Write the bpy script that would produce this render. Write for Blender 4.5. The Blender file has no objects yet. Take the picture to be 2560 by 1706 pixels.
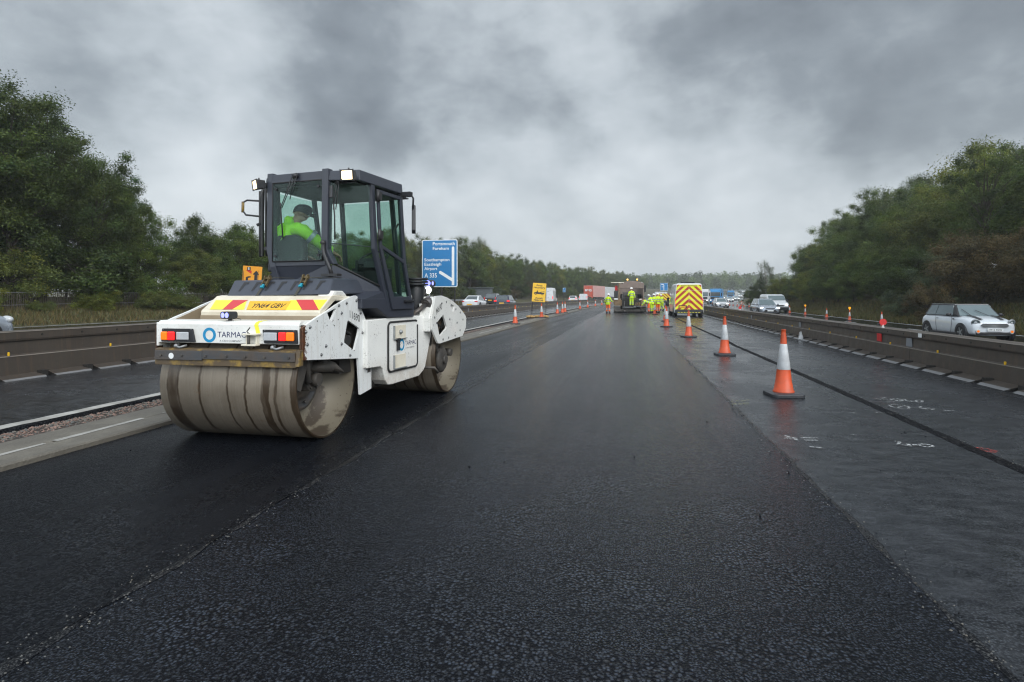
import bpy, bmesh, math, random
import numpy as np
from mathutils import Vector, Matrix, Euler, geometry
R = math.radians
scn = bpy.context.scene
COL = scn.collection
random.seed(7)

# ------------------------------------------------------------------ camera
CAM_F = 1400.0 / 2560.0 * 36.0
YAW = math.atan(276.0 / 1400.0)
cam_d = bpy.data.cameras.new('camera')
cam_d.sensor_width = 36.0
cam_d.lens = CAM_F
cam_d.shift_y = -(853.0 - 742.0) / 2560.0
cam_d.clip_start = 0.05
cam_d.clip_end = 12000
cam = bpy.data.objects.new('camera', cam_d)
COL.objects.link(cam)
cam.location = (0, 0, 1.5)
cam.rotation_euler = (R(90), 0, YAW)
scn.camera = cam

# ------------------------------------------------------------------ world
SUN_EL, SUN_AZ = 38.0, 135.0          # behind the camera and to the right, diffused by cloud
world = bpy.data.worlds.new('World')
scn.world = world
world.use_nodes = True
nt = world.node_tree
nt.nodes.clear()

def nd(t, kind, **kw):
    n = t.nodes.new(kind)
    for k, v in kw.items():
        if k == 'inp':
            for kk, vv in v.items():
                n.inputs[kk].default_value = vv
        else:
            setattr(n, k, v)
    return n

def math_n(t, op, a, b=None, clamp=False):
    n = t.nodes.new('ShaderNodeMath'); n.operation = op; n.use_clamp = clamp
    for i, v in enumerate((a, b)):
        if v is None: continue
        if isinstance(v, (int, float)): n.inputs[i].default_value = v
        else: t.links.new(v, n.inputs[i])
    return n.outputs[0]

def ramp(t, fac, stops, interp='LINEAR'):
    n = t.nodes.new('ShaderNodeValToRGB'); n.color_ramp.interpolation = interp
    el = n.color_ramp.elements
    while len(el) < len(stops): el.new(0.5)
    for e, (p, c) in zip(el, stops):
        e.position = p; e.color = (c[0], c[1], c[2], 1) if isinstance(c, tuple) else (c, c, c, 1)
    t.links.new(fac, n.inputs[0])
    return n.outputs[0]

def mixc(t, fac, a, b, mode='MIX'):
    n = t.nodes.new('ShaderNodeMix'); n.data_type = 'RGBA'; n.blend_type = mode
    for i, v in ((0, fac), (6, a), (7, b)):
        if isinstance(v, (int, float)): n.inputs[i].default_value = v
        elif isinstance(v, tuple): n.inputs[i].default_value = (v[0], v[1], v[2], 1)
        else: t.links.new(v, n.inputs[i])
    return n.outputs[2]

def sky_dir(px, py):
    u = (px - 1280) / 1400.0; v = (742 - py) / 1400.0
    c, s = math.cos(YAW), math.sin(YAW)
    return Vector((u * c - s, u * s + c, v)).normalized()

tc = nd(nt, 'ShaderNodeTexCoord')
nrm = nd(nt, 'ShaderNodeVectorMath', operation='NORMALIZE')
nt.links.new(tc.outputs['Generated'], nrm.inputs[0])
DIR = nrm.outputs[0]
sep = nd(nt, 'ShaderNodeSeparateXYZ'); nt.links.new(DIR, sep.inputs[0])
zc = math_n(nt, 'MAXIMUM', sep.outputs[2], 0.0)
den = math_n(nt, 'ADD', zc, 0.30)
cx_ = math_n(nt, 'DIVIDE', sep.outputs[0], den)
cy_ = math_n(nt, 'DIVIDE', sep.outputs[1], den)
comb = nd(nt, 'ShaderNodeCombineXYZ')
nt.links.new(cx_, comb.inputs[0]); nt.links.new(cy_, comb.inputs[1])
n1 = nd(nt, 'ShaderNodeTexNoise', inp={'Scale': 3.8, 'Detail': 9.0, 'Roughness': 0.56, 'Distortion': 0.1})
vsq = nd(nt, 'ShaderNodeMapping'); vsq.inputs['Scale'].default_value = (1.0, 1.0, 1.6); nt.links.new(DIR, vsq.inputs[0])
nt.links.new(vsq.outputs[0], n1.inputs['Vector'])
n2 = nd(nt, 'ShaderNodeTexNoise', inp={'Scale': 11.0, 'Detail': 8.0, 'Roughness': 0.56, 'Distortion': 0.2})
nt.links.new(vsq.outputs[0], n2.inputs['Vector'])
# wobble the directions a little so that the big cloud masses get ragged edges
n3 = nd(nt, 'ShaderNodeTexNoise', inp={'Scale': 3.2, 'Detail': 4.0, 'Roughness': 0.55})
nt.links.new(DIR, n3.inputs['Vector'])
sub = nd(nt, 'ShaderNodeVectorMath', operation='SUBTRACT'); sub.inputs[1].default_value = (0.5, 0.5, 0.5)
nt.links.new(n3.outputs['Color'], sub.inputs[0])
scl = nd(nt, 'ShaderNodeVectorMath', operation='SCALE'); scl.inputs['Scale'].default_value = 0.30
nt.links.new(sub.outputs[0], scl.inputs[0])
addv = nd(nt, 'ShaderNodeVectorMath', operation='ADD')
nt.links.new(DIR, addv.inputs[0]); nt.links.new(scl.outputs[0], addv.inputs[1])
wn = nd(nt, 'ShaderNodeVectorMath', operation='NORMALIZE'); nt.links.new(addv.outputs[0], wn.inputs[0])
# big soft cloud masses (direction, angular radius in degrees, brightness change)
MASSES = [(60, 40, 11, -.13), (520, 90, 8, .16), (760, 200, 11, -.17), (1060, 270, 10, -.15), (1450, 60, 9, -.08),
          (1250, 340, 8, -.10), (1560, 420, 7, -.07), (1500, 190, 5, .13), (1120, 40, 5, .10), (700, 370, 8, .15),
          (1180, 430, 6, .15), (1330, 130, 5, .04), (430, 400, 8, .10), (2150, 120, 13, -.22), (2480, 200, 10, -.20),
          (1850, 130, 9, -.09), (1700, 280, 8, .03), (1950, 250, 7, .10), (2250, 330, 8, -.02), (1600, 560, 11, .08), (900, 560, 9, .05),
          (230, 170, 7, -.02), (1900, 520, 9, .06)]
acc = math_n(nt, 'ADD', math_n(nt, 'MULTIPLY', math_n(nt, 'SUBTRACT', n1.outputs[0], 0.5), 0.78),
             math_n(nt, 'MULTIPLY', math_n(nt, 'SUBTRACT', n2.outputs[0], 0.5), 0.36))
for px, py, rad, amt in MASSES:
    dp = nd(nt, 'ShaderNodeVectorMath', operation='DOT_PRODUCT')
    nt.links.new(wn.outputs[0], dp.inputs[0]); dp.inputs[1].default_value = sky_dir(px, py)
    mr = nd(nt, 'ShaderNodeMapRange', interpolation_type='SMOOTHSTEP')
    mr.inputs['From Min'].default_value = math.cos(R(rad * 1.25)); mr.inputs['From Max'].default_value = 1.0
    nt.links.new(dp.outputs['Value'], mr.inputs['Value'])
    acc = math_n(nt, 'ADD', acc, math_n(nt, 'MULTIPLY', mr.outputs[0], amt * .9))
hor = nd(nt, 'ShaderNodeMapRange', interpolation_type='SMOOTHSTEP')
hor.inputs['From Min'].default_value = 0.0; hor.inputs['From Max'].default_value = 0.42
hor.inputs['To Min'].default_value = 1.0; hor.inputs['To Max'].default_value = 0.0
nt.links.new(zc, hor.inputs['Value'])
base = math_n(nt, 'ADD', math_n(nt, 'MULTIPLY', hor.outputs[0], 0.17), 0.51)
val = math_n(nt, 'ADD', base, acc, clamp=True)
cloud = ramp(nt, val, [(0.10, (.095, .110, .130)), (0.34, (.175, .200, .225)), (0.56, (.335, .37, .40)), (0.76, (.455, .49, .52)), (1.0, (.57, .60, .625))])
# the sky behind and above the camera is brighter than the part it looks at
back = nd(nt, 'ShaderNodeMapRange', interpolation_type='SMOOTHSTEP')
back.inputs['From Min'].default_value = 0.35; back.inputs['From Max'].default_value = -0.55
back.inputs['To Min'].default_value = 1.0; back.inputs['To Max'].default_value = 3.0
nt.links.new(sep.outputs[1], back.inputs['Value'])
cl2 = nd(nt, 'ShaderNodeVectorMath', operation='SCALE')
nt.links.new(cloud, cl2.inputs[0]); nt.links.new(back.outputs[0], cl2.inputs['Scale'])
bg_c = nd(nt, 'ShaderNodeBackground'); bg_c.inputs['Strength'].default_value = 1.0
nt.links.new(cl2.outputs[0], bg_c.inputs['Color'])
sky = nd(nt, 'ShaderNodeTexSky', sky_type='NISHITA', sun_disc=False)
sky.sun_elevation = R(SUN_EL); sky.sun_rotation = R(SUN_AZ); sky.air_density = 1.4; sky.dust_density = 2.5
bg_s = nd(nt, 'ShaderNodeBackground'); bg_s.inputs['Strength'].default_value = 0.05
nt.links.new(sky.outputs[0], bg_s.inputs['Color'])
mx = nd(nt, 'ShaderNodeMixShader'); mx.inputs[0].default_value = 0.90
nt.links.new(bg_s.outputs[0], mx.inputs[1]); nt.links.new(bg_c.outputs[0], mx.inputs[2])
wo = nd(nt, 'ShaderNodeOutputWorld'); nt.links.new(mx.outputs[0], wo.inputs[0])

# ------------------------------------------------------------------ sun (overcast: weak and very soft)
sd = bpy.data.lights.new('sun', 'SUN'); sd.energy = 1.3; sd.angle = R(45); sd.color = (1, .985, .96)
sun = bpy.data.objects.new('sun', sd); COL.objects.link(sun)
az = R(SUN_AZ)
sv = Vector((math.sin(az) * math.cos(R(SUN_EL)), math.cos(az) * math.cos(R(SUN_EL)), math.sin(R(SUN_EL))))
sun.rotation_euler = sv.to_track_quat('Z', 'Y').to_euler()

scn.view_settings.view_transform = 'Standard'
scn.view_settings.look = 'None'
scn.view_settings.exposure = 0.72
scn.view_settings.gamma = 1.0
scn.cycles.max_bounces = 6
scn.cycles.transparent_max_bounces = 12
scn.cycles.volume_bounces = 1
scn.cycles.use_denoising = True
scn.cycles.denoising_prefilter = 'ACCURATE'
scn.cycles.denoising_input_passes = 'RGB_ALBEDO_NORMAL'
scn.cycles.pixel_filter_type = 'BLACKMAN_HARRIS'
scn.cycles.filter_width = 1.2
scn.cycles.caustics_reflective = False
scn.cycles.caustics_refractive = False

# ------------------------------------------------------------------ the line of the road
def tab(x, pts):
    if x <= pts[0][0]: return pts[0][1]
    for (a, b), (c, d) in zip(pts, pts[1:]):
        if x <= c:
            t = (x - a) / (c - a); return b + (d - b) * t
    return pts[-1][1] + (x - pts[-1][0]) * (pts[-1][1] - pts[-2][1]) / (pts[-1][0] - pts[-2][0])
_OFF = [(0, 0), (30, .1), (48, .4), (62, .8), (95, 2.0), (134, 5.5), (200, 15), (300, 37), (400, 62), (600, 125), (900, 230)]
_ys = np.arange(-60, 1000, 2.0)
_ov = np.array([tab(max(y, 0), _OFF) for y in _ys])
_k = np.exp(-np.linspace(-2, 2, 25) ** 2); _k /= _k.sum()
_sm = np.convolve(np.pad(_ov, 12, mode='edge'), _k, 'valid')
def off(Y): return float(np.interp(Y, _ys, np.where(_ys < 20, 0, _sm)))
def flare(Y): return tab(Y, [(0, 0), (62, 0), (90, 1.5), (130, 3.8), (250, 11), (600, 11)])
def lift(Y): return 0.0 if Y < 130 else min(6.2e-5 * (Y - 130) ** 2, 6.0)
def sstep(a, b, x):
    t = min(max((x - a) / (b - a), 0), 1); return t * t * (3 - 2 * t)
def zg(x, Y):
    """height of the finished ground at road offset x"""
    z = lift(Y)
    xr = 17.2 + flare(Y)
    if x < -11.0: z += .2 * sstep(-11.0, -11.8, x)
    if x > 6.9: z -= .2 * sstep(6.9, 7.8, x)
    if x < -25.4: z += .16 * min(-25.4 - x, 8)
    if x > xr: z += .10 * min(x - xr, 2) + .42 * min(max(x - xr - 2, 0), 9)
    return z
def P(x, Y, dz=0.0): return Vector((x + off(Y), Y, zg(x, Y) + dz))
def heading(Y): return -math.atan2(off(Y + 2) - off(Y - 2), 4.0)

# ------------------------------------------------------------------ materials
MATS = {}
def newmat(name):
    m = bpy.data.materials.new(name); m.use_nodes = True
    t = m.node_tree; t.nodes.clear()
    o = t.nodes.new('ShaderNodeOutputMaterial'); b = t.nodes.new('ShaderNodeBsdfPrincipled')
    t.links.new(b.outputs[0], o.inputs[0]); MATS[name] = m
    return m, t, b, o
def coords(t, kind='Object', scale=(1, 1, 1)):
    c = t.nodes.new('ShaderNodeTexCoord'); mp = t.nodes.new('ShaderNodeMapping')
    mp.inputs['Scale'].default_value = scale
    t.links.new(c.outputs[kind], mp.inputs[0]); return mp.outputs[0]
def noise(t, v, scale, detail=4, rough=.55, dist=0.0):
    n = nd(t, 'ShaderNodeTexNoise', inp={'Scale': scale, 'Detail': detail, 'Roughness': rough, 'Distortion': dist})
    t.links.new(v, n.inputs['Vector']); return n.outputs[0]
def worldpos(t, scale=(1, 1, 1)):
    g = t.nodes.new('ShaderNodeNewGeometry'); mp = t.nodes.new('ShaderNodeMapping')
    mp.inputs['Scale'].default_value = scale
    t.links.new(g.outputs['Position'], mp.inputs[0]); return mp.outputs[0]

def simple(name, col, rough=.5, metal=0.0, var=.18, nscale=6, bump=0.0, spec=.5, coat=0.0, dirt=None, dirt_amt=.0):
    m, t, b, o = newmat(name)
    v = coords(t)
    n = noise(t, v, nscale, 5)
    c = tuple(max(0, x * (1 - var)) for x in col); d = tuple(min(1, x * (1 + var)) for x in col)
    base = mixc(t, n, c, d)
    if dirt:
        dn = ramp(t, noise(t, v, nscale * .45, 6, .65), [(.5 - dirt_amt * .3, 0.0), (.72 - dirt_amt * .2, 1.0)])
        dd = math_n(t, 'MULTIPLY', dn, dirt_amt)
        base = mixc(t, dd, base, dirt)
    t.links.new(base, b.inputs['Base Color'])
    r = math_n(t, 'ADD', math_n(t, 'MULTIPLY', noise(t, v, nscale * 2.3, 3), .24), rough - .12, clamp=True)
    t.links.new(r, b.inputs['Roughness'])
    b.inputs['Metallic'].default_value = metal
    b.inputs['Specular IOR Level'].default_value = spec
    b.inputs['Coat Weight'].default_value = coat
    b.inputs['Coat Roughness'].default_value = .08
    if bump:
        bp = t.nodes.new('ShaderNodeBump'); bp.inputs['Strength'].default_value = bump; bp.inputs['Distance'].default_value = .01
        t.links.new(noise(t, v, nscale * 8, 3), bp.inputs['Height']); t.links.new(bp.outputs[0], b.inputs['Normal'])
    return m

def emissive(name, col, power):
    m, t, b, o = newmat(name)
    b.inputs['Base Color'].default_value = (*col, 1)
    b.inputs['Emission Color'].default_value = (*col, 1)
    n = noise(t, coords(t), 30, 2)
    e = math_n(t, 'MULTIPLY', math_n(t, 'ADD', n, .5), power)
    t.links.new(e, b.inputs['Emission Strength'])
    b.inputs['Roughness'].default_value = .2
    return m

simple('rubber', (.018, .018, .019), .7, bump=.3, nscale=20)
simple('black_plastic', (.014, .015, .018), .42, nscale=10)
simple('black_metal', (.02, .021, .024), .45, nscale=8, dirt=(.09, .075, .06), dirt_amt=.25)
simple('cab_grey', (.036, .041, .056), .36, nscale=5, var=.12, dirt=(.075, .075, .075), dirt_amt=.18)
simple('lid_grey', (.048, .055, .073), .33, nscale=6, var=.12, dirt=(.08, .08, .08), dirt_amt=.2)
simple('steel', (.26, .27, .28), .38, metal=.9, nscale=12, dirt=(.12, .08, .05), dirt_amt=.3)
simple('grey_steel', (.075, .08, .088), .45, metal=.4, nscale=14, dirt=(.14, .09, .05), dirt_amt=.45)
simple('dirty_machine', (.045, .043, .04), .6, nscale=9, dirt=(.13, .11, .09), dirt_amt=.5, bump=.3)
simple('tan_dirt', (.36, .29, .20), .5, nscale=3.0, dirt=(.21, .15, .085), dirt_amt=.55)
simple('cream_paint', (.80, .76, .64), .36, nscale=3.5, var=.05, dirt=(.46, .36, .23), dirt_amt=.55, coat=.15)
simple('rust', (.10, .045, .022), .85, nscale=30, var=.6, dirt=(.03, .018, .012), dirt_amt=.7, bump=.6)
simple('yellow_paint', (.52, .33, .04), .5, nscale=14, dirt=(.10, .07, .04), dirt_amt=1.0)
simple('sign_yellow', (.78, .46, .02), .4, nscale=4, var=.06, dirt=(.45, .30, .06), dirt_amt=.2)
simple('plate_yellow', (.80, .44, .03), .35, nscale=5, var=.06)
simple('chev_yellow', (.86, .80, .06), .35, nscale=5, var=.05)
simple('chev_red', (.58, .055, .06), .35, nscale=5, var=.08)
simple('sign_blue', (.006, .17, .42), .4, nscale=2.5, var=.08)
simple('sign_orange', (.80, .33, .02), .4, nscale=4, var=.06)
simple('sign_white', (.78, .80, .80), .4, nscale=5, var=.04)
simple('ink_black', (.02, .02, .022), .5)
simple('ink_navy', (.018, .028, .11), .45)
simple('ink_cyan', (.005, .24, .48), .4)
simple('ink_grey', (.22, .23, .25), .5)
simple('ink_red', (.55, .02, .02), .5)
simple('galvanised', (.34, .36, .37), .45, metal=.55, nscale=7, dirt=(.16, .15, .13), dirt_amt=.3)
def mat_barrier():
    m, t, b, o = newmat('barrier_brown')
    v = coords(t)
    base = mixc(t, noise(t, v, 1.3, 6, .65), (.050, .041, .034), (.088, .073, .060))
    st = ramp(t, noise(t, coords(t, scale=(3, 7, .5)), 1.6, 6, .7), [(.50, 0.0), (.72, 1.0)])
    base = mixc(t, math_n(t, 'MULTIPLY', st, .55), base, (.125, .085, .055))
    sc_ = ramp(t, noise(t, coords(t, scale=(2, .6, 14)), 2.0, 5, .7), [(.62, 0.0), (.70, 1.0)])
    base = mixc(t, math_n(t, 'MULTIPLY', sc_, .35), base, (.020, .018, .016))
    fl = ramp(t, noise(t, v, 24, 4, .7), [(.66, 0.0), (.72, 1.0)])
    base = mixc(t, math_n(t, 'MULTIPLY', fl, .5), base, (.17, .14, .115))
    t.links.new(base, b.inputs['Base Color']); b.inputs['Metallic'].default_value = .15
    t.links.new(math_n(t, 'ADD', math_n(t, 'MULTIPLY', noise(t, v, 5, 4), .4), .28), b.inputs['Roughness'])
mat_barrier()
simple('barrier_edge', (.27, .24, .21), .45, nscale=6, var=.3)
simple('foot_edge', (.22, .225, .235), .4, nscale=8, var=.25, dirt=(.12, .11, .1), dirt_amt=.5)
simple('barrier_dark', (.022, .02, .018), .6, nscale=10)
simple('barrier_plate', (.20, .215, .235), .45, nscale=6, var=.1)
simple('cone_orange', (.72, .085, .012), .42, nscale=5, var=.2, dirt=(.22, .05, .025), dirt_amt=.6)
simple('cone_white', (.66, .68, .70), .4, nscale=7, var=.1, dirt=(.26, .26, .26), dirt_amt=.6)
simple('cone_base', (.035, .037, .042), .4, nscale=10)
simple('hivis', (.36, .75, .02), .75, nscale=9, var=.16, bump=.4)
simple('hivis_yellow', (.58, .80, .02), .75, nscale=9, var=.14, bump=.4)
simple('hivis_orange', (.88, .14, .02), .75, nscale=9, var=.12, bump=.4)
simple('reflective', (.34, .37, .40), .3, metal=.3, nscale=12)
simple('skin', (.42, .24, .17), .55, nscale=12)
simple('helmet_white', (.78, .78, .76), .3)
simple('cap_black', (.015, .016, .02), .8)
simple('boot', (.03, .025, .02), .6)
simple('seat_black', (.02, .022, .026), .6, bump=.3)
simple('car_white', (.70, .72, .74), .25, nscale=3, var=.03, coat=.6, dirt=(.42, .40, .37), dirt_amt=.25)
simple('mini_white', (.62, .66, .70), .22, nscale=3, var=.03, coat=.7, dirt=(.40, .39, .36), dirt_amt=.2)
simple('car_silver', (.40, .44, .50), .25, metal=.5, nscale=3, var=.05, coat=.6)
simple('car_navy', (.015, .022, .045), .2, nscale=3, coat=.8)
simple('car_charcoal', (.03, .032, .038), .2, nscale=3, coat=.8)
simple('lorry_red', (.62, .10, .055), .45, nscale=2, var=.08, dirt=(.35, .18, .14), dirt_amt=.3)
simple('lorry_blue', (.03, .20, .44), .35, nscale=2)
simple('lorry_side', (.55, .30, .27), .5, nscale=2, var=.15)
simple('lorry_white', (.60, .62, .63), .4, nscale=2, var=.05, dirt=(.35, .34, .32), dirt_amt=.35)
simple('tipper_brown', (.23, .18, .155), .6, nscale=3, var=.3, dirt=(.20, .15, .12), dirt_amt=.5)
simple('paver_tan', (.28, .18, .09), .6, nscale=4, var=.3, dirt=(.06, .045, .035), dirt_amt=.6)
simple('glass_dark', (.05, .065, .072), .06, nscale=3, spec=.8, coat=.5)
simple('glass_pale', (.10, .14, .15), .08, nscale=3, spec=.8, coat=.6)
simple('sandbag', (.42, .26, .10), .9, nscale=8, bump=.6)
simple('timber', (.075, .062, .048), .85, nscale=10, var=.3)
simple('cabinet_grey', (.10, .115, .12), .6, nscale=4)
simple('strap', (.055, .052, .04), .8, nscale=20)
simple('ratchet', (.16, .12, .06), .5, metal=.5, nscale=25, var=.4)
simple('teal', (.015, .26, .36), .4)
simple('stone_red', (.20, .13, .105), .85, nscale=3, var=.5)
emissive('lamp_warm', (1, .78, .48), 1.9)
emissive('lamp_white', (.95, .97, 1), 1.8)
emissive('headlight', (1, .97, .9), 1.6)
emissive('headlight_dim', (.9, .93, .95), .35)
emissive('lamp_blue', (.28, .30, 1.0), 1.0)
emissive('lamp_red', (1, .02, .02), .40)
emissive('lamp_amber', (1, .22, .01), .12)
emissive('beacon_amber', (1, .55, .12), 1.5)
emissive('amber_lens', (1, .42, .02), .35)
simple('clear_lens', (.46, .48, .50), .22, nscale=30, coat=.6)

def mat_white_paint():
    """white machine enamel, rust breaking through at its front lower corner, tan grime from below"""
    m, t, b, o = newmat('white_paint')
    v = coords(t)
    n = noise(t, v, 2.4, 6, .6)
    base = mixc(t, ramp(t, n, [(.35, 0.0), (.75, 1.0)]), (.78, .78, .75), (.84, .84, .80))
    spots = ramp(t, noise(t, v, 60, 3, .6), [(.70, 0.0), (.74, 1.0)])
    base = mixc(t, math_n(t, 'MULTIPLY', spots, .55), base, (.20, .13, .08))
    grime = ramp(t, noise(t, v, 1.7, 6, .7), [(.50, 0.0), (.80, 1.0)])
    base = mixc(t, math_n(t, 'MULTIPLY', grime, .55), base, (.42, .37, .29))
    sp = t.nodes.new('ShaderNodeSeparateXYZ'); t.links.new(v, sp.inputs[0])
    splash = nd(t, 'ShaderNodeMapRange'); splash.inputs['From Min'].default_value = .78; splash.inputs['From Max'].default_value = .42
    t.links.new(sp.outputs[2], splash.inputs['Value'])
    sm_ = math_n(t, 'MULTIPLY', splash.outputs[0], ramp(t, noise(t, v, 5, 6, .7), [(.30, 0.0), (.75, 1.0)]))
    base = mixc(t, math_n(t, 'MULTIPLY', sm_, .75), base, (.36, .27, .18))
    tar = ramp(t, noise(t, v, 38, 4, .7), [(.60, 0.0), (.64, 1.0)])
    base = mixc(t, math_n(t, 'MULTIPLY', math_n(t, 'MULTIPLY', tar, ramp(t, noise(t, v, 2.7, 4), [(.45, 0.0), (.62, 1.0)])), .8), base, (.06, .045, .035))
    t.links.new(base, b.inputs['Base Color'])
    b.inputs['Roughness'].default_value = .32
    b.inputs['Coat Weight'].default_value = .2
mat_white_paint()

def mat_plate_paint(name='plate_paint', ymin=-.56):
    """side plate: same enamel with a ragged rusted zone around its lower front corner (object space)"""
    m, t, b, o = newmat(name)
    v = coords(t)
    s = t.nodes.new('ShaderNodeSeparateXYZ'); t.links.new(v, s.inputs[0])
    n = noise(t, v, 2.4, 6, .6)
    base = mixc(t, ramp(t, n, [(.35, 0.0), (.75, 1.0)]), (.78, .80, .79), (.84, .85, .84))
    dy = math_n(t, 'DIVIDE', math_n(t, 'SUBTRACT', s.outputs[1], -.58), .13)
    dz = math_n(t, 'DIVIDE', math_n(t, 'SUBTRACT', s.outputs[2], .87), .075)
    e1 = math_n(t, 'MINIMUM', math_n(t, 'ADD', dy, 0.25), math_n(t, 'ADD', math_n(t, 'MULTIPLY', dz, .75), math_n(t, 'MULTIPLY', dy, .95)))
    e2 = math_n(t, 'MULTIPLY', dy, 4.2)
    e = math_n(t, 'MINIMUM', e1, e2)
    nn = noise(t, v, 24, 5, .7)
    mask = ramp(t, math_n(t, 'ADD', math_n(t, 'MULTIPLY', e, -1.0), math_n(t, 'MULTIPLY', nn, 1.9)), [(.40, 0.0), (.47, 1.0)])
    rust = mixc(t, noise(t, v, 45, 3), (.018, .009, .006), (.16, .055, .02))
    base = mixc(t, mask, base, rust)
    spots = ramp(t, noise(t, v, 70, 3, .6), [(.71, 0.0), (.75, 1.0)])
    base = mixc(t, math_n(t, 'MULTIPLY', spots, .5), base, (.2, .1, .05))
    tar = ramp(t, noise(t, v, 40, 4, .7), [(.60, 0.0), (.64, 1.0)])
    base = mixc(t, math_n(t, 'MULTIPLY', math_n(t, 'MULTIPLY', tar, ramp(t, noise(t, v, 3.1, 4), [(.45, 0.0), (.62, 1.0)])), .8), base, (.07, .045, .03))
    streak = ramp(t, noise(t, coords(t, scale=(6, 9, .9)), 2.2, 5, .6), [(.50, 0.0), (.75, 1.0)])
    base = mixc(t, math_n(t, 'MULTIPLY', streak, .35), base, (.42, .37, .29))
    t.links.new(base, b.inputs['Base Color'])
    b.inputs['Roughness'].default_value = .34
mat_plate_paint()

def mat_drum():
    """muddy wet steel shell: bands run round the drum (local X is its axle)"""
    m, t, b, o = newmat('drum_steel')
    v = coords(t)
    wob = noise(t, coords(t, scale=(1, 1, 1)), 2.4, 4, .6)
    s = t.nodes.new('ShaderNodeSeparateXYZ'); t.links.new(v, s.inputs[0])
    xx = math_n(t, 'ADD', s.outputs[0], math_n(t, 'MULTIPLY', math_n(t, 'SUBTRACT', wob, .5), .10))
    def band(c, w, soft=.012):
        d = math_n(t, 'ABSOLUTE', math_n(t, 'SUBTRACT', xx, c))
        r = nd(t, 'ShaderNodeMapRange'); r.inputs['From Min'].default_value = w; r.inputs['From Max'].default_value = w + soft
        r.inputs['To Min'].default_value = 1; r.inputs['To Max'].default_value = 0
        t.links.new(d, r.inputs['Value']); return r.outputs[0]
    streak = noise(t, coords(t, scale=(60, 1.2, 1.2)), 1.0, 5, .7)
    mud = mixc(t, streak, (.155, .128, .095), (.285, .245, .195))
    blotch = ramp(t, noise(t, v, 3.2, 5, .6), [(.42, 0.0), (.68, 1.0)])
    mud = mixc(t, math_n(t, 'MULTIPLY', blotch, .40), mud, (.115, .092, .066))
    w = None
    for c, h in ((-.60, .062), (-.30, .008), (.02, .005), (.215, .006), (.43, .040), (.54, .010), (.755, .035)):
        bb = band(c, h)
        w = bb if w is None else math_n(t, 'MAXIMUM', w, bb)
    w = math_n(t, 'MULTIPLY', w, ramp(t, noise(t, coords(t, scale=(14, 3, 3)), 1.0, 4), [(.22, .35), (.5, 1.0)]))
    base = mixc(t, w, mud, (.062, .043, .027))
    ru = ramp(t, noise(t, v, 9, 6, .7), [(.58, 0.0), (.70, 1.0)])
    base = mixc(t, math_n(t, 'MULTIPLY', ru, .45), base, (.15, .075, .035))
    sc = ramp(t, noise(t, coords(t, scale=(150, .7, .7)), 1.0, 2), [(.66, 0.0), (.76, 1.0)])
    base = mixc(t, math_n(t, 'MULTIPLY', sc, .35), base, (.34, .33, .31))
    t.links.new(base, b.inputs['Base Color'])
    rr = math_n(t, 'SUBTRACT', .48, math_n(t, 'MULTIPLY', w, .18))
    t.links.new(rr, b.inputs['Roughness'])
    b.inputs['Metallic'].default_value = .35
mat_drum()

def mat_inner():
    m, t, b, o = newmat('drum_inside')
    v = coords(t)
    blotch = ramp(t, noise(t, v, 2.6, 5, .6), [(.48, 0.0), (.54, 1.0)])
    c = mixc(t, blotch, (.20, .175, .13), (.075, .058, .042))
    sp = ramp(t, noise(t, v, 26, 3, .6), [(.68, 0.0), (.71, 1.0)])
    c = mixc(t, math_n(t, 'MULTIPLY', sp, .8), c, (.05, .03, .02))
    t.links.new(c, b.inputs['Base Color']); b.inputs['Roughness'].default_value = .45; b.inputs['Metallic'].default_value = .2
mat_inner()

def mat_glass():
    m, t, b, o = newmat('cab_glass')
    t.nodes.remove(b)
    v = coords(t)
    tr = t.nodes.new('ShaderNodeBsdfTransparent')
    drops = ramp(t, noise(t, v, 55, 4, .75), [(.56, 0.0), (.70, 1.0)])
    tint = mixc(t, drops, (.80, .90, .86), (.68, .78, .75))
    t.links.new(tint, tr.inputs[0])
    gl = t.nodes.new('ShaderNodeBsdfGlossy'); gl.inputs['Roughness'].default_value = .05; gl.inputs[0].default_value = (.8, .88, .88, 1)
    df = t.nodes.new('ShaderNodeBsdfDiffuse'); df.inputs[0].default_value = (.30, .42, .40, 1)
    bp = t.nodes.new('ShaderNodeBump'); bp.inputs['Strength'].default_value = .08; bp.inputs['Distance'].default_value = .002
    t.links.new(noise(t, v, 90, 3), bp.inputs['Height']); t.links.new(bp.outputs[0], gl.inputs['Normal'])
    fr = t.nodes.new('ShaderNodeLayerWeight'); fr.inputs['Blend'].default_value = .5
    frf = math_n(t, 'ADD', math_n(t, 'MULTIPLY', math_n(t, 'POWER', fr.outputs['Facing'], 4.0), .5), .018)
    m1 = t.nodes.new('ShaderNodeMixShader'); t.links.new(frf, m1.inputs[0])
    t.links.new(tr.outputs[0], m1.inputs[1]); t.links.new(gl.outputs[0], m1.inputs[2])
    m2 = t.nodes.new('ShaderNodeMixShader')
    t.links.new(math_n(t, 'MULTIPLY', drops, .10), m2.inputs[0])
    t.links.new(m1.outputs[0], m2.inputs[1]); t.links.new(df.outputs[0], m2.inputs[2])
    t.links.new(m2.outputs[0], o.inputs[0])
mat_glass()

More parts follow.
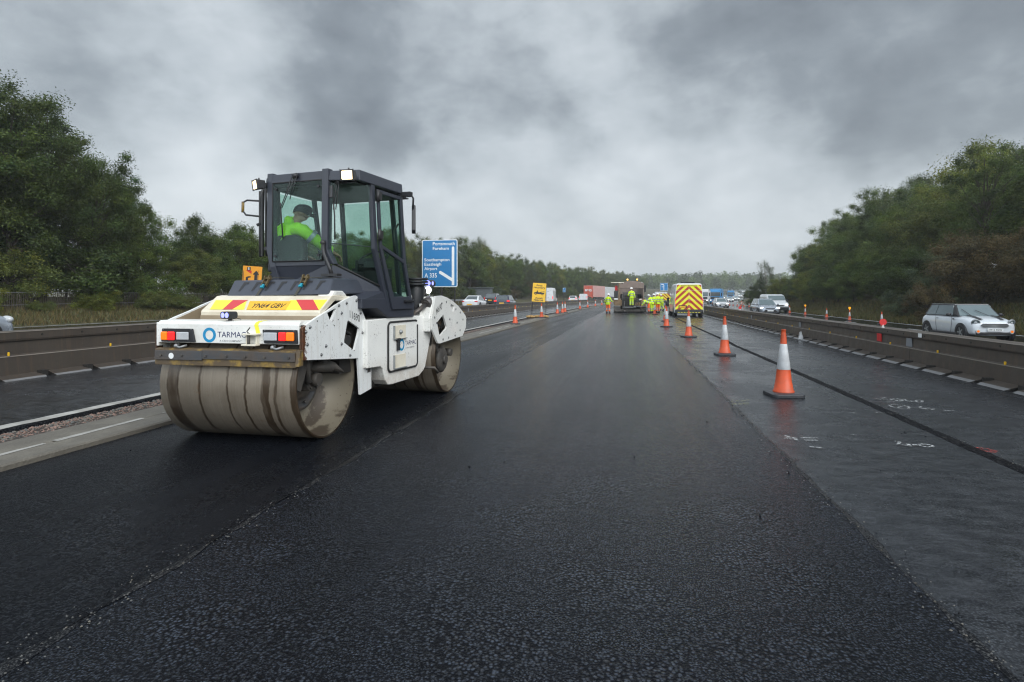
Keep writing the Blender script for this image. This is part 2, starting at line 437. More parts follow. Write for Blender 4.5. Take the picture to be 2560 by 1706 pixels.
def mat_chevron():
    """red and yellow chevrons, apex up (object space: x across, z up)"""
    m, t, b, o = newmat('chevron')
    v = coords(t); s = t.nodes.new('ShaderNodeSeparateXYZ'); t.links.new(v, s.inputs[0])
    a = math_n(t, 'ADD', s.outputs[2], math_n(t, 'MULTIPLY', math_n(t, 'ABSOLUTE', s.outputs[0]), .95))
    f = math_n(t, 'FRACT', math_n(t, 'DIVIDE', a, .46))
    k = math_n(t, 'GREATER_THAN', f, .5)
    c = mixc(t, k, (.80, .78, .03), (.42, .035, .02))
    t.links.new(c, b.inputs['Base Color']); b.inputs['Roughness'].default_value = .35
mat_chevron()

# ---- ground materials
def mat_asphalt(name, col_a, col_b, rough, stone=70., bump=.9, wet=-.18, patch=.5, along=.12, worn=0.0, tint=None):
    m, t, b, o = newmat(name)
    v = worldpos(t)
    vo = nd(t, 'ShaderNodeTexVoronoi', feature='F1', inp={'Scale': stone, 'Randomness': 1.0}); t.links.new(v, vo.inputs['Vector'])
    vo2 = nd(t, 'ShaderNodeTexVoronoi', feature='F1', inp={'Scale': stone * 1.9}); t.links.new(v, vo2.inputs['Vector'])
    big = noise(t, v, .9, 5, .6)
    sm = noise(t, v, 14, 5, .65)
    vo3 = nd(t, 'ShaderNodeTexVoronoi', feature='F1', inp={'Scale': stone * 1.55, 'Randomness': 1.0}); t.links.new(v, vo3.inputs['Vector'])
    coarse = ramp(t, noise(t, v, 1.9, 5, .6), [(.42, 0.0), (.58, 1.0)])
    vcol = mixc(t, coarse, vo.outputs['Color'], vo3.outputs['Color'])
    vdist = math_n(t, 'ADD', math_n(t, 'MULTIPLY', vo.outputs['Distance'], math_n(t, 'SUBTRACT', 1.0, coarse)), math_n(t, 'MULTIPLY', vo3.outputs['Distance'], coarse))
    vdist = math_n(t, 'ADD', vdist, math_n(t, 'MULTIPLY', math_n(t, 'SUBTRACT', noise(t, v, stone * 2.2, 3, .6), .5), .45))
    cell = nd(t, 'ShaderNodeSeparateColor'); t.links.new(vcol, cell.inputs[0])
    lanes = noise(t, worldpos(t, (1.6, .015, 1.0)), 1.0, 4, .6)
    # stones: mostly coated in bitumen, some pale
    c = mixc(t, cell.outputs[0], col_a, col_b)
    gap = ramp(t, vdist, [(.22, 1.0), (.55, 0.0)])
    gaps = math_n(t, 'ADD', math_n(t, 'MULTIPLY', gap, .94), .06)
    c = mixc(t, gaps, (.003, .003, .004), c)
    pale = ramp(t, cell.outputs[1], [(.95, 0.0), (.99, 1.0)])
    c = mixc(t, math_n(t, 'MULTIPLY', pale, .25), c, (.12, .12, .12))
    c = mixc(t, ramp(t, big, [(.3, 0.0), (.7, 1.0)]), c, mixc(t, .5, c, tint or (.007, .009, .013)))
    c = mixc(t, math_n(t, 'MULTIPLY', ramp(t, lanes, [(.38, 0.0), (.66, 1.0)]), .45), c, mixc(t, .5, c, (.0, .0, .0)))
    if worn: c = mixc(t, math_n(t, 'MULTIPLY', ramp(t, noise(t, worldpos(t, (.8, 1.5, 1)), 5.5, 8, .78), [(.42, 0.0), (.74, 1.0)]), worn), c, (.15, .16, .175))  # pale worn patches that also paint in the wet lane's sheen
    t.links.new(c, b.inputs['Base Color'])
    lay = worldpos(t, (1.0, along, 1.0))
    pool = ramp(t, noise(t, lay, .8, 6, .62, .4), [(.40, 0.0), (.66, 1.0)])
    r = math_n(t, 'ADD', math_n(t, 'SUBTRACT', rough, math_n(t, 'MULTIPLY', pool, patch * .5 * rough)), math_n(t, 'ADD', math_n(t, 'MULTIPLY', math_n(t, 'SUBTRACT', sm, .5), .12), math_n(t, 'MULTIPLY', math_n(t, 'SUBTRACT', lanes, .5), .22)), clamp=True)
    t.links.new(r, b.inputs['Roughness'])
    t.links.new(math_n(t, 'MULTIPLY', math_n(t, 'ADD', math_n(t, 'MULTIPLY', gap, .85), .15), .5 + wet), b.inputs['Specular IOR Level'])  # gaps between stones lose gloss, their occlusion put into the specular level
    d1 = math_n(t, 'SUBTRACT', 1.0, vdist)
    hsum = math_n(t, 'ADD', math_n(t, 'MULTIPLY', d1, .7), math_n(t, 'MULTIPLY', math_n(t, 'SUBTRACT', 1.0, vo2.outputs['Distance']), .3))
    hsum = math_n(t, 'ADD', hsum, math_n(t, 'MULTIPLY', sm, 1.4))
    bp = t.nodes.new('ShaderNodeBump'); bp.inputs['Distance'].default_value = .011
    st = math_n(t, 'SUBTRACT', bump, math_n(t, 'MULTIPLY', pool, bump * patch * .55))
    t.links.new(st, bp.inputs['Strength'])
    t.links.new(hsum, bp.inputs['Height']); t.links.new(bp.outputs[0], b.inputs['Normal'])
    return m
mat_asphalt('new_asphalt', (.004, .006, .010), (.058, .072, .100), .22, wet=-.05, stone=58, bump=.55, patch=.3)
mat_asphalt('rolled_asphalt', (.004, .006, .009), (.024, .031, .044), .33, wet=-.15, stone=66, bump=.6, patch=.5)
mat_asphalt('old_asphalt', (.010, .013, .018), (.050, .060, .075), .31, stone=85, bump=.26, patch=.8, wet=.25, along=1.0, worn=.30)
mat_asphalt('old_asphalt_left', (.014, .016, .019), (.080, .086, .094), .26, stone=45, bump=.32, patch=.8, wet=.25, along=1.0, worn=.40)
mat_asphalt('live_asphalt', (.035, .039, .045), (.075, .081, .09), .17, stone=90, bump=.10, patch=.6, wet=.2)
mat_asphalt('seam_stone', (.02, .022, .025), (.17, .17, .17), .30, stone=75, bump=.4, patch=.1)
mat_asphalt('groove', (.006, .006, .007), (.018, .018, .02), .7, stone=50, bump=1.0, patch=.0)
def chalk(name, col):
    m = simple(name, col, .7, nscale=25, var=.25); t = m.node_tree; b = [n for n in t.nodes if n.type == 'BSDF_PRINCIPLED'][0]; o = [n for n in t.nodes if n.type == 'OUTPUT_MATERIAL'][0]
    tr = t.nodes.new('ShaderNodeBsdfTransparent'); ms = t.nodes.new('ShaderNodeMixShader')
    k = ramp(t, noise(t, worldpos(t), 48, 4, .7), [(.44, 0.0), (.62, .85)])
    t.links.new(k, ms.inputs[0]); t.links.new(tr.outputs[0], ms.inputs[1]); t.links.new(b.outputs[0], ms.inputs[2]); t.links.new(ms.outputs[0], o.inputs[0])
simple('concrete', (.175, .16, .13), .6, nscale=5, var=.35, dirt=(.10, .09, .075), dirt_amt=.8, bump=.8)
simple('concrete_dark', (.085, .085, .08), .6, nscale=3, var=.3, bump=.4)
simple('white_line', (.50, .49, .46), .55, nscale=7, var=.18, dirt=(.20, .19, .17), dirt_amt=.7, bump=.2)
chalk('chalk_white', (.62, .64, .64))
chalk('chalk_yellow', (.36, .36, .16))
chalk('chalk_red', (.50, .05, .04))
simple('gravel_bed', (.11, .075, .06), .9, nscale=22, var=.8, bump=1.0, dirt=(.03, .024, .02), dirt_amt=.9)
def mat_grass():
    m, t, b, o = newmat('grass_ground')
    v = worldpos(t)
    n = noise(t, v, .35, 6, .65); n2_ = noise(t, v, 7, 5, .7)
    c = mixc(t, n, (.035, .045, .012), (.10, .088, .034))
    c = mixc(t, math_n(t, 'MULTIPLY', n2_, .6), c, (.055, .042, .022))
    t.links.new(c, b.inputs['Base Color']); b.inputs['Roughness'].default_value = .95
    bp = t.nodes.new('ShaderNodeBump'); bp.inputs['Distance'].default_value = .1; bp.inputs['Strength'].default_value = .8
    t.links.new(n2_, bp.inputs['Height']); t.links.new(bp.outputs[0], b.inputs['Normal'])
mat_grass()
def mat_leaf():
    m, t, b, o = newmat('leaf')
    a = t.nodes.new('ShaderNodeAttribute'); a.attribute_name = 'tint'
    oi = t.nodes.new('ShaderNodeObjectInfo')
    c = mixc(t, 1.0, oi.outputs['Color'], a.outputs['Color'], 'MULTIPLY')
    t.links.new(c, b.inputs['Base Color']); b.inputs['Roughness'].default_value = .5
    b.inputs['Specular IOR Level'].default_value = .3
    tl = t.nodes.new('ShaderNodeBsdfTranslucent'); t.links.new(c, tl.inputs[0])
    ms = t.nodes.new('ShaderNodeMixShader'); ms.inputs[0].default_value = .36
    t.links.new(b.outputs[0], ms.inputs[1]); t.links.new(tl.outputs[0], ms.inputs[2]); t.links.new(ms.outputs[0], o.inputs[0])
mat_leaf()
simple('bark', (.045, .036, .027), .9, nscale=8, var=.4, bump=.8)
simple('bark_pale', (.30, .28, .25), .8, nscale=8, var=.5, bump=.5)
simple('hill_green', (.035, .045, .028), .95, nscale=.01, var=.4)
simple('lane_white', (.52, .53, .52), .5, nscale=4, var=.12, dirt=(.2, .2, .2), dirt_amt=.4)

# ------------------------------------------------------------------ mesh helpers
class MB:
    def __init__(s): s.v = []; s.f = []; s.m = []; s.sm = []; s.mi = 0; s.M = Matrix()
    def add(s, vs, fs, smooth=False, mi=None):
        o = len(s.v); s.v += [tuple(s.M @ Vector(p)) for p in vs]
        for f in fs:
            s.f.append([i + o for i in f]); s.m.append(s.mi if mi is None else mi); s.sm.append(smooth)
        return s
    def box(s, lo, hi, mi=None):
        x0, y0, z0 = lo; x1, y1, z1 = hi
        return s.add([(x0,y0,z0),(x1,y0,z0),(x1,y1,z0),(x0,y1,z0),(x0,y0,z1),(x1,y0,z1),(x1,y1,z1),(x0,y1,z1)],
              [(3,2,1,0),(4,5,6,7),(0,1,5,4),(1,2,6,5),(2,3,7,6),(3,0,4,7)], mi=mi)
    def cbox(s, c, d, rot=(0,0,0), mi=None):
        k = s.M; s.M = k @ Matrix.Translation(c) @ Euler(rot).to_matrix().to_4x4()
        s.box((-d[0]/2,-d[1]/2,-d[2]/2), (d[0]/2,d[1]/2,d[2]/2), mi); s.M = k; return s
    def ring(s, p, d, r, n, up=None):
        d = Vector(d).normalized()
        a = (Vector(up) if up else (Vector((0,0,1)) if abs(d.z) < .9 else Vector((1,0,0))))
        u = d.cross(a).normalized(); w = u.cross(d)
        ru, rw = r if isinstance(r, tuple) else (r, r)
        return [Vector(p) + u * (ru * math.cos(2*math.pi*i/n)) + w * (rw * math.sin(2*math.pi*i/n)) for i in range(n)]
    def loft(s, rings, cap=True, smooth=True, closed=True, mi=None):
        n = len(rings[0]); vs = [p for r in rings for p in r]; fs = []
        for k in range(len(rings) - 1):
            for i in range(n if closed else n - 1):
                j = (i + 1) % n
                fs.append((k*n+i, k*n+j, (k+1)*n+j, (k+1)*n+i))
        s.add(vs, fs, smooth, mi)
        if cap:
            s.add(rings[0], [list(range(n))[::-1]], False, mi); s.add(rings[-1], [list(range(n))], False, mi)
        return s
    def cyl(s, a, b, r, n=16, r2=None, cap=True, smooth=True, mi=None):
        a = Vector(a); b = Vector(b); d = b - a
        return s.loft([s.ring(a, d, r, n), s.ring(b, d, r if r2 is None else r2, n)], cap, smooth, mi=mi)
    def tube(s, pts, r, n=8, smooth=True, mi=None):
        pts = [Vector(p) for p in pts]; rs = []
        up = None
        for i, p in enumerate(pts):
            d = (pts[min(i+1, len(pts)-1)] - pts[max(i-1, 0)])
            rr = r[i] if isinstance(r, list) else r
            if up is None:
                up = Vector((0,0,1)) if abs(d.normalized().z) < .9 else Vector((1,0,0))
            u = d.cross(up).normalized(); up = u.cross(d).normalized()
            ru, rw = rr if isinstance(rr, tuple) else (rr, rr)
            rs.append([p + u*(ru*math.cos(2*math.pi*k/n)) + up*(rw*math.sin(2*math.pi*k/n)) for k in range(n)])
        return s.loft(rs, True, smooth, mi=mi)
    def lathe(s, prof, n=24, axis='z', c=(0,0,0), smooth=True, mi=None):
        rings = []
        for r, h in prof:
            ring = []
            for i in range(n):
                a = 2*math.pi*i/n; x, y = r*math.cos(a), r*math.sin(a)
                p = {'z': (x, y, h), 'x': (h, x, y), 'y': (x, h, y)}[axis]
                ring.append((p[0]+c[0], p[1]+c[1], p[2]+c[2]))
            rings.append(ring)
        return s.loft(rings, False, smooth, mi=mi)
    def disc(s, c, r, axis='y', n=20, mi=None, ry=None):
        vs = []
        for i in range(n):
            a = 2*math.pi*i/n; x, y = r*math.cos(a), (ry or r)*math.sin(a)
            p = {'z': (x, y, 0), 'x': (0, x, y), 'y': (x, 0, y)}[axis]
            vs.append((p[0]+c[0], p[1]+c[1], p[2]+c[2]))
        return s.add(vs, [list(range(n))], mi=mi)
    def prism(s, poly, axis, a, b, holes=(), mi=None):
        """poly in the plane perpendicular to axis: axis x -> (y,z); y -> (x,z); z -> (x,y)"""
        def lift_(p, h): return {'x': (h, p[0], p[1]), 'y': (p[0], h, p[1]), 'z': (p[0], p[1], h)}[axis]
        loops = [list(poly)] + [list(h) for h in holes]
        tris = geometry.tessellate_polygon([[Vector((p[0], p[1], 0)) for p in l] for l in loops])
        flat = [p for l in loops for p in l]; n = len(flat)
        vs = [lift_(p, a) for p in flat] + [lift_(p, b) for p in flat]
        fs = [t for t in tris] + [tuple(i + n for i in t[::-1]) for t in tris]
        o = 0
        for l in loops:
            k = len(l)
            for i in range(k):
                j = (i+1) % k; fs.append((o+i, o+j, o+j+n, o+i+n))
            o += k
        return s.add(vs, fs, mi=mi)
    def sphere(s, c, r, n=12, m=8, sc=(1,1,1), mi=None):
        rings = []
        for k in range(m + 1):
            ph = math.pi * k / m - math.pi/2; rr = max(math.cos(ph), .002) * r; h = math.sin(ph) * r
            rings.append([(c[0]+rr*math.cos(2*math.pi*i/n)*sc[0], c[1]+rr*math.sin(2*math.pi*i/n)*sc[1], c[2]+h*sc[2]) for i in range(n)])
        return s.loft(rings, False, True, mi=mi)
    def build(s, name, mats, parent=None, bevel=0.0, loc=None, rot=None, seg=2, sub=0, fixn=True, auto=35, color=None):
        me = bpy.data.meshes.new(name); me.from_pydata(s.v, [], s.f)
        if isinstance(mats, str): mats = [mats]
        for k in mats: me.materials.append(MATS[k])
        me.polygons.foreach_set('material_index', s.m); me.polygons.foreach_set('use_smooth', s.sm)
        if fixn or bevel:
            b = bmesh.new(); b.from_mesh(me)
            bmesh.ops.remove_doubles(b, verts=b.verts, dist=1e-5)
            if fixn: bmesh.ops.recalc_face_normals(b, faces=b.faces)
            b.to_mesh(me); b.free()
        me.update()
        return link(name, me, parent, bevel, loc, rot, seg, sub)
def link(name, me, parent=None, bevel=0.0, loc=None, rot=None, seg=2, sub=0):
    o = bpy.data.objects.new(name, me); COL.objects.link(o)
    if parent: o.parent = parent
    if loc is not None: o.location = loc
    if rot is not None: o.rotation_euler = rot
    if bevel:
        md = o.modifiers.new('bevel', 'BEVEL'); md.width = bevel; md.segments = seg; md.limit_method = 'ANGLE'; md.angle_limit = R(40)
    if sub:
        md = o.modifiers.new('sub', 'SUBSURF'); md.levels = sub; md.render_levels = sub
    return o
def tag(o, label=None, cat=None, group=None, kind=None):
    if label: o['label'] = label
    if cat: o['category'] = cat
    if group: o['group'] = group
    if kind: o['kind'] = kind
    return o
def thing(name, label, cat, loc=(0,0,0), rz=0, group=None):
    o = bpy.data.objects.new(name, None); COL.objects.link(o); o.location = loc; o.rotation_euler = (0,0,rz)
    o.empty_display_size = .2
    return tag(o, label, cat, group)
def copy_tree(o, parent=None):
    c = o.copy(); COL.objects.link(c)
    if parent is not None: c.parent = parent
    for ch in list(KIDS(o)): copy_tree(ch, c)
    return c
def KIDS(o): return [x for x in bpy.data.objects if x.parent == o]
def dup(root, loc, rz, label, group=None, scale=None, color=None):
    c = copy_tree(root); c.location = loc; c.rotation_euler = (0, 0, rz); c['label'] = label
    if group: c['group'] = group
    if scale: c.scale = (scale,)*3 if not isinstance(scale, tuple) else scale
    return c
def structure(o): o['kind'] = 'structure'; return o

def text_geo(body, size=1.0, bold=0.0, shear=0.0, align='LEFT', space=1.0, sx=1.0, linesp=1.0):
    cu = bpy.data.curves.new('txt', 'FONT'); cu.body = body; cu.size = size; cu.offset = bold; cu.shear = shear
    cu.align_x = align; cu.space_character = space; cu.fill_mode = 'FRONT'; cu.space_line = linesp; cu.resolution_u = 4
    o = bpy.data.objects.new('txt', cu); COL.objects.link(o)
    dg = bpy.context.evaluated_depsgraph_get(); dg.update()
    me = bpy.data.meshes.new_from_object(o.evaluated_get(dg))
    vs = [(v.co.x * sx, v.co.y) for v in me.vertices]; fs = [tuple(p.vertices) for p in me.polygons]
    bpy.data.objects.remove(o); bpy.data.curves.remove(cu); bpy.data.meshes.remove(me)
    return vs, fs
def lettering(name, body, mat, parent, origin, right, up, width=None, height=None, fixn=False, **kw):
    """flat paint letters; width = wanted total width, height = wanted cap height"""
    vs, fs = text_geo(body, **kw)
    if not vs: return None
    x0 = min(v[0] for v in vs); x1 = max(v[0] for v in vs); y0 = min(v[1] for v in vs); y1 = max(v[1] for v in vs)
    sx = width / (x1 - x0) if width else 1; sy = height / (y1 - y0) if height else sx
    if not width: sx = sy
    origin = Vector(origin); right = Vector(right).normalized(); up = Vector(up).normalized()
    mb = MB(); mb.add([origin + right * ((v[0] - x0) * sx) + up * ((v[1] - y0) * sy) for v in vs], fs)
    return mb.build(name, mat, parent, fixn=False)

# ------------------------------------------------------------------ ground and roads
YG = [-40, -20, -10, -5] + [y * .5 for y in range(0, 60)] + list(range(30, 130, 2)) + list(range(130, 420, 6)) + [440, 480, 540, 620, 720, 850]
def strip(name, xs, mat, dz, y0=-40, y1=850, ragged=0.0, kind='structure', zextra=None, seed=1):
    rnd = random.Random(seed)
    ys = [y for y in YG if y0 <= y <= y1]
    if ragged:
        ys = sorted(set(ys + [y0 + k * .25 for k in range(int((min(y1, 40) - y0) / .25))]))
    mb = MB(); vs = []; n = len(xs)
    for Y in ys:
        for i, x in enumerate(xs):
            xx = x(Y) if callable(x) else x
            if ragged and i in (0, n-1): xx += rnd.uniform(-ragged, ragged)
            p = P(xx, Y, dz + (zextra[i] if zextra else 0)); vs.append(p)
    fs = []
    for k in range(len(ys) - 1):
        for i in range(n - 1):
            fs.append((k*n+i, k*n+i+1, (k+1)*n+i+1, (k+1)*n+i))
    mb.add(vs, fs, True)
    o = mb.build(name, mat, fixn=False)
    if kind: o['kind'] = kind
    return o

def ground_sheet():
    xs = [-1900, -1300, -800, -400, -200, -120, -80, -60, -48, -40, -36, -33.4, -31, -29, -27, -25.4, -18, -11.9, -11.3, -9, -6.7, -6.0, -5.3, 0, 6.9, 7.8, 12, 17.1]
    ext = [0.3, 2, 4, 6, 8, 10, 13, 18, 30, 60, 120, 250, 500, 1000, 1800]
    ys = [-300, -120, -60] + [y for y in YG if y > -40] + [1100, 1400, 1700, 1990]
    vs = []
    for Y in ys:
        for x in xs: 
            p = P(x, Y, -.05 if -25.4 < x < 17.15 else -.012)
            if -6.65 < x < -5.25 and Y < 130: p.z -= .10
            vs.append(p)
        xr = 17.2 + flare(Y)
        for e in ext: vs.append(P(xr + e, Y, -.012))
    n = len(xs) + len(ext); fs = []
    for k in range(len(ys) - 1):
        for i in range(n - 1): fs.append((k*n+i, k*n+i+1, (k+1)*n+i+1, (k+1)*n+i))
    mb = MB(); mb.add(vs, fs, True)
    structure(mb.build('ground', 'grass_ground', fixn=False))
ground_sheet()
strip('left_carriageway', [-25.4, -22, -18.5, -15, -11.9, -11.6], 'live_asphalt', 0)
strip('closed_lane_left', [-11.1, -9, -6.95], 'old_asphalt_left', .02)
strip('rolled_lane', [-5.22, -4, -2.45], 'rolled_asphalt', .0)
strip('new_lane', [-2.45, -1, 0.6, 1.5], 'new_asphalt', .006)
strip('closed_lane_middle', [1.5, 2.4, 3.33], 'old_asphalt', .002)
strip('closed_lane_right', [3.41, 5, 6.95], 'old_asphalt', .008)
strip('right_carriageway', [7.7, 10, 13, lambda Y: 17.2 + flare(Y)], 'live_asphalt', 0)
strip('joint_groove', [3.31, 3.37, 3.43], 'groove', .004, ragged=.012, zextra=[0, .012, .008])
strip('seam_right', [1.475, 1.50, 1.525], 'seam_stone', .008, ragged=.02, zextra=[-.001, .0, -.004], y1=14)
strip('seam_left', [-2.475, -2.45, -2.425], 'seam_stone', .007, y0=0, y1=10, ragged=.04, zextra=[-.004, .006, .001], seed=4)
# white strip and broken edge of the old lane, gravel, concrete channel block
strip('edge_strip', [-6.97, -6.78], 'white_line', .026, ragged=.022)
strip('lane_edge', [-6.80, -6.74, -6.68], 'groove', .024, ragged=.03, zextra=[-.002, -.012, -.10], seed=9)
strip('gravel_bed', [-6.74, -6.5, -6.2, -5.95], 'gravel_bed', .012, zextra=[-.05, .01, .018, .015])
def channel():
    ys = [y for y in YG if y < 500]
    prof = [(-6.02, -.08), (-6.02, .045), (-5.99, .062), (-5.60, .058), (-5.585, .050), (-5.55, .050), (-5.535, .058), (-5.24, .055), (-5.22, .04), (-5.21, -.05)]
    mb = MB(); rings = [[P(x, Y, dz) for x, dz in prof] for Y in ys]
    mb.loft(rings, True, False, closed=False)
    structure(mb.build('concrete_channel', 'concrete', fixn=False))
    mb = MB(); rnd = random.Random(3); y = 1.0
    while y < 60:                                   # worn white line along the channel
        l = rnd.uniform(.3, 2.2); a = rnd.uniform(.03, .09)
        q = [P(-5.60 + rnd.uniform(-.01,.02), y, .0615), P(-5.60 + a, y, .0615), P(-5.60 + a*.7, y + l, .0615), P(-5.60 + rnd.uniform(-.01,.02), y + l, .0615)]
        mb.add(q, [(0,1,2,3)]); y += l + rnd.choice([0, .1, .3])
    structure(mb.build('channel_line', 'white_line', fixn=False))
channel()
# lane lines on the live carriageways
def dashes():
    mb = MB()
    for x in (-15.2, -18.8, 11.2, 14.6):
        for k in range(0, 40):
            y = 4 + k * 9.0
            q = [P(x - .07, y, .006), P(x + .07, y, .006), P(x + .07, y + 2, .006), P(x - .07, y + 2, .006)]
            mb.add(q, [(0,1,2,3)])
    structure(mb.build('lane_marking', 'lane_white', fixn=False))
dashes()
strip('verge_line_left', [-25.1, -24.9], 'lane_white', .006)
strip('verge_line_right', [lambda Y: 16.7 + flare(Y), lambda Y: 16.9 + flare(Y)], 'lane_white', .006)

def stones():
    rnd = random.Random(11)
    mb = MB()
    oct_ = [(1,0,0),(-1,0,0),(0,1,0),(0,-1,0),(0,0,1),(0,0,-1)]
    of = [(0,2,4),(2,1,4),(1,3,4),(3,0,4),(2,0,5),(1,2,5),(3,1,5),(0,3,5)]
    for k in range(9500):
        Y = 2.5 + 24 * rnd.random() ** 1.5; x = rnd.triangular(-6.74, -5.95, -6.3)
        s = rnd.uniform(.006, .021); p = P(x, Y, .028 - .35*abs(x + 6.3)**2 + rnd.uniform(0, .012)); a = rnd.uniform(0, 6.28)
        vs = []
        for q in oct_:
            X = q[0]*s*rnd.uniform(.7,1.4); Yy = q[1]*s*rnd.uniform(.6,1.1); Z = q[2]*s*rnd.uniform(.5,.8)
            vs.append((p.x + X*math.cos(a) - Yy*math.sin(a), p.y + X*math.sin(a) + Yy*math.cos(a), p.z + Z))
        mb.add(vs, of, mi=rnd.choice([0,0,1,2]))
    tag(mb.build('gravel', ['stone_red', 'concrete', 'concrete_dark'], fixn=False), 'loose reddish and grey gravel between the concrete channel and the old lane', 'gravel', kind='stuff')
    mb = MB()
    for k in range(3400):                              # loose chippings along both seams and the groove
        x0, w, y1, s1 = rnd.choice([(1.49, .05, 16, .007), (-2.45, .07, 12, .007), (3.40, .04, 14, .008)])
        Y = 1.2 + y1 * rnd.random() ** 1.6; x = x0 + rnd.gauss(0, w); s = rnd.uniform(.4, 1.0) * s1
        p = P(x, Y, .012); vs = [(p.x+q[0]*s*rnd.uniform(.6,1.3), p.y+q[1]*s*rnd.uniform(.6,1.3), p.z+q[2]*s*.7) for q in oct_]
        mb.add(vs, of, mi=rnd.choice([0, 0, 0, 1, 2, 2, 2]))
    for k in range(60):
        x = rnd.uniform(-5, 6); Y = rnd.uniform(2, 14); s = rnd.uniform(.004, .012); p = P(x, Y, .012)
        mb.add([(p.x+q[0]*s, p.y+q[1]*s*1.3, p.z+q[2]*s*.7) for q in oct_], of, mi=0)
    tag(mb.build('chippings', ['groove', 'concrete', 'concrete_dark'], fixn=False), 'dark loose chippings scattered along the asphalt seams', 'chippings', kind='stuff')
stones()

# sprayed survey marks
def stroke(mb, pts, w, z=.0125):
    pts = [Vector((p[0], p[1])) for p in pts]
    vs = []; n = len(pts)
    for i, p in enumerate(pts):
        d = pts[min(i+1, n-1)] - pts[max(i-1, 0)]; d.normalize(); nrm_ = Vector((-d.y, d.x)) * w / 2
        for q in (p + nrm_, p - nrm_): g = P(q.x, q.y, z); vs.append(g)
    mb.add(vs, [(2*i, 2*i+1, 2*i+3, 2*i+2) for i in range(n-1)])
def ell(cx, cy, a, b, n=18, t0=0, t1=6.283):
    return [(cx + a*math.cos(t0+(t1-t0)*i/n), cy + b*math.sin(t0+(t1-t0)*i/n)) for i in range(n+1)]
def glyphs():
    mb = MB()
    # 15960 over (0)-6 : x 4.35-5.2, y 7.6-8.8 as seen from the camera
    def W(px, py):
        u = (px-1280)/1400; c, s = math.cos(YAW), math.sin(YAW); yc = 1.487*1400/(py-742)
        return ((u*c-s)*yc, (u*s+c)*yc)
    def z4(x, y): return W(1960+x/3.92, 900+y/3.92)
    for pl in ([(890,375),(950,388)], [(955,376),(985,372),(1060,378),(1080,384),(1040,392),(975,388)], [(990,405),(1050,404),(1090,408)],
               [(1100,380),(1150,384),(1165,394),(1130,404),(1095,402),(1110,392),(1150,390)], [(1180,382),(1200,400),(1240,410),(1270,404),(1235,396)],
               [(1290,398),(1330,392),(1360,402),(1350,412),(1310,414),(1290,404),(1300,396)],
               [(1020,444),(1080,438),(1170,446),(1230,462),(1220,474),(1150,476),(1070,462),(1020,444)], [(1110,470),(1160,452)],
               [(1250,462),(1300,468)], [(1345,456),(1330,468),(1400,486),(1460,488),(1470,480),(1420,472),(1370,476)]):
        stroke(mb, [z4(*p) for p in pl], .028)
    structure(mb.build('survey_number', 'chalk_white', fixn=False))
    mb = MB()
    for pl in ([(1085,795),(1125,800),(1135,812),(1100,826),(1180,832),(1230,840)], [(1215,822),(1235,845)], [(1260,832),(1330,832)],
               [(1320,826),(1390,824),(1455,838),(1455,850),(1390,852),(1320,838),(1320,826)],
               [(5,742),(45,746),(40,762),(10,770)], [(45,768),(130,766)], [(95,758),(120,785)], [(160,762),(330,764)], [(200,786),(325,786)]):
        stroke(mb, [z4(*p) for p in pl], .034)
    structure(mb.build('survey_mark', 'chalk_white', fixn=False))
    mb = MB()
    stroke(mb, [z4(*p) for p in [(1865,866),(1900,860),(2000,872),(2080,892),(2060,904),(1960,896),(1880,880)]], .035)
    stroke(mb, [z4(*p) for p in [(1900,872),(1990,892),(2050,886)]], .03)
    structure(mb.build('red_mark', 'chalk_red', fixn=False))
    def z3(x, y): return W(1560+x/4.48, 740+y/4.48)
    mb = MB(); rnd = random.Random(2)
    for k in range(26):
        x = rnd.uniform(1195, 1380); y = rnd.uniform(1165, 1215)
        stroke(mb, [z3(x, y), z3(x+rnd.uniform(12,40), y+rnd.uniform(-3,6))], rnd.uniform(.02,.05))
    structure(mb.build('yellow_mark', 'chalk_yellow', fixn=False))
    mb = MB()
    for k in range(30):     # dried white scuffs on the wet lane
        x = rnd.uniform(1.8, 6.2); Y = rnd.uniform(5, 34); l = rnd.uniform(.05, .22)
        stroke(mb, [(x, Y), (x + l, Y + rnd.uniform(-.05,.05))], rnd.uniform(.008,.03))
    structure(mb.build('scuff_mark', 'chalk_white', fixn=False))
    mb = MB()
    stroke(mb, [z3(395,422), z3(480,430), z3(560,438), z3(650,452)], .05); stroke(mb, [z3(430,455), z3(540,462), z3(700,470)], .04)
    structure(mb.build('sealed_cut', 'groove', fixn=False))
glyphs()

# far hills
def hills():
    rnd = random.Random(5)
    for name, dist, base, amp, w, ph in (('hill_range', 1750, 48, 13, 1500, 1.2), ('near_hill_range', 1250, 24, 6, 1300, 4.0)):
        rings = []; n = 70
        for i in range(n):
            x = -w + 2*w*i/(n-1) + dist*.10
            h = base + amp*(math.sin(i*.33+ph) + .6*math.sin(i*.71+2*ph) + .35*math.sin(i*1.7)) * .5 + rnd.uniform(-1.2, 1.2)
            rings.append([(x, dist-350, 0), (x, dist-150, h*.6), (x, dist, h), (x, dist+120, h*.5), (x, dist+200, 0)])
        mb = MB(); mb.loft(rings, False, True, closed=False); structure(mb.build(name, 'hill_green', fixn=False))
hills()

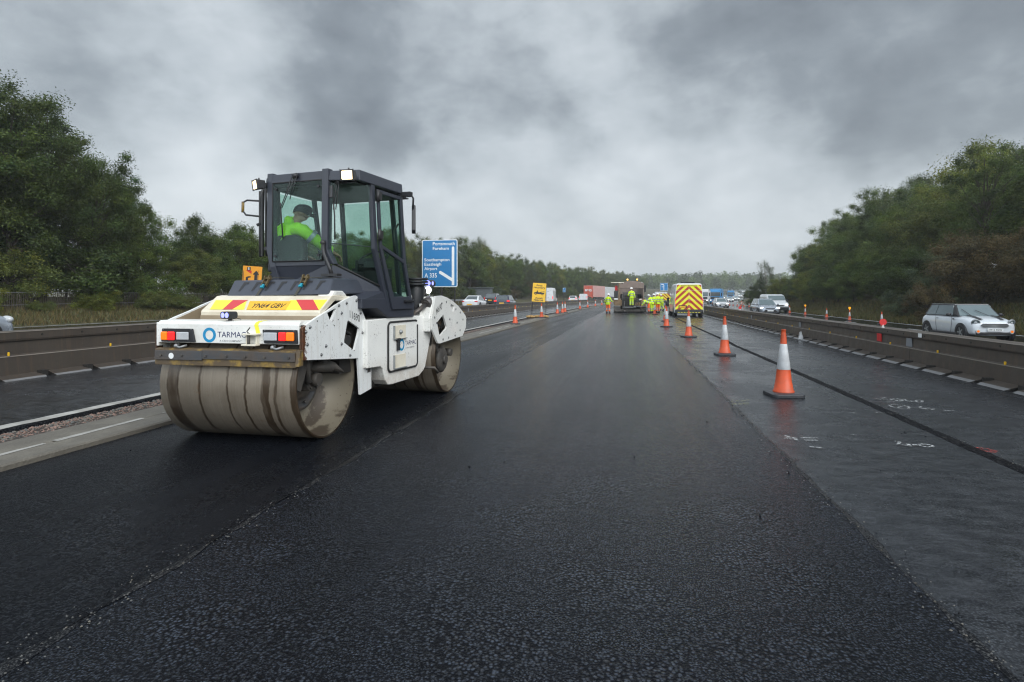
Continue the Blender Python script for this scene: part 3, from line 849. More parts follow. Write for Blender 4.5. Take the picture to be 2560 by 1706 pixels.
# ------------------------------------------------------------------ the road roller
RA = R(-8)
roller = thing('road_roller', 'white and dark grey tandem road roller with muddy steel drums and a glazed cab', 'road roller', (-3.62, 6.95, 0), RA)
INV = Matrix.LocRotScale(Vector((-3.62, 6.95, 0)), Euler((0, 0, RA)), None).inverted()
def yoke_pose(wx, wy, rz=0):
    M = INV @ Matrix.LocRotScale(Vector((wx, wy, 0)), Euler((0, 0, rz)), None)
    return M.to_translation(), M.to_euler()
def posed(o, pose): o.location, o.rotation_euler = pose; return o
def rrect(x0, x1, y0, y1, r, n=4):
    out = []
    for cx, cy, a0 in ((x1-r, y1-r, 0), (x0+r, y1-r, 90), (x0+r, y0+r, 180), (x1-r, y0+r, 270)):
        for i in range(n+1):
            a = R(a0 + 90*i/n); out.append((cx + r*math.cos(a), cy + r*math.sin(a)))
    return out

def drum(pose, near):
    hw = .765
    mb = MB(); ri, ro = .588, .61
    mb.lathe([(ri, -hw), (ro-.004, -hw), (ro, -hw+.004), (ro, hw-.004), (ro-.004, hw), (ri, hw)], 96, 'x', (0, 0, .61))
    d = mb.build('drum', 'drum_steel', roller, fixn=True); posed(d, pose)
    for s in (-1, 1):
        mb = MB(); mb.lathe([(ri-.001, s*(hw-.002)), (ri-.001, s*(hw-.40)), (.05, s*(hw-.42))], 64, 'x', (0, 0, .61)); mb.build('drum_shell_lining', 'drum_inside', d, fixn=False)
    for s in (-1, 1):
        mb = MB(); x = s * (hw - .36)
        mb.lathe([(.12, 0), (.34, 0), (.34, s*.05), (.30, s*.05), (.29, s*.025), (.22, s*.025), (.21, s*.05), (.12, s*.05)], 40, 'x', (x, 0, .61))
        for k in range(8):
            a = R(45*k + 10); mb.cyl((x+s*.05, .26*math.cos(a), .61+.26*math.sin(a)), (x+s*.075, .26*math.cos(a), .61+.26*math.sin(a)), .018, 8)
        mb.build('hub_ring', 'grey_steel', d)
    for s in (-1, 1):
        mb = MB(); x = s * (hw - .30)
        mb.cyl((x-s*.1, 0, .61), (x + s*.12, 0, .61), .13, 24); mb.cyl((x+s*.1, 0, .61), (x + s*.2, 0, .61), .07, 16)
        mb.cyl((x, -.10, .76), (x + s*.14, -.14, .80), .07, 14)
        for k in range(6):
            a = R(60*k); mb.cyl((x+s*.12, .1*math.cos(a), .61+.1*math.sin(a)), (x+s*.14, .1*math.cos(a), .61+.1*math.sin(a)), .014, 6)
        mb.build('hub_motor', 'dirty_machine', d)
    return d

def circle_poly(cy, cz, r, n=12): return [(cy + r*math.cos(2*math.pi*i/n), cz + r*math.sin(2*math.pi*i/n)) for i in range(n)]

# --- near yoke (road aligned)
NP = yoke_pose(-3.86, 5.51)
dn = drum(NP, True)
frame = MB()
PLATE = [(-.59, .885), (-.59, 1.20), (-.47, 1.245), (-.35, 1.285), (-.12, 1.352), (.05, 1.41), (.23, 1.462), (.44, 1.505), (.50, 1.512), (.54, 1.50), (.575, 1.43), (.66, 1.335), (.76, 1.22), (.85, 1.06), (.89, .96), (.91, .80), (.91, .372), (.62, .345), (.60, .51), (.565, .78)]
PLATE[10] = (.585, 1.42); PLATE[11] = (.665, 1.33)
win = [(.32, 1.232), (.59, 1.130), (.585, 1.09), (.475, .885), (.445, .885), (.225, .99), (.225, 1.02), (.30, 1.225)]
tri = [(-.14, 1.332), (.03, 1.376), (.05, 1.36), (-.055, 1.24), (-.085, 1.245)]
for x0, x1 in ((-.832, -.805), (.805, .832)):
    mb = MB(); mb.prism(PLATE, 'x', x0, x1, holes=(win, tri)); plates = mb.build('side_plate', 'plate_paint', roller); posed(plates, NP)
for y, z in ((-.472,1.198),(-.545,1.155),(.104,1.404),(.275,1.427),(.508,1.452),(.612,1.306),(.710,1.170),(.664,1.071),(.161,1.319),(-.167,.986),(.161,.980),(-.259,.905),(.358,.835),(-.52,1.03)):
    mb = MB(); mb.lathe([(.001, .8325), (.018, .8325), (.018, .836), (.0105, .836), (.0105, .846), (.001, .846)], 8, 'x', (0, y, z)); mb.build('bolt', 'steel', plates)
for y, z in ((.091,1.251),(-.331,1.252),(-.143,1.199),(.008,1.189),(.40,.90),(.46,.88),(.78,.62)):
    mb = MB(); mb.cyl((.8325, y, z), (.8335, y, z), .008, 8); mb.build('drilled_hole', 'ink_black', plates)
mb = MB(); mb.box((.834, .80, .58), (.8365, .88, .66)); mb.build('data_plate', 'grey_steel', plates)
lettering('fleet_number', '11690', 'ink_black', plates, (.8335, .355, 1.262), (0, 1, -.26), (0, -.05, 1), width=.255, height=.085, bold=.004)
# hoses behind the plate window
mb = MB()
for k in range(5):
    mb.tube([(.70 - .03*k, .20 + .03*k, .93 - .02*k), (.76 - .02*k, .33 + .03*k, 1.13 + .01*k), (.77 - .02*k, .47 + .02*k, 1.07), (.74 - .02*k, .54 + .01*k, .92 - .02*k)], .017, 8)
mb.cyl((.6, .42, 1.0), (.78, .42, 1.0), .06, 14)
posed(mb.build('hose', 'rubber', roller), NP)['label'] = 'black hydraulic hoses behind the side plate window'
mb = MB(); mb.box((.2, .1, .90), (.70, .62, 1.22)); posed(mb.build('hydraulic_block', 'dirty_machine', roller, bevel=.01), NP)
# crossbeam
mb = MB()
mb.prism([(-.61, 1.035), (-.61, 1.222), (-.60, 1.245), (-.575, 1.258), (-.33, 1.262), (-.33, 1.22), (-.57, 1.215), (-.57, 1.035)], 'x', -.785, .80)
mb.box((-.80, -.612, 1.00), (-.775, -.50, 1.24))
beam = mb.build('crossbeam', 'white_paint', roller, bevel=.006); posed(beam, NP)
mb = MB(); 
for x in (-.815, .803):
    mb = MB(); mb.box((x-.012, -.60, .90), (x+.0125, -.52, 1.19)); posed(mb.build('corner_bracket', 'rust', roller, bevel=.006), NP)
# lamp clusters
def cluster(x0, x1, mirror):
    mb = MB(); mb.prism([(x0, 1.045), (x0 + .012, 1.178), (x1 - .03, 1.178), (x1, 1.045)] if not mirror else [(x0 + .018, 1.045), (x0, 1.178), (x1 - .012, 1.178), (x1 - .002, 1.045)], 'y', -.632, -.609)
    c = mb.build('lamp_cluster', 'black_plastic', beam, bevel=.006)
    for (a, b, z0, z1, mt) in (([(.012, .088, 1.062, 1.148, 'lamp_amber'), (.088, .172, 1.062, 1.148, 'lamp_red'), (.187, .332, 1.066, 1.145, 'clear_lens')]) if not mirror else
                               ([(.018, .166, 1.072, 1.152, 'clear_lens'), (.184, .264, 1.072, 1.156, 'lamp_red'), (.264, .352, 1.072, 1.156, 'lamp_amber')])):
        m = MB(); m.box((x0 + a + .002, -.655 if mt != 'clear_lens' else -.648, z0), (x0 + b - .002, -.632, z1)); 
        m.build({'lamp_amber': 'indicator_lamp', 'lamp_red': 'tail_lamp', 'clear_lens': 'reversing_lamp'}[mt], mt, c, bevel=.010)
    for sx in (x0+.03, x1-.04):
        m = MB(); m.cyl((sx, -.636, 1.17), (sx, -.632, 1.17), .005, 8); m.build('screw', 'steel', c)
cluster(-.728, -.335, False); cluster(.419, .800, True)
# ring logo and words on the beam
mb = MB(); n = 40; vs = []
for i in range(n):
    a = 2*math.pi*i/n
    vs += [(-.184 + .074*math.cos(a), -.6115, 1.117 + .074*math.sin(a)), (-.184 + .044*math.cos(a), -.6115, 1.117 + .046*math.sin(a))]
mb.add(vs, [(2*i, 2*i+1, (2*i+3) % (2*n), (2*i+2) % (2*n)) for i in range(n)]); mb.build('ring_logo', 'ink_cyan', beam, fixn=False)
lettering('lettering', 'TARMAC', 'ink_navy', beam, (-.092, -.6117, 1.096), (1,0,0), (0,0,1), width=.318, height=.056, bold=0.0)
lettering('lettering', 'A CRH COMPANY', 'ink_grey', beam, (-.068, -.6117, 1.051), (1,0,0), (0,0,1), width=.248, height=.020, bold=.006)
mb = MB(); mb.add([(.318,-.6122,1.222),(.362,-.6122,1.222),(.385,-.6122,1.14),(.340,-.6122,1.14)], [(0,1,2,3)])
mb.add([(.318,-.6122,1.222),(.362,-.6122,1.222),(.37,-.602,1.247),(.39,-.577,1.260),(.40,-.50,1.264),(.36,-.50,1.264),(.345,-.577,1.260),(.33,-.602,1.247)], [(0,1,2,7),(7,2,3,6),(6,3,4,5)])
mb.build('yellow_tape', 'chev_yellow', beam, fixn=False)
mb = MB()   # towing bracket with pin
mb.box((.235, -.69, 1.125), (.395, -.612, 1.142)); mb.box((.228, -.69, 1.020), (.385, -.612, 1.037)); mb.box((.255, -.655, 1.037), (.268, -.612, 1.125)); mb.box((.36, -.655, 1.037), (.375, -.612, 1.125))
mb.build('tow_bracket', 'cream_paint', beam, bevel=.004)
mb = MB(); mb.cyl((.295, -.665, .99), (.295, -.665, 1.145), .014, 10); mb.tube([(.295, -.665, 1.145), (.28, -.67, 1.16), (.315, -.672, 1.20)], .006, 6); mb.build('tow_pin', 'dirty_machine', beam)
mb = MB()   # hooks under the beam
for x in (-.50, .58):
    mb = MB(); mb.tube([(x-.04, -.60, 1.02), (x-.05, -.63, 1.0), (x, -.64, .99), (x+.05, -.60, 1.01)], .013, 8); mb.sphere((x-.05, -.63, 1.005), .022, 8, 6); mb.build('hook', 'galvanised', beam)
# twin lens blue work light on top of the beam
mb = MB(); mb.M = Matrix.Translation((-.005, -.56, 1.315)) @ Matrix.Rotation(R(-14), 4, 'Z')
mb.prism(rrect(-.068, .068, -.036, .036, .030), 'y', -.045, .05); bl = mb.build('blue_work_light', 'black_metal', beam, bevel=.008)
mb = MB(); mb.M = Matrix.Translation((-.005, -.56, 1.315)) @ Matrix.Rotation(R(-14), 4, 'Z')
mb.disc((-.029, -.0465, 0), .027, 'y'); mb.disc((.029, -.0465, 0), .027, 'y'); mb.build('lens', 'lamp_blue', bl, fixn=False)
mb = MB(); mb.box((-.03, -.57, 1.255), (.03, -.53, 1.262)); mb.box((-.012, -.56, 1.26), (.02, -.545, 1.29)); mb.tube([(.02,-.55,1.27),(.06,-.53,1.285),(.09,-.5,1.27)], .004, 5); mb.build('bracket', 'black_metal', bl)
# scraper
mb = MB(); mb.prism([(-.655, .815), (-.655, .975), (-.60, .985), (-.60, .975), (-.648, .968), (-.648, .815)], 'x', -.775, .80)
mb.prism([(-.655, .985), (-.60, .985), (-.60, .83), (-.675, .83)], 'x', .80, .84)
sc = posed(mb.build('scraper_bar', 'yellow_paint', roller, bevel=.003), NP)
mb = MB(); mb.box((-.765, -.672, .868), (-.22, -.656, .962)); mb.box((-.22, -.668, .882), (.40, -.656, .968)); mb.box((.33, -.672, .874), (.795, -.660, .962)); mb.build('rubber_blade', 'grey_steel', sc, bevel=.003)
for x in (-.69, -.45, -.18, .05, .26, .47, .73):
    mb = MB(); mb.cyl((x, -.672, .912), (x, -.684, .912), .012, 10); mb.build('bolt', 'dirty_machine', sc)
mb = MB(); mb.disc((-.569, -.674, .908), .030, 'y'); mb.build('round_sticker', 'sign_white', sc, fixn=False)
mb = MB(); mb.tube([(.70, -.30, .90), (.66, -.22, .62), (.58, -.05, .60)], (.03), 8); mb.prism([(-.55,.89),(-.28,.89),(-.45,.55),(-.56,.60)], 'x', .70, .72)
mb.tube([(.64, .02, .86), (.68, .05, .80), (.74, .14, .74), (.80, .26, .66)], [.03, .035, .045, .012], 8); mb.tube([(.5, -.1, .74), (.66, .05, .74), (.74, .14, .73)], .06, 10)
mb.cyl((.60,-.12,.72),(.60,-.12,1.0),.008,6)
posed(mb.build('drum_bracket', 'dirty_machine', roller), NP)
# water tank with sloping chevron panel between the plates
mb = MB()
mb.prism([(-.23, 1.05), (-.235, 1.335), (-.225, 1.357), (-.05, 1.472), (.0, 1.505), (.08, 1.515), (.50, 1.50), (.50, 1.45), (.08, 1.455), (-.17, 1.32), (-.19, 1.05)], 'x', -.60, .803)
tank = posed(mb.build('water_tank', 'cream_paint', roller, bevel=.012), NP)
mb = MB(); mb.box((-.803, -.22, 1.0), (-.60, .30, 1.20)); mb.prism([(-.58,1.20),(-.23,1.30),(.2,1.44),(.2,1.10),(-.58,1.10)], 'x', -.804, -.80); mb.box((-.60, -.242, 1.0), (.80, -.234, 1.30)); posed(mb.build('tank_wall', 'tan_dirt', roller), NP)
mb = MB(); mb.prism([(.02, 1.50), (.10, 1.565), (.30, 1.565), (.42, 1.50)], 'x', .60, .79); posed(mb.build('tank_shoulder', 'white_paint', roller, bevel=.03), NP)
def slope(x, t, e=.004):   # point on the sloping panel, t = 0 bottom .. 1 top
    y = -.225 + .17*t; z = 1.3575 + .11*t; nrm_ = Vector((0, -.11, .17)).normalized()   # outward
    return Vector((x, y, z)) + nrm_*e
def spanel(pts, name, mat, e=.004):
    m = MB(); m.add([slope(x, t, e) for x, t in pts], [list(range(len(pts)))]); return m.build(name, mat, tank, fixn=False)
spanel([(-.50, .02), (-.55, .93), (-.165, .93), (-.085, .02)], 'reflective_panel', 'chev_yellow', .003)
spanel([(-.345, .02), (-.228, .02), (-.149, .93), (-.337, .93)][::1], 'chevron_stripe', 'chev_red')
tank_fix = [(.40, .0), (.372, .93), (.80, 1.0), (.80, .0)]
spanel([(.408, .02), (.36, .93), (.79, .98), (.79, .02)], 'reflective_panel', 'chev_yellow', .003)
spanel([(.593, .02), (.785, .02), (.626, .97), (.425, .96)], 'chevron_stripe', 'chev_red')
mb = MB(); pts = [(-.052, .0), (.408, .0), (.385, .82), (-.112, .82)]
mb.add([slope(x, t, .006) for x, t in pts] + [slope(x, t, .003) for x, t in pts], [(0,1,2,3),(0,4,5,1),(1,5,6,2),(2,6,7,3),(3,7,4,0)]); pl = mb.build('number_plate', 'plate_yellow', tank, fixn=False)
sl = Vector((0, .17, .11)).normalized()
lettering('lettering', 'YN64 GBV', 'ink_black', pl, slope(-.018, .16, .0075), (1,0,0), (-.08, sl.y, sl.z), width=.385, height=.085, bold=.012, shear=.22, space=1.0)
# black lid over the tank the shade of its moulded pockets painted on, held by two ratchet straps
mb = MB()
y0, y1, z0, z1 = .03, .22, 1.535, 1.705
B = [(-.50, y0, z0-.035), (.745, y0, z0-.01), (.80, .80, z0), (-.60, .80, z0-.02)]
T = [(-.545, y1, z1-.02), (.70, y1, z1), (.72, .80, z1+.01), (-.60, .80, z1-.01)]
F = [(-.515, y0-.004, z0), (.75, y0-.004, z0+.025)]
mb.add(B + T, [(3,2,1,0),(4,5,6,7),(0,1,5,4),(1,2,6,5),(2,3,7,6),(3,0,4,7)])
lid = posed(mb.build('tank_lid', 'lid_grey', roller, bevel=.018, seg=3), NP)
def lidp(a, t, e=.003):  # a 0..1 across, t 0..1 up
    xb = -.50 + 1.245*a; xt = -.545 + 1.245*a
    x = xb + (xt-xb)*t; y = y0 + (y1-y0)*t; z = z0-.035+.025*a + (z1-.02+.02*a-(z0-.035+.025*a))*t
    n_ = Vector((0, -(z1-z0+.015), (y1-y0))).normalized(); return Vector((x, y, z)) + n_*e
for a in (.12, .25, .385, .505, .635, .76, .885):
    a -= .02
    mb = MB(); q = [lidp(a, .30), lidp(a+.018, .30), lidp(a+.055, .86), lidp(a+.018, .86)]; mb.add(q, [(0,1,2,3)])
    q = [lidp(a+.02, .86), lidp(a+.075, .86), lidp(a+.072, .74), lidp(a+.035, .74)]; mb.add(q, [(0,1,2,3)])
    mb.build('pocket_shade', 'ink_black', lid, fixn=False)  # flat black quads paint the shade inside the lid's pockets
for a in (.335, .715):
    mb = MB()
    pts = [lidp(a-.028, -.30, .012), lidp(a-.02, .0, .010), lidp(a, .45, .014), lidp(a+.03, .98, .016), Vector((lidp(a+.05, 1, 0).x, .30, z1+.012)), Vector((lidp(a+.1, 1, 0).x, .55, z1+.012))]
    for p, q in zip(pts, pts[1:]):
        mb.add([p + Vector((-.016,0,0)), p + Vector((.016,0,0)), q + Vector((.016,0,0)), q + Vector((-.016,0,0)), p + Vector((-.016,.006,.006)), p + Vector((.016,.006,.006)), q + Vector((.016,.006,.006)), q + Vector((-.016,.006,.006))], [(0,1,2,3),(7,6,5,4),(0,4,5,1),(1,5,6,2),(2,6,7,3),(3,7,4,0)])
    st = mb.build('ratchet_strap', 'strap', lid)
    mb = MB(); c = lidp(a+.02, .85, .035)
    for dx in (-.026, .026):
        mb.M = Matrix.Translation(c + Vector((dx + .01, 0, 0))) @ Matrix.Rotation(R(-38), 4, 'X'); mb.prism(circle_poly(0, .03, .030, 10), 'x', -.005, .005); mb.box((-.004, -.016, -.09), (.004, .016, .03))
    mb.M = Matrix.Translation(c + Vector((.01, 0, 0))); mb.cyl((-.04, .01, .015), (.04, .01, .015), .013, 10); mb.cyl((-.035, -.03, -.03), (.035, -.03, -.03), .008, 8)
    mb.build('ratchet', 'ratchet', st)
    mb = MB(); mb.M = Matrix.Translation(lidp(a+.004, .50, .022)) @ Matrix.Rotation(R(-40), 4, 'X'); mb.box((-.018, -.012, -.024), (.018, .012, .024)); mb.build('strap_tag', 'teal', st)

# --- far yoke
FP = yoke_pose(-3.45, 8.5, R(-2))
df = drum(FP, False)
mb = MB()
FPL = [(-.90, 1.19), (-.76, 1.505), (-.50, 1.515), (-.29, 1.49), (.0, 1.43), (.26, 1.35), (.48, 1.26), (.66, 1.17), (.685, 1.13), (.66, .98), (.49, .85), (-.58, .81), (-.66, .82), (-.88, 1.03)]
fw = [(-.455, 1.225), (-.43, 1.225), (-.285, 1.045), (-.29, 1.02), (-.575, .915), (-.60, .93), (-.70, 1.125)]
ft = [(-.11, 1.392), (.085, 1.35), (.01, 1.25)]
for x0, x1 in ((-.832, -.805), (.805, .832)):
    mb = MB(); mb.prism(FPL, 'x', x0, x1, holes=(fw, ft)); fpl = posed(mb.build('side_plate', 'white_paint', roller), FP)
mb = MB()
for y, z in ((-.71,1.30),(-.50,1.40),(-.30,1.42),(-.09,1.36),(.14,1.30),(.36,1.24),(.5,1.12),(.35,.95),(.1,.88),(-.2,.87),(-.45,.86),(-.72,1.12),(-.8,1.2),(-.15,1.15),(.2,1.08)):
    mb = MB(); mb.cyl((.832, y, z), (.837, y, z), .017, 8); mb.build('bolt', 'steel', fpl)
lettering('fleet_number', '11690', 'ink_black', fpl, (.8335, -.735, 1.235), (0, 1, .34), (0, .0, 1), width=.25, height=.10, bold=.004)
mb = MB(); mb.prism([(-.90, 1.0), (-.905, 1.19), (-.765, 1.50), (-.30, 1.47), (.40, 1.20), (.40, 1.0)], 'x', -.80, .58); mb.prism([(-.90,1.0),(-.905,1.19),(-.765,1.50),(-.30,1.47),(.1,1.34),(.1,1.30),(-.30,1.43),(-.74,1.455),(-.87,1.18),(-.87,1.0)], 'x', .58, .803); hsg = posed(mb.build('housing', 'white_paint', roller, bevel=.02), FP)
mb = MB()
for x in (.50, .66): mb.box((x-.006, -.93, 1.0), (x+.006, -.76, 1.40))
mb.build('housing_rib', 'white_paint', hsg)
mb = MB()
for k in range(5): mb.tube([(.72-.03*k, -.62+.02*k, .95), (.77-.02*k, -.52, 1.10+.02*k), (.76-.02*k, -.36, 1.04), (.73-.02*k, -.33, .93)], .016, 8)
posed(mb.build('hose', 'rubber', roller), FP); mb = MB(); mb.box((.582, -.86, .9), (.60, .1, 1.30)); posed(mb.build('dark_backing', 'dirty_machine', roller), FP)  # thin dark sheet added on the housing to darken the plate window
mb = MB(); mb.tube([(.60, -.35, .86), (.66, -.2, .62), (.62, 0, .61)], .04, 8); mb.lathe([(.02, .06), (.16, .06), (.20, .03), (.205, 0), (.16, -.03)], 30, 'x', (.66, -.10, .52)); mb.cyl((.70, -.1, .52), (.76, -.1, .52), .07, 16); mb.cyl((.62, .25, .60), (.72, .25, .60), .06, 14)
mb.box((.55, -.60, .78), (.70, -.1, .98)); mb.cyl((.68,-.3,.93),(.62,-.45,.6),.02,6)
posed(mb.build('drum_bracket', 'dirty_machine', roller), FP)
mb = MB(); mb.tube([(.45, -.72, .47), (.78, -.66, .46), (.80, -.58, .38)], .022, 6); posed(mb.build('scraper_bar', 'dirty_machine', roller), FP)

# --- centre body (roller axes)
mb = MB()
side = [(-.66, 1.22), (.44, 1.24), (.98, 1.22), (.98, .95), (.80, .50), (.74, .45), (.61, .39), (-.10, .375), (-.20, .385), (-.26, .45), (-.32, .60), (-.37, .635), (-.66, .645)]
mb.prism(side, 'x', -.74, .745); body = mb.build('centre_body', 'white_paint', roller, bevel=.012)
mb = MB(); mb.box((-.60, -1.0, .62), (.60, -.3, 1.24)); mb.box((-.6, .5, .55), (.6, 1.4, 1.25)); mb.box((-.55,-.6,.35),(.55,.6,.6)); mb.build('chassis_beam', 'barrier_dark', roller)
mb = MB(); mb.prism([(.40, 1.235), (.55, 1.45), (.75, 1.56), (1.05, 1.55), (1.25, 1.48), (1.25, 1.2)], 'x', -.70, .58); mb.build('engine_hood', 'white_paint', roller, bevel=.03)
mb = MB(); pts = rrect(-.215, .535, .545, 1.175, .06, 5)
mb.prism(pts, 'x', .747, .757); dr = mb.build('service_door', 'white_paint', roller, bevel=.003)
mb = MB(); loop = [Vector((.760, y, z)) for y, z in pts]; loop = loop[3:] + loop[:1]; mb.tube(loop, .013, 6); mb.build('door_seal', 'rubber', dr)
mb = MB()
for z0_, z1_ in ((.955, 1.125), (.575, .745)):
    mb.box((.757, -.085, z0_), (.762, .215, z1_))
mb.build('door_recess', 'cream_paint', dr)
mb = MB()
for z0_ in (.955, .575): mb.box((.757, -.09, z0_-.01), (.785, .22, z0_)); mb.box((.757, -.095, z0_), (.785, -.088, z0_+.17))
mb.sphere((.77, .07, 1.04), .03, 8, 6); mb.build('recess_lip', 'galvanised', dr)
mb = MB(); mb.box((.758, -.02, .80), (.80, .01, .95)); mb.box((.758, -.04, .93), (.79, .05, .96)); mb.build('door_handle', 'black_plastic', dr, bevel=.006)
mb = MB(); n = 32; vs = []
for i in range(n):
    a = 2*math.pi*i/n; vs += [(.7585, .115 + .070*math.cos(a), .865 + .078*math.sin(a)), (.7585, .115 + .044*math.cos(a), .865 + .050*math.sin(a))]
mb.add(vs, [(2*i, 2*i+1, (2*i+3) % (2*n), (2*i+2) % (2*n)) for i in range(n)]); mb.build('ring_logo', 'ink_cyan', dr, fixn=False)
lettering('lettering', 'TARMAC', 'ink_navy', dr, (.7587, .205, .850), (0,1,0), (0,0,1), width=.30, height=.06, bold=0.0)
lettering('lettering', 'A CRH COMPANY', 'ink_grey', dr, (.7587, .215, .805), (0,1,0), (0,0,1), width=.24, height=.018, bold=.01)
mb = MB()
mb.cyl((.56, .82, 1.25), (.56, .84, 1.68), .13, 24)
for z in (1.66, 1.70, 1.74): mb.cyl((.56, .84, z), (.56, .84, z+.028), .185, 28)
mb.prism([(.90, 1.70), (1.16, 1.45), (1.16, 1.40), (.9, 1.35)], 'x', .50, .62); mb.build('air_intake', 'black_plastic', roller, bevel=.004)
mb = MB(); mb.tube([(.66, .55, 1.24), (.72, .66, 1.31), (.74, .80, 1.38)], .035, 12); mb.cyl((.74, .80, 1.38), (.75, .93, 1.43), .085, 20); mb.cyl((.745, .79, 1.375), (.74, .81, 1.385), .06, 16)
mb.sphere((.62,.95,1.58),.06,10,8); mb.build('filler_pipe', 'grey_steel', roller)
mb = MB(); mb.cyl((.60, 1.20, 1.48), (.60, 1.20, 1.66), .012, 8); mast = mb.build('lamp_mast', 'galvanised', roller)
mb = MB(); mb.cyl((.60, 1.15, 1.70), (.60, 1.30, 1.70), .055, 14); mb.build('lamp_housing', 'black_metal', mast)
mb = MB(); mb.disc((.60, 1.148, 1.70), .045, 'y'); mb.cyl((.655,1.20,1.70),(.657,1.20,1.70),.03,10); mb.build('blue_lens', 'lamp_blue', mast, fixn=False)
mb = MB(); mb.sphere((.60, 1.16, 1.60), .055, 12, 8, (1, .5, 1)); mb.build('white_lens', 'lamp_white', mast)

# --- cab
mb = MB()
# plan at the sill and roof; pillars as bars, lower tub as panels
def bar(mb, a, b, w, d=None):
    a = Vector(a); b = Vector(b); mb.loft([mb.ring(a, b-a, w*.72, 4, up=(1, 1, .001)), mb.ring(b, b-a, w*.72, 4, up=(1, 1, .001))], True, False)
def post(mb, pts, wx, wy):
    rings = [[(p[0]-wx/2, p[1]-wy/2, p[2]), (p[0]+wx/2, p[1]-wy/2, p[2]), (p[0]+wx/2, p[1]+wy/2, p[2]), (p[0]-wx/2, p[1]+wy/2, p[2])] for p in pts]
    mb.loft(rings, True, False)
post(mb, [(-.472, -.855, 3.0), (-.487, -.855, 2.06), (-.435, -.855, 1.86), (-.40, -.83, 1.70)], .085, .09)
post(mb, [(.338, -.865, 3.0), (.322, -.865, 2.05), (.41, -.86, 1.88)], .088, .09)
post(mb, [(.735, -.56, 2.86), (.742, -.505, 2.08), (.742, -.205, 1.33)], .055, .075)
post(mb, [(.742, .09, 2.86), (.742, .19, 1.96), (.742, .40, 1.30)], .05, .06)
post(mb, [(-.64, -.60, 2.86), (-.64, -.55, 1.4)], .05, .07); post(mb, [(-.64, .12, 2.86), (-.64, .40, 1.4)], .05, .06)
post(mb, [(.42, .42, 2.86), (.45, .60, 1.4)], .06, .05); post(mb, [(-.40, .42, 2.86), (-.42, .60, 1.4)], .06, .05)
mb.box((-.45, -.895, 2.86), (.32, -.83, 2.98)); mb.box((-.45, -.89, 1.865), (.33, -.84, 1.925))
cabf = mb.build('cab_frame', 'cab_grey', roller, bevel=.008)
mb = MB()
roof = [(-.64, -.80), (-.50, -.90), (.36, -.90), (.765, -.84), (.785, .10), (.46, .46), (-.44, .46), (-.68, .10)]
lo_ = [(x*1.0, y, 2.845 if i in (3,4,5,6,7,0) else 2.86) for i, (x, y) in enumerate(roof)]
hi_ = [(x*.985, y*.985, 2.975) for x, y in roof]
mb.loft([lo_, hi_], True, False); rf = mb.build('cab_roof', 'cab_grey', cabf, bevel=.01)
mb = MB(); mb.box((-.55, -.8, 2.832), (.70, .40, 2.844)); mb.build('roof_lining', 'ink_black', cabf)
mb = MB()   # lower tub
tub = [(-.43, -.885, 1.872), (.37, -.885, 1.885), (.755, -.245, 1.575), (.765, -.20, 1.44), (.765, .42, 1.44), (.5, .64, 1.5), (-.44, .64, 1.5), (-.66, .42, 1.5), (-.66, -.6, 1.85)]
bot = [(-.40, -.80, 1.62), (.42, -.90, 1.46), (.755, -.55, 1.42), (.765, -.22, 1.42), (.765, .42, 1.42), (.5, .64, 1.45), (-.44, .64, 1.45), (-.66, .42, 1.45), (-.62, -.6, 1.5)]
mb.loft([bot, tub], True, False)
mb.prism([(-.80, 1.475), (-.80, 1.36), (-.48, 1.36), (-.30, 1.27), (-.22, 1.235), (.42, 1.225), (.44, 1.44), (-.30, 1.475)], 'x', -.66, .768)
mb.add([(.42, -.89, 1.88), (.76, -.26, 1.57), (.765, -.30, 1.46), (.765, -.80, 1.46), (.44, -.93, 1.56)], [(0,1,2,3,4)])
mb.build('cab_base', 'cab_grey', cabf, bevel=.006)
def pane(name, pts, mat='cab_glass', th=.006, par=None):
    m = MB(); a = [Vector(p) for p in pts]; nn = (a[1]-a[0]).cross(a[2]-a[0]).normalized()*th
    k = len(a); m.add(a + [p + nn for p in a], [list(range(k)), list(range(k, 2*k))[::-1]] + [(i, (i+1) % k, (i+1) % k + k, i + k) for i in range(k)])
    return m.build(name, mat, par or cabf)
rw = pane('rear_window', [(-.43, -.895, 1.93), (.29, -.895, 1.93), (.295, -.895, 2.87), (-.425, -.895, 2.87)])
mb = MB()
for x, z in ((-.38, 2.80), (.24, 2.80), (-.385, 1.99), (.24, 1.99)): mb.cyl((x, -.912, z), (x, -.90, z), .017, 10)
mb.build('window_fixing', 'black_plastic', rw)
mb = MB()
for q in (((-.435,-.902,1.925),(.295,-.902,1.925)), ((-.435,-.902,1.925),(-.43,-.902,2.875)), ((.295,-.902,1.925),(.30,-.902,2.875)), ((-.43,-.902,2.875),(.30,-.902,2.875))): mb.tube(q, .008, 4)
mb.build('window_seal', 'rubber', rw)
pane('corner_window', [(.37, -.875, 1.93), (.755, -.30, 1.62), (.752, -.51, 2.08), (.745, -.58, 2.84), (.38, -.875, 2.84)])
mb = MB(); mb.tube([(.385, -.88, 1.915), (.76, -.30, 1.60)], .014, 6); mb.build('window_seal', 'rubber', cabf)
mb = MB(); mb.tube([(.375,-.86,2.13),(.75,-.50,2.10)], .006, 4); mb.build('window_bar', 'cab_grey', cabf)
pane('left_window', [(-.645, -.58, 1.5), (-.645, .38, 1.5), (-.645, .13, 2.82), (-.645, -.58, 2.82)])
pane('left_corner_window', [(-.475, -.86, 1.95), (-.64, -.60, 1.95), (-.64, -.60, 2.82), (-.475, -.86, 2.84)])
pane('windscreen', [(-.40, .59, 1.5), (.43, .59, 1.5), (.41, .43, 2.82), (-.39, .43, 2.82)])
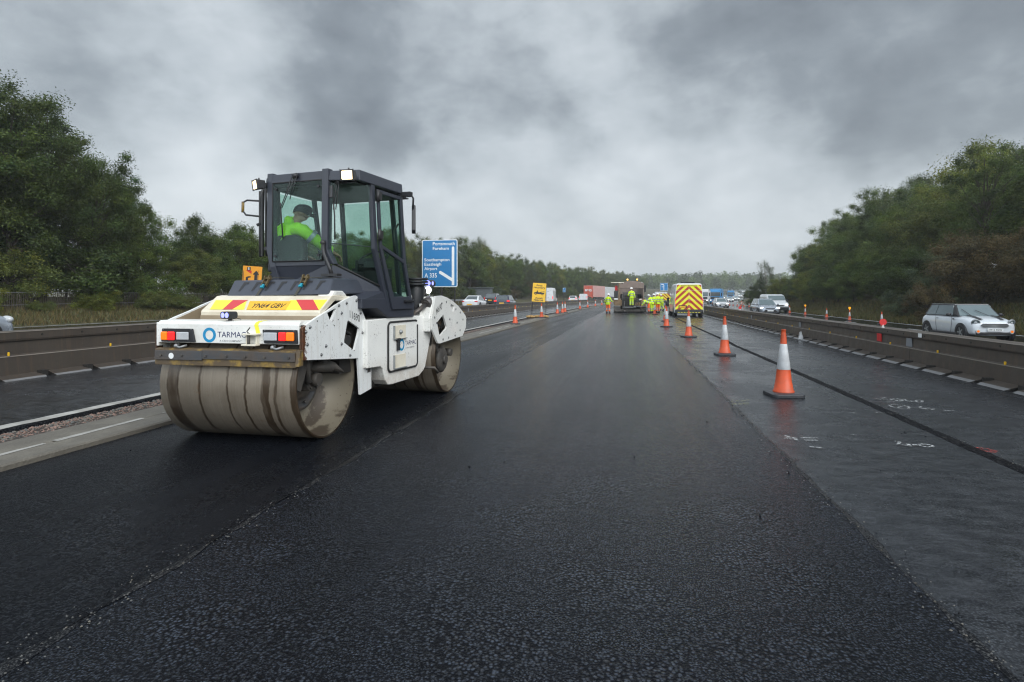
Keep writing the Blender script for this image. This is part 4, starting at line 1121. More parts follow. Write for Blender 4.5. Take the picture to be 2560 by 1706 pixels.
pane('front_corner_window', [(.47, .58, 1.5), (.745, .38, 1.5), (.742, .11, 2.82), (.44, .42, 2.82)])
# door
dpoly = [(-.515, 2.80), (.055, 2.80), (.15, 1.97), (.36, 1.335), (-.165, 1.335), (-.455, 2.10)]
dglu = [(-.465, 2.755), (.02, 2.755), (.105, 1.985), (-.405, 2.135)]
dgll = [(-.395, 2.085), (.11, 1.935), (.255, 1.50), (-.135, 1.50)]
mb = MB(); mb.prism(dpoly, 'x', .765, .795, holes=(dglu, dgll)); door = mb.build('cab_door', 'cab_grey', roller, bevel=.006)
for g in (dglu, dgll): pane('door_glass', [(.778, y, z) for y, z in g], par=door)
mb = MB(); mb.box((.795, .10, 1.425), (.83, .30, 1.455)); mb.cyl((.80, .30, 1.44), (.84, .30, 1.44), .02, 8); mb.build('door_handle', 'black_plastic', door, bevel=.006)
mb = MB()
for y, z in ((-.515, 2.72), (-.485, 2.25)): mb.cyl((.80, y, z-.07), (.80, y, z+.07), .022, 10); mb.box((.79, y-.01, z-.05), (.82, y+.06, z+.05))
mb.build('door_hinge', 'black_metal', door)
mb = MB(); mb.tube([(.74, .02, 2.0), (.72, .0, 2.2), (.72, -.02, 2.35), (.74, .06, 2.45)], .012, 6); mb.build('grab_handle', 'black_metal', door)
# lamps on the roof
for x, y, z, rz in ((-.60, -.93, 2.865, -28), (.735, -1.0, 2.872, 8)):
    mb = MB(); mb.M = Matrix.Translation((x, y, z)) @ Matrix.Rotation(R(rz), 4, 'Z') @ Matrix.Rotation(R(8), 4, 'X')
    mb.loft([[(-.078, -.05, -.058), (.078, -.05, -.058), (.078, -.05, .058), (-.078, -.05, .058)], [(-.06, .05, -.045), (.06, .05, -.045), (.06, .05, .045), (-.06, .05, .045)]], True, False)
    for a in ((-.082, -.065, -.062, .082, -.05, -.05), (-.082, -.065, .05, .082, -.05, .062), (-.082, -.065, -.062, -.066, -.05, .062), (.066, -.065, -.062, .082, -.05, .062)): mb.box(a[:3], a[3:])
    mb.cyl((0, 0, .05), (0, 0, .085), .01, 6); mb.box((-.03, .04, -.02), (.03, .12, .02))
    wl = mb.build('work_lamp', 'black_metal', rf, bevel=.004)
    mb = MB(); mb.M = Matrix.Translation((x, y, z)) @ Matrix.Rotation(R(rz), 4, 'Z') @ Matrix.Rotation(R(8), 4, 'X'); mb.prism(rrect(-.064, .064, -.048, .048, .012), 'y', -.058, -.05); mb.build('lamp_lens', 'lamp_warm', wl)
# wipers
mb = MB()
for dx in (-.012, .03): mb.tube([(-.11+dx, -.93, 2.925), (-.20+dx*.6, -.935, 2.72), (-.285+dx*.5, -.93, 2.56)], .0055, 6)
mb.tube([(-.295, -.925, 2.63), (-.29, -.92, 2.52), (-.265, -.915, 2.20)], .008, 6); mb.cyl((-.10, -.945, 2.93), (-.06, -.90, 2.95), .03, 10); mb.tube([(-.05,-.93,2.93),(-.10,-.935,2.80),(-.15,-.93,2.66)], .005, 5)
mb.build('wiper', 'black_metal', cabf)
mb = MB()
for dx in (-.015, .02): mb.tube([(.47+dx, -.85, 2.85), (.43+dx, -.86, 2.52)], .0055, 6)
mb.tube([(.425, -.87, 2.60), (.435, -.86, 2.45), (.43, -.85, 2.17)], .008, 6); mb.cyl((.46, -.86, 2.84), (.48, -.80, 2.86), .03, 10); mb.build('wiper', 'black_metal', cabf)
mb = MB(); mb.box((.37, -.885, 2.66), (.42, -.865, 2.80)); mb.build('wiper_motor_plate', 'grey_steel', cabf, bevel=.003)
mb = MB(); mb.tube([(.325, -.93, 2.13), (.345, -.94, 2.0), (.43, -.95, 1.84), (.46, -.95, 1.76)], .022, 8); mb.sphere((.325, -.93, 2.13), .032, 8, 6); mb.box((.34, -.99, 1.735), (.56, -.90, 1.765)); mb.box((.28,-.985,1.70),(.56,-.90,1.722)); mb.build('latch_bar', 'black_metal', cabf)
# left hand side: open mirror arm and grab rail with a yellow grip
mb = MB(); mb.tube([(-.86, -.62, 2.73), (-1.10, -.62, 2.755), (-1.165, -.62, 2.73), (-1.17, -.62, 2.62), (-1.12, -.62, 2.565), (-.86, -.62, 2.53)], .012, 8); mb.tube([(-.83,-.62,2.92),(-.88,-.62,2.76),(-.885,-.62,2.40),(-.88,-.62,2.01)], .016, 8)
mb.tube([(-.80,-.62,2.88),(-.80,-.60,2.02)], .016, 8); mb.box((-.90, -.63, 2.02), (-.84, -.60, 2.86)); mb.cyl((-.92,-.64,2.42),(-.88,-.62,2.44),.02,8); mb.box((-.83,-.62,2.84),(-.62,-.58,2.90)); mb.box((-.83,-.62,2.10),(-.62,-.58,2.14))
gr = mb.build('grab_rail', 'black_metal', cabf)
mb = MB(); mb.cyl((-1.172, -.62, 2.60), (-1.168, -.62, 2.74), .018, 10); mb.build('yellow_grip', 'yellow_paint', gr)
# right mirror
mb = MB(); mb.tube([(.79, .08, 2.84), (.90, .08, 2.86), (.94, .10, 2.78), (.92, .12, 2.62)], .013, 8); mb.box((.80,.03,2.80),(.93,.10,2.86))
mr = mb.build('mirror_arm', 'black_metal', cabf)
mb = MB(); mb.M = Matrix.Translation((.90, .13, 2.50)) @ Matrix.Rotation(R(-62), 4, 'Z'); mb.prism([(-.02, .20), (.02, .20), (.08, -.14), (.05, -.17), (-.06, -.17), (-.08, -.12)], 'y', 0, .05); mb.build('mirror', 'black_plastic', mr, bevel=.01)
# inside the cab
mb = MB(); mb.box((-.60, -.78, 1.62), (-.16, -.36, 1.80)); mb.M = Matrix.Translation((-.37, -.76, 1.80)) @ Matrix.Rotation(R(-8), 4, 'X')
mb.prism([(-.23, 0), (.27, 0), (.29, .25), (.25, .40), (.14, .46), (-.12, .46), (-.21, .40), (-.24, .25)], 'y', -.06, .06); mb.M = Matrix(); mb.box((-.47,-.7,1.40),(-.17,-.4,1.63))
mb.build('operator_seat', 'seat_black', cabf, bevel=.03, seg=3)
mb = MB(); mb.tube([(.30, .30, 1.45), (.32, .15, 1.95)], .035, 8); mb.M = Matrix.Translation((.33, .10, 2.0)) @ Matrix.Rotation(R(35), 4, 'X')
mb.tube([(.20*math.cos(a), .20*math.sin(a), 0) for a in [2*math.pi*i/24 for i in range(25)]], .014, 8); mb.box((-.19,-.012,-.01),(.19,.012,.01)); mb.build('steering_wheel', 'black_plastic', cabf)
mb = MB(); mb.box((.05, .02, 1.45), (.50, .30, 1.88)); mb.cbox((.30, .06, 1.93), (.30, .18, .10), (R(30), 0, 0)); mb.cyl((.22,-.12,1.8),(.24,-.14,1.98),.02,8); mb.box((.15,-.5,1.7),(.32,-.1,1.82)); mb.cbox((.38,-.05,1.92),(.16,.03,.10),(R(-20),0,R(20))); mb.build('control_console', 'seat_black', cabf, bevel=.02)
mb = MB(); mb.box((-.62, -.80, 1.40), (.70, .55, 1.43)); mb.build('cab_floor', 'seat_black', cabf)

# ------------------------------------------------------------------ people
def skin_mesh(name, verts, edges, radii, sub=1, remesh=None, root=0):
    me = bpy.data.meshes.new(name); me.from_pydata(verts, edges, [])
    o = bpy.data.objects.new(name, me); COL.objects.link(o)
    md = o.modifiers.new('skin', 'SKIN'); md.use_smooth_shade = True
    for i, r in enumerate(radii):
        sv_ = me.skin_vertices[0].data[i]; sv_.radius = r if isinstance(r, tuple) else (r, r); sv_.use_root = (i == root)
    if sub:
        m2 = o.modifiers.new('sub', 'SUBSURF'); m2.levels = sub; m2.render_levels = sub
    dg = bpy.context.evaluated_depsgraph_get(); dg.update()
    out = bpy.data.meshes.new_from_object(o.evaluated_get(dg))
    bpy.data.objects.remove(o); bpy.data.meshes.remove(me)
    out.name = name
    for p in out.polygons: p.use_smooth = True
    return out
def chain(V, E, Rr, pts, rad, start=None):
    prev = start
    for p, r in zip(pts, rad):
        V.append(tuple(p)); Rr.append(r); i = len(V) - 1
        if prev is not None: E.append((prev, i))
        prev = i
    return prev
def person(label, loc, rz, J, top='hivis_yellow', legs='hivis_yellow', hat='helmet_white', group=None, hood=False, hand_detail=True):
    """J: joint positions in metres, the person faces +Y"""
    t = thing('person', label, 'person', loc, rz, group)
    V, E, Q = [], [], []
    pel = Vector(J['pelvis']); ch = Vector(J['chest']); nk = Vector(J['neck']); hd = Vector(J['head'])
    chain(V, E, Q, [pel, pel.lerp(ch, .5), ch, nk], [(.15, .11), (.14, .10), (.16, .11), .058])
    n0 = 3
    fwd = Vector(J.get('face', (0, 1, 0))).normalized(); upv = (hd - nk).normalized(); side = fwd.cross(upv).normalized()
    a = chain(V, E, Q, [nk.lerp(hd, .5) + fwd*.01, hd - upv*.05 + fwd*.02, hd + upv*.02, hd + upv*.085], [.055, (.068, .075), (.082, .095), (.055, .065)], n0)
    hdi = len(V) - 2
    chain(V, E, Q, [hd - upv*.035 + fwd*.105], [.012], hdi - 1)
    for s in (-1, 1): chain(V, E, Q, [hd - upv*.01 + side*s*.088], [(.012, .02)], hdi)
    for s, L in ((-1, 'L'), (1, 'R')):
        sh, el, wr = Vector(J['sh'+L]), Vector(J['el'+L]), Vector(J['wr'+L])
        e = chain(V, E, Q, [ch.lerp(sh, .55) + Vector((0,0,.03)), sh, sh.lerp(el, .5), el, el.lerp(wr, .5), wr], [.07, .062, .050, .042, .036, .026], 2)
        d = (wr - el).normalized(); pal = wr + d*.055
        e = chain(V, E, Q, [pal], [(.038, .018)], e)
        sd_ = d.cross(Vector((0, 0, 1))); sd_ = sd_.normalized() if sd_.length > .1 else Vector((1, 0, 0)); cu = d.cross(sd_).normalized() * -1
        if cu.z > 0: cu = -cu
        for k, ln in enumerate((.075, .085, .08, .062)):
            b = pal + sd_*(k - 1.5)*.021
            chain(V, E, Q, [b + d*.03, b + d*(.03+ln*.45) + cu*.010, b + d*(.03+ln*.75) + cu*.032, b + d*(.03+ln*.85) + cu*.052], [.0095, .009, .0085, .007], e)
        chain(V, E, Q, [wr + d*.03 - sd_*.035*s, wr + d*.06 - sd_*.055*s + cu*.012, wr + d*.085 - sd_*.05*s + cu*.03], [.012, .011, .009], e - 0)
        hp, kn, an = Vector(J['hp'+L]), Vector(J['kn'+L]), Vector(J['an'+L])
        fd = Vector(J.get('toe'+L, (0, 1, 0))).normalized()
        chain(V, E, Q, [hp, hp.lerp(kn, .5), kn, kn.lerp(an, .45), an, an + fd*.10 + Vector((0,0,-.045))], [.095, .080, .058, .054, .038, .036], 0)
    body = skin_mesh('body', V, E, Q, 1); body.materials.append(MATS['skin']); link('body', body, t)
    # jacket
    V, E, Q = [], [], []
    chain(V, E, Q, [pel + (pel-ch).normalized()*.06, pel, pel.lerp(ch, .5), ch, ch.lerp(nk, .62), nk.lerp(hd, .12)], [(.185, .15), (.185, .145), (.175, .14), (.20, .15), (.15, .12), (.085, .08)])
    for s, L in ((-1, 'L'), (1, 'R')):
        sh, el, wr = Vector(J['sh'+L]), Vector(J['el'+L]), Vector(J['wr'+L])
        chain(V, E, Q, [ch.lerp(sh, .6) + Vector((0,0,.03)), sh, sh.lerp(el, .5), el, el.lerp(wr, .5), wr], [.105, .095, .085, .078, .070, .056], 3)
    jm = skin_mesh('jacket', V, E, Q, 2, root=1); jm.materials.append(MATS[top])
    rnd = random.Random(len(label))
    for v in jm.vertices:      # creases in the cloth
        k = math.sin(v.co.x*47 + v.co.z*31) * math.sin(v.co.y*39 - v.co.z*53) * .010 + math.sin(v.co.z*95 + v.co.x*30) * .004; v.co += v.normal * k
    jo = link('jacket', jm, t)
    mb = MB()
    def bandring(a, b, f, r, w=.05):
        a = Vector(a); b = Vector(b); c0 = a.lerp(b, f); d = (b-a).normalized()*w/2
        mb.loft([mb.ring(c0-d, d, r, 20, up=(0,1,.01)), mb.ring(c0+d, d, r, 20, up=(0,1,.01))], False, True)
    for L in 'LR':
        bandring(J['sh'+L], J['el'+L], .62, .101); bandring(J['el'+L], J['wr'+L], .42, .090)
    bandring(pel, ch, .20, (.215, .172)); bandring(pel, ch, .72, (.22, .172))
    mb.build('reflective_band', 'reflective', jo)
    if hood:
        V, E, Q = [], [], []; bk = -fwd
        chain(V, E, Q, [nk + side*.10 + bk*.02, nk + bk*.13 - upv*.02, nk - side*.10 + bk*.02], [.055, .085, .055]); hm = skin_mesh('hood', V, E, Q, 2, root=1); hm.materials.append(MATS[top]); link('hood', hm, jo)
    # trousers
    V, E, Q = [], [], []
    chain(V, E, Q, [pel + (ch-pel).normalized()*.05, pel - (ch-pel).normalized()*.03], [(.165, .13), (.175, .14)])
    for L in 'LR':
        hp, kn, an = Vector(J['hp'+L]), Vector(J['kn'+L]), Vector(J['an'+L])
        chain(V, E, Q, [hp, hp.lerp(kn, .5), kn, kn.lerp(an, .5), an + (kn-an).normalized()*.05], [.118, .105, .092, .090, .085], 1)
    tm = skin_mesh('trousers', V, E, Q, 2, root=1); tm.materials.append(MATS[legs]); to = link('trousers', tm, t)
    mb = MB()
    for L in 'LR':
        bandring(J['kn'+L], J['an'+L], .15, .098); bandring(J['kn'+L], J['an'+L], .42, .096)
    mb.build('reflective_band', 'reflective', to)
    for L in 'LR':
        an = Vector(J['an'+L]); fd = Vector(J.get('toe'+L, (0, 1, 0))).normalized(); mb = MB()
        s_ = fd.cross(Vector((0, 0, 1))).normalized()
        def sec(c, w, z0, z1): return [c - s_*w + Vector((0,0,z0)), c - s_*w*.8 + Vector((0,0,z1)), c + s_*w*.8 + Vector((0,0,z1)), c + s_*w + Vector((0,0,z0))]
        g = an.z - .085
        b0 = Vector((an.x, an.y, g))
        mb.loft([sec(b0 - fd*.085, .035, 0, .12), sec(b0 - fd*.05, .05, 0, .20), sec(b0 + fd*.05, .05, 0, .19), sec(b0 + fd*.10, .052, 0, .095), sec(b0 + fd*.18, .045, 0, .07), sec(b0 + fd*.215, .025, 0, .04)], True, False)
        mb.build('boot', 'boot', t, bevel=.012)
    # head gear
    M3 = Matrix((side, fwd, upv)).transposed().to_4x4(); M3.translation = hd
    mb = MB(); mb.M = M3
    if hat == 'helmet_white':
        mb.lathe([(.145, .035), (.128, .045), (.126, .09), (.105, .135), (.06, .165), (.002, .175)], 20, 'z'); mb.box((-.06, .10, .035), (.06, .17, .045))
        mb.build('helmet', hat, t)
    else:
        mb.lathe([(.098, .0), (.108, .03), (.110, .075), (.09, .11), (.05, .13), (.002, .135)], 18, 'z'); mb.box((-.07, .06, .015), (.07, .16, .03)); mb.build('cap', hat, t)
    for s in (-1, 1):
        mb = MB(); mb.M = M3; mb.sphere((s*.033, .094, .0), .012, 8, 6); mb.build('eye', 'sign_white', t)
    return t
def J_stand(h=1.75, lean=0.0, arms=None, spread=.12, turn=(0,1,0), step=.0):
    k = h / 1.75
    f = math.sin(R(lean)); g = math.cos(R(lean))
    def up_(d, x=0, y=0): return (x*k, (d*f + y)*k, (.93 + d*g)*k)
    J = dict(pelvis=(0, 0, .95*k), chest=up_(.38), neck=up_(.55), head=up_(.70, 0, .02 + f*.05), face=turn,
             shL=up_(.43, -.19), shR=up_(.43, .19), hpL=(-.09*k, 0, .90*k), hpR=(.09*k, 0, .90*k),
             knL=(-spread*k, .03 + step, .50*k), knR=(spread*k, .03 - step*.4, .50*k), anL=(-spread*1.1*k, step*1.4, .085), anR=(spread*1.1*k, -step*1.2, .085))
    a = arms or dict(elL=(-.27, -.02, .12), wrL=(-.28, .06, -.14), elR=(.27, -.02, .12), wrR=(.28, .06, -.14))
    for n, p in a.items(): J[n] = (p[0]*k, (p[1] + (.2*f))*k, (.95 + p[2])*k)
    return J
# operator in the cab, seen from behind, reaching to his right
inv_seat = dict(pelvis=(-.10, -.34, 1.90), chest=(-.09, -.36, 2.24), neck=(-.06, -.33, 2.42), head=(-.01, -.27, 2.545), face=(.75, .60, -.25),
                shL=(-.29, -.30, 2.36), elL=(-.33, -.10, 2.10), wrL=(-.20, .10, 2.02), shR=(.10, -.42, 2.34), elR=(.24, -.26, 2.18), wrR=(.34, -.08, 2.06),
                hpL=(-.20, -.32, 1.88), hpR=(.0, -.32, 1.88), knL=(-.22, .12, 1.86), knR=(.03, .12, 1.86), anL=(-.22, .20, 1.52), anR=(.05, .20, 1.52))
inv_seat = {k: ((v[0]-.33, v[1]-.24, v[2]+.01) if k != 'face' else v) for k, v in inv_seat.items()}
op = person('operator in a lime hi-vis jacket and dark cap seated inside the roller cab', (-3.62, 6.95, 0), RA, inv_seat, top='hivis', legs='cap_black', hat='cap_black', hood=True)

# ------------------------------------------------------------------ cones
def make_cone(name, label, group, h=1.0, lamp=False):
    t = thing(name, label, 'traffic cone', group=group)
    k = h
    mb = MB(); w = .235*k
    sh = [(-w+.05, -w), (w-.05, -w), (w, -w+.05), (w, w-.05), (w-.05, w), (-w+.05, w), (-w, w-.05), (-w, -w+.05)]
    mb.loft([[(x, y, 0) for x, y in sh], [(x, y, .045*k) for x, y in sh], [(x*.8, y*.8, .062*k) for x, y in sh], [(x*.70, y*.70, .062*k) for x, y in sh]], True, False)
    mb.build('cone_base', 'cone_base', t, bevel=.006)
    mb = MB(); mb.lathe([(.150*k, .060*k), (.152*k, .075*k), (.138*k, .085*k), (.118*k, .20*k), (.116*k, .203*k), (.094*k, .40*k), (.046*k, .80*k), (.034*k, .955*k), (.030*k, .985*k), (.036*k, .99*k), (.034*k, 1.0*k), (.022*k, 1.0*k)], 32)
    mb.build('cone_body', 'cone_orange', t)
    mb = MB(); mb.lathe([(.0955*k, .40*k), (.0975*k, .402*k), (.0495*k, .782*k), (.047*k, .785*k)], 32); mb.build('reflective_sleeve', 'cone_white', t)
    if lamp:
        mb = MB(); mb.cyl((0,0,h), (0,0,h+.05), .03, 12); mb.cyl((0,-.03,h+.13),(0,.03,h+.13), .08, 18); mb.build('warning_lamp', 'amber_lens', t)
    return t
GC = 'traffic cones along the closed lanes'
cone_a = make_cone('traffic_cone', 'nearest and largest orange and white traffic cone on the wet lane', GC)
cone_a.location = P(2.39, 9.10, .003); cone_a.rotation_euler = (0, 0, R(8))
for x, Y, rz, lab in ((2.57, 15.13, 3, 'second traffic cone of the right row, ahead of the nearest one'),
                      (2.32, 21.57, 20, 'third traffic cone of the right row, beside the end of the dark cut line'),
                      (2.0, 28.54, 40, 'traffic cone standing just left of the redder cone behind the van'),
                      (2.35, 35.07, 11, 'redder traffic cone close behind another cone, left of the chevron van'),
                      (2.2, 48.19, 5, 'traffic cone at the feet of the crew beside the paver')):
    q_ = dup(cone_a, P(x, Y, .003), R(rz), lab); q_.scale[2] = 1 + random.uniform(-.02, .015)
left_c = [(-5.62, 28.7), (-5.62, 37.6), (-5.66, 46.0), (-5.58, 48.7), (-5.62, 50.8), (-5.6, 63.7), (-5.6, 72.9), (-5.6, 84.4), (-5.6, 95.2), (-5.7, 110.8), (-5.7, 124), (-5.7, 140)]
left_l = ['nearest cone on the concrete channel, its white sleeve scuffed, right of the roller', 'cone standing in front of the yellow sign legs and sandbags', 'first cone beyond the yellow sign',
          'left cone of the close pair beyond the yellow sign', 'right cone of the close pair beyond the yellow sign', 'cone on the channel next after the close pair', 'second cone on the channel after the close pair',
          'third cone on the channel after the close pair', 'fourth cone on the channel after the close pair, before the crew', 'cone on the channel just left of the lone crewman', 'channel cone behind the lone crewman', 'farthest channel cone, beyond the paver']
for (x, Y), lab in zip(left_c, left_l):
    o_ = off(Y); xw = x if Y > 60 else x
    dup(cone_a, P(xw, Y, .06), R(random.uniform(0, 60)), lab)
mb = MB()     # torn sleeve on the nearest channel cone
cone_r = make_cone('traffic_cone', 'plain cone at the right hard edge, nearest the small white hatchback', 'cones along the right carriageway', .78)
cone_r.location = P(15.4, 38.2)
cone_l = make_cone('lamp_cone', 'amber lamp cone at the right edge, largest of the lamp cones', 'lamp cones along the right carriageway', .76, True)
cone_l.location = P(15.5, 43.7)
dup(cone_r, P(15.6, 48.9), 1, 'plain cone between the two amber lamp cones at the right edge')
dup(cone_l, P(15.9, 55.9), 0, 'second amber lamp cone, nearer the silver estate and white van')
dup(cone_r, P(15.8, 61), 1, 'plain cone just right of the oncoming white van')
rc = random.Random(4)
k = 0
for i in range(16):
    Y = 84 + i*3.6; x = 18.6 - i*.28 + rc.uniform(-.2,.2)
    src = cone_l if i in (1,) else cone_r
    dup(src, P(x, Y), i, '%s cone counted from the near end of the taper across the right carriageway' % ['first','second (lamp topped)','third','fourth','fifth','sixth','seventh','eighth','ninth','tenth','eleventh','twelfth','thirteenth','fourteenth','fifteenth','sixteenth'][i], 'cones in the taper')
for i in range(9):
    Y = 104 + i*3.2; x = 17.6 + i*.35
    dup(cone_r, P(x, Y), i, '%s cone of the far second line behind the taper' % ['first','second','third','fourth','fifth','sixth','seventh','eighth','ninth'][i], 'cones in the second line')

# ------------------------------------------------------------------ steel barriers
SEC = 8.1
def make_section(parts=True):
    mb = MB()
    prof = [(-.235, .07), (-.225, .10), (-.205, .40), (-.175, .425), (-.15, .435), (-.135, .66), (-.17, .665), (-.18, .70), (-.175, .815), (-.15, .825),
            (.15, .825), (.175, .815), (.18, .70), (.17, .665), (.135, .66), (.15, .435), (.175, .425), (.205, .40), (.225, .10), (.235, .07)]
    L = SEC - .012
    mb.loft([[(x, 0, z) for x, z in prof], [(x, L, z) for x, z in prof]], True, False)
    panel = mb
    return panel
def build_barrier_thing(label, full=True):
    t = thing('steel_barrier', label, 'barrier')
    make_section().build('barrier_panel', 'barrier_brown', t, bevel=.004, seg=1)
    mb = MB()
    for s in (-1, 1): mb.box((s*.205-.008, .01, .402), (s*.205+.008, SEC-.02, .418)); mb.box((s*.174-.010, .01, .818), (s*.174+.010, SEC-.02, .829))
    mb.build('ledge', 'barrier_edge', t)
    fb = MB()
    def foot(fb, y):
        pr = [(-.50, .012, 0, .70), (-.42, .05, -.02, .72), (-.20, .105, .02, .68), (.20, .105, .02, .68), (.42, .05, -.02, .72), (.50, .012, 0, .70)]
        o = len(fb.v); vs = []
        for x, z, a, b in pr: vs += [(x, y+a, z), (x, y+b, z), (x, y+a, 0), (x, y+b, 0)]
        fb.v += vs
        for k in range(5):
            i0, i1 = o + 4*k, o + 4*(k+1)
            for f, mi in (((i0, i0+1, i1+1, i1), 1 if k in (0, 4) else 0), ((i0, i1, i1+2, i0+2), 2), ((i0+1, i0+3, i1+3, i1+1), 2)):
                fb.f.append(list(f)); fb.m.append(mi); fb.sm.append(False)
    if full:
        f0 = MB(); foot(f0, 0); me0 = f0.build('foot', ['barrier_brown', 'foot_edge', 'barrier_dark'], t, fixn=False)
        for k in range(1, 9):
            c = me0.copy(); COL.objects.link(c); c.parent = t; c.location = (0, k*.9, 0)
        mb = MB(); mb.box((-.34, .72, .03), (.34, .84, .125)); ct = mb.build('cross_tie', 'barrier_dark', t)
        for k in range(1, 9):
            c = ct.copy(); COL.objects.link(c); c.parent = t; c.location = (0, k*.9, 0)
        for k in range(4):
            for s in (-1, 1):
                mb = MB(); mb.box((s*.215-.014, .9+k*2.02, .42), (s*.215+.014, .93+k*2.02, .485)); mb.build('reflector', 'sign_yellow', t, bevel=.008)
        for s in (-1, 1):
            mb = MB(); mb.prism([(.0, .44), (.28, .44), (.26, .655), (.02, .655)], 'x', s*.158-.004, s*.158+.004); mb.build('joint_plate', 'barrier_plate', t)
        mb = MB()
        for k in range(10):
            for s in (-1, 1): mb.cyl((s*.178, .35+k*.8, .755), (s*.186, .35+k*.8, .755), .022, 6)
        mb.build('bolt', 'barrier_dark', t)
    else:
        for k in range(9): foot(fb, k*.9)
        fb.build('feet', ['barrier_brown', 'foot_edge', 'barrier_dark'], t, fixn=False)
        mb = MB()
        for k in range(4):
            for s in (-1, 1): mb.box((s*.215-.014, .9+k*2.02, .42), (s*.215+.014, .93+k*2.02, .485))
        mb.build('reflectors', 'chev_yellow', t)
        for s in (-1, 1):
            mb = MB(); mb.prism([(.0, .44), (.28, .44), (.26, .655), (.02, .655)], 'x', s*.158-.004, s*.158+.004); mb.build('joint_plate', 'barrier_plate', t)
    return t
ORD = ['nearest', 'second', 'third', 'fourth', 'fifth', 'sixth', 'seventh', 'eighth', 'ninth', 'tenth', 'eleventh', 'twelfth', 'thirteenth', 'fourteenth', 'fifteenth', 'sixteenth', 'seventeenth', 'eighteenth', 'nineteenth', 'twentieth', 'twenty-first', 'twenty-second', 'twenty-third', 'twenty-fourth', 'twenty-fifth', 'twenty-sixth', 'twenty-seventh', 'twenty-eighth', 'twenty-ninth', 'thirtieth', 'thirty-first', 'thirty-second', 'thirty-third', 'thirty-fourth', 'thirty-fifth', 'thirty-sixth']
full_b = build_barrier_thing('x'); low_b = build_barrier_thing('x', False)
used = {True: False, False: False}
def barrier_run(x, y0, n, side, group, zs):
    prev = P(x, y0)
    Y = y0; out = []
    for i in range(n):
        a = P(x, Y); Y2 = Y + SEC; b = P(x, Y2)
        Y2 = Y + SEC * (SEC / (b - a).length); b = P(x, Y2)
        rz = -math.atan2(b.x - a.x, b.y - a.y)
        full = Y < 46
        lab = '%s section of the brown steel barrier on the %s of the works' % (ORD[i], side)
        src = full_b if full else low_b
        if not used[full]:
            src.location = a; src.rotation_euler = (0, 0, rz); src['label'] = lab; o = src; used[full] = True
        else: o = dup(src, a, rz, lab)
        o['group'] = group; o.rotation_euler[0] = math.atan2(b.z - a.z, SEC)
        o.scale = (1, 1, zs); out.append(o); Y = Y2
    return out
rb = barrier_run(6.42, -2.4, 20, 'right side', 'right hand run of steel barrier sections', .88)
lb = barrier_run(-10.92, -3.0, 26, 'left side', 'left hand run of steel barrier sections', 1.05)
# stickers on the right barrier, red discs on sticks
def on_barrier(x, Y, z, w, h, name, mat, par=None):
    p = P(x, Y, 0); mb = MB(); mb.box((-.006, -w/2, z-h/2), (.006, w/2, z+h/2)); o = mb.build(name, mat); o.location = (p.x, p.y, p.z); return o
s1 = on_barrier(6.275, 15.45, .50, .24, .22, 'warning_sticker', 'ink_red'); tag(s1, 'small red notice with white writing stuck on the right barrier', 'sticker')
for k in range(4):
    lettering('lettering', ['----', '-----', '----', '---'][k], 'sign_white', s1, (-.0075, .09, .055-.045*k), (0,-1,0), (0,0,1), width=.18-.03*(k%2), height=.014)
s2 = on_barrier(6.225, 13.4, .672, .13, .085, 'paper_label', 'sign_white'); tag(s2, 'torn white paper label near the top edge of the right barrier', 'label')
def red_disc(x, Y, label):
    p = P(x, Y); t = thing('marker_disc', label, 'marker', p)
    mb = MB(); mb.cyl((0, -.01, .86), (0, .01, .86), .082, 28); mb.build('disc', 'ink_red', t)
    mb = MB(); mb.cyl((0, .0, .70), (0, .0, .80), .012, 8); mb.box((-.03,-.02,.70),(.03,.02,.74)); mb.build('stalk', 'sign_white', t)
red_disc(6.42, 15.6, 'round red disc on a short stalk on top of the near right barrier')
red_disc(6.42, 34.0, 'small round red disc on the right barrier further ahead')
mb = MB(); mb.add([(-.10, 0, .0), (.12, -.05, .0), (.16, .05, .06), (.05, .02, .34), (-.05, -.02, .30), (.02,.10,.02)], [(0,1,3,4),(1,2,3),(0,4,5),(2,5,3)]); bag = mb.build('plastic_sheet', 'cone_white', None); bag.location = P(5.95, 20.9, .02); bag.scale = (.7, .7, .85)
tag(bag, 'scrap of white plastic sheet caught at the foot of the right barrier', 'litter')

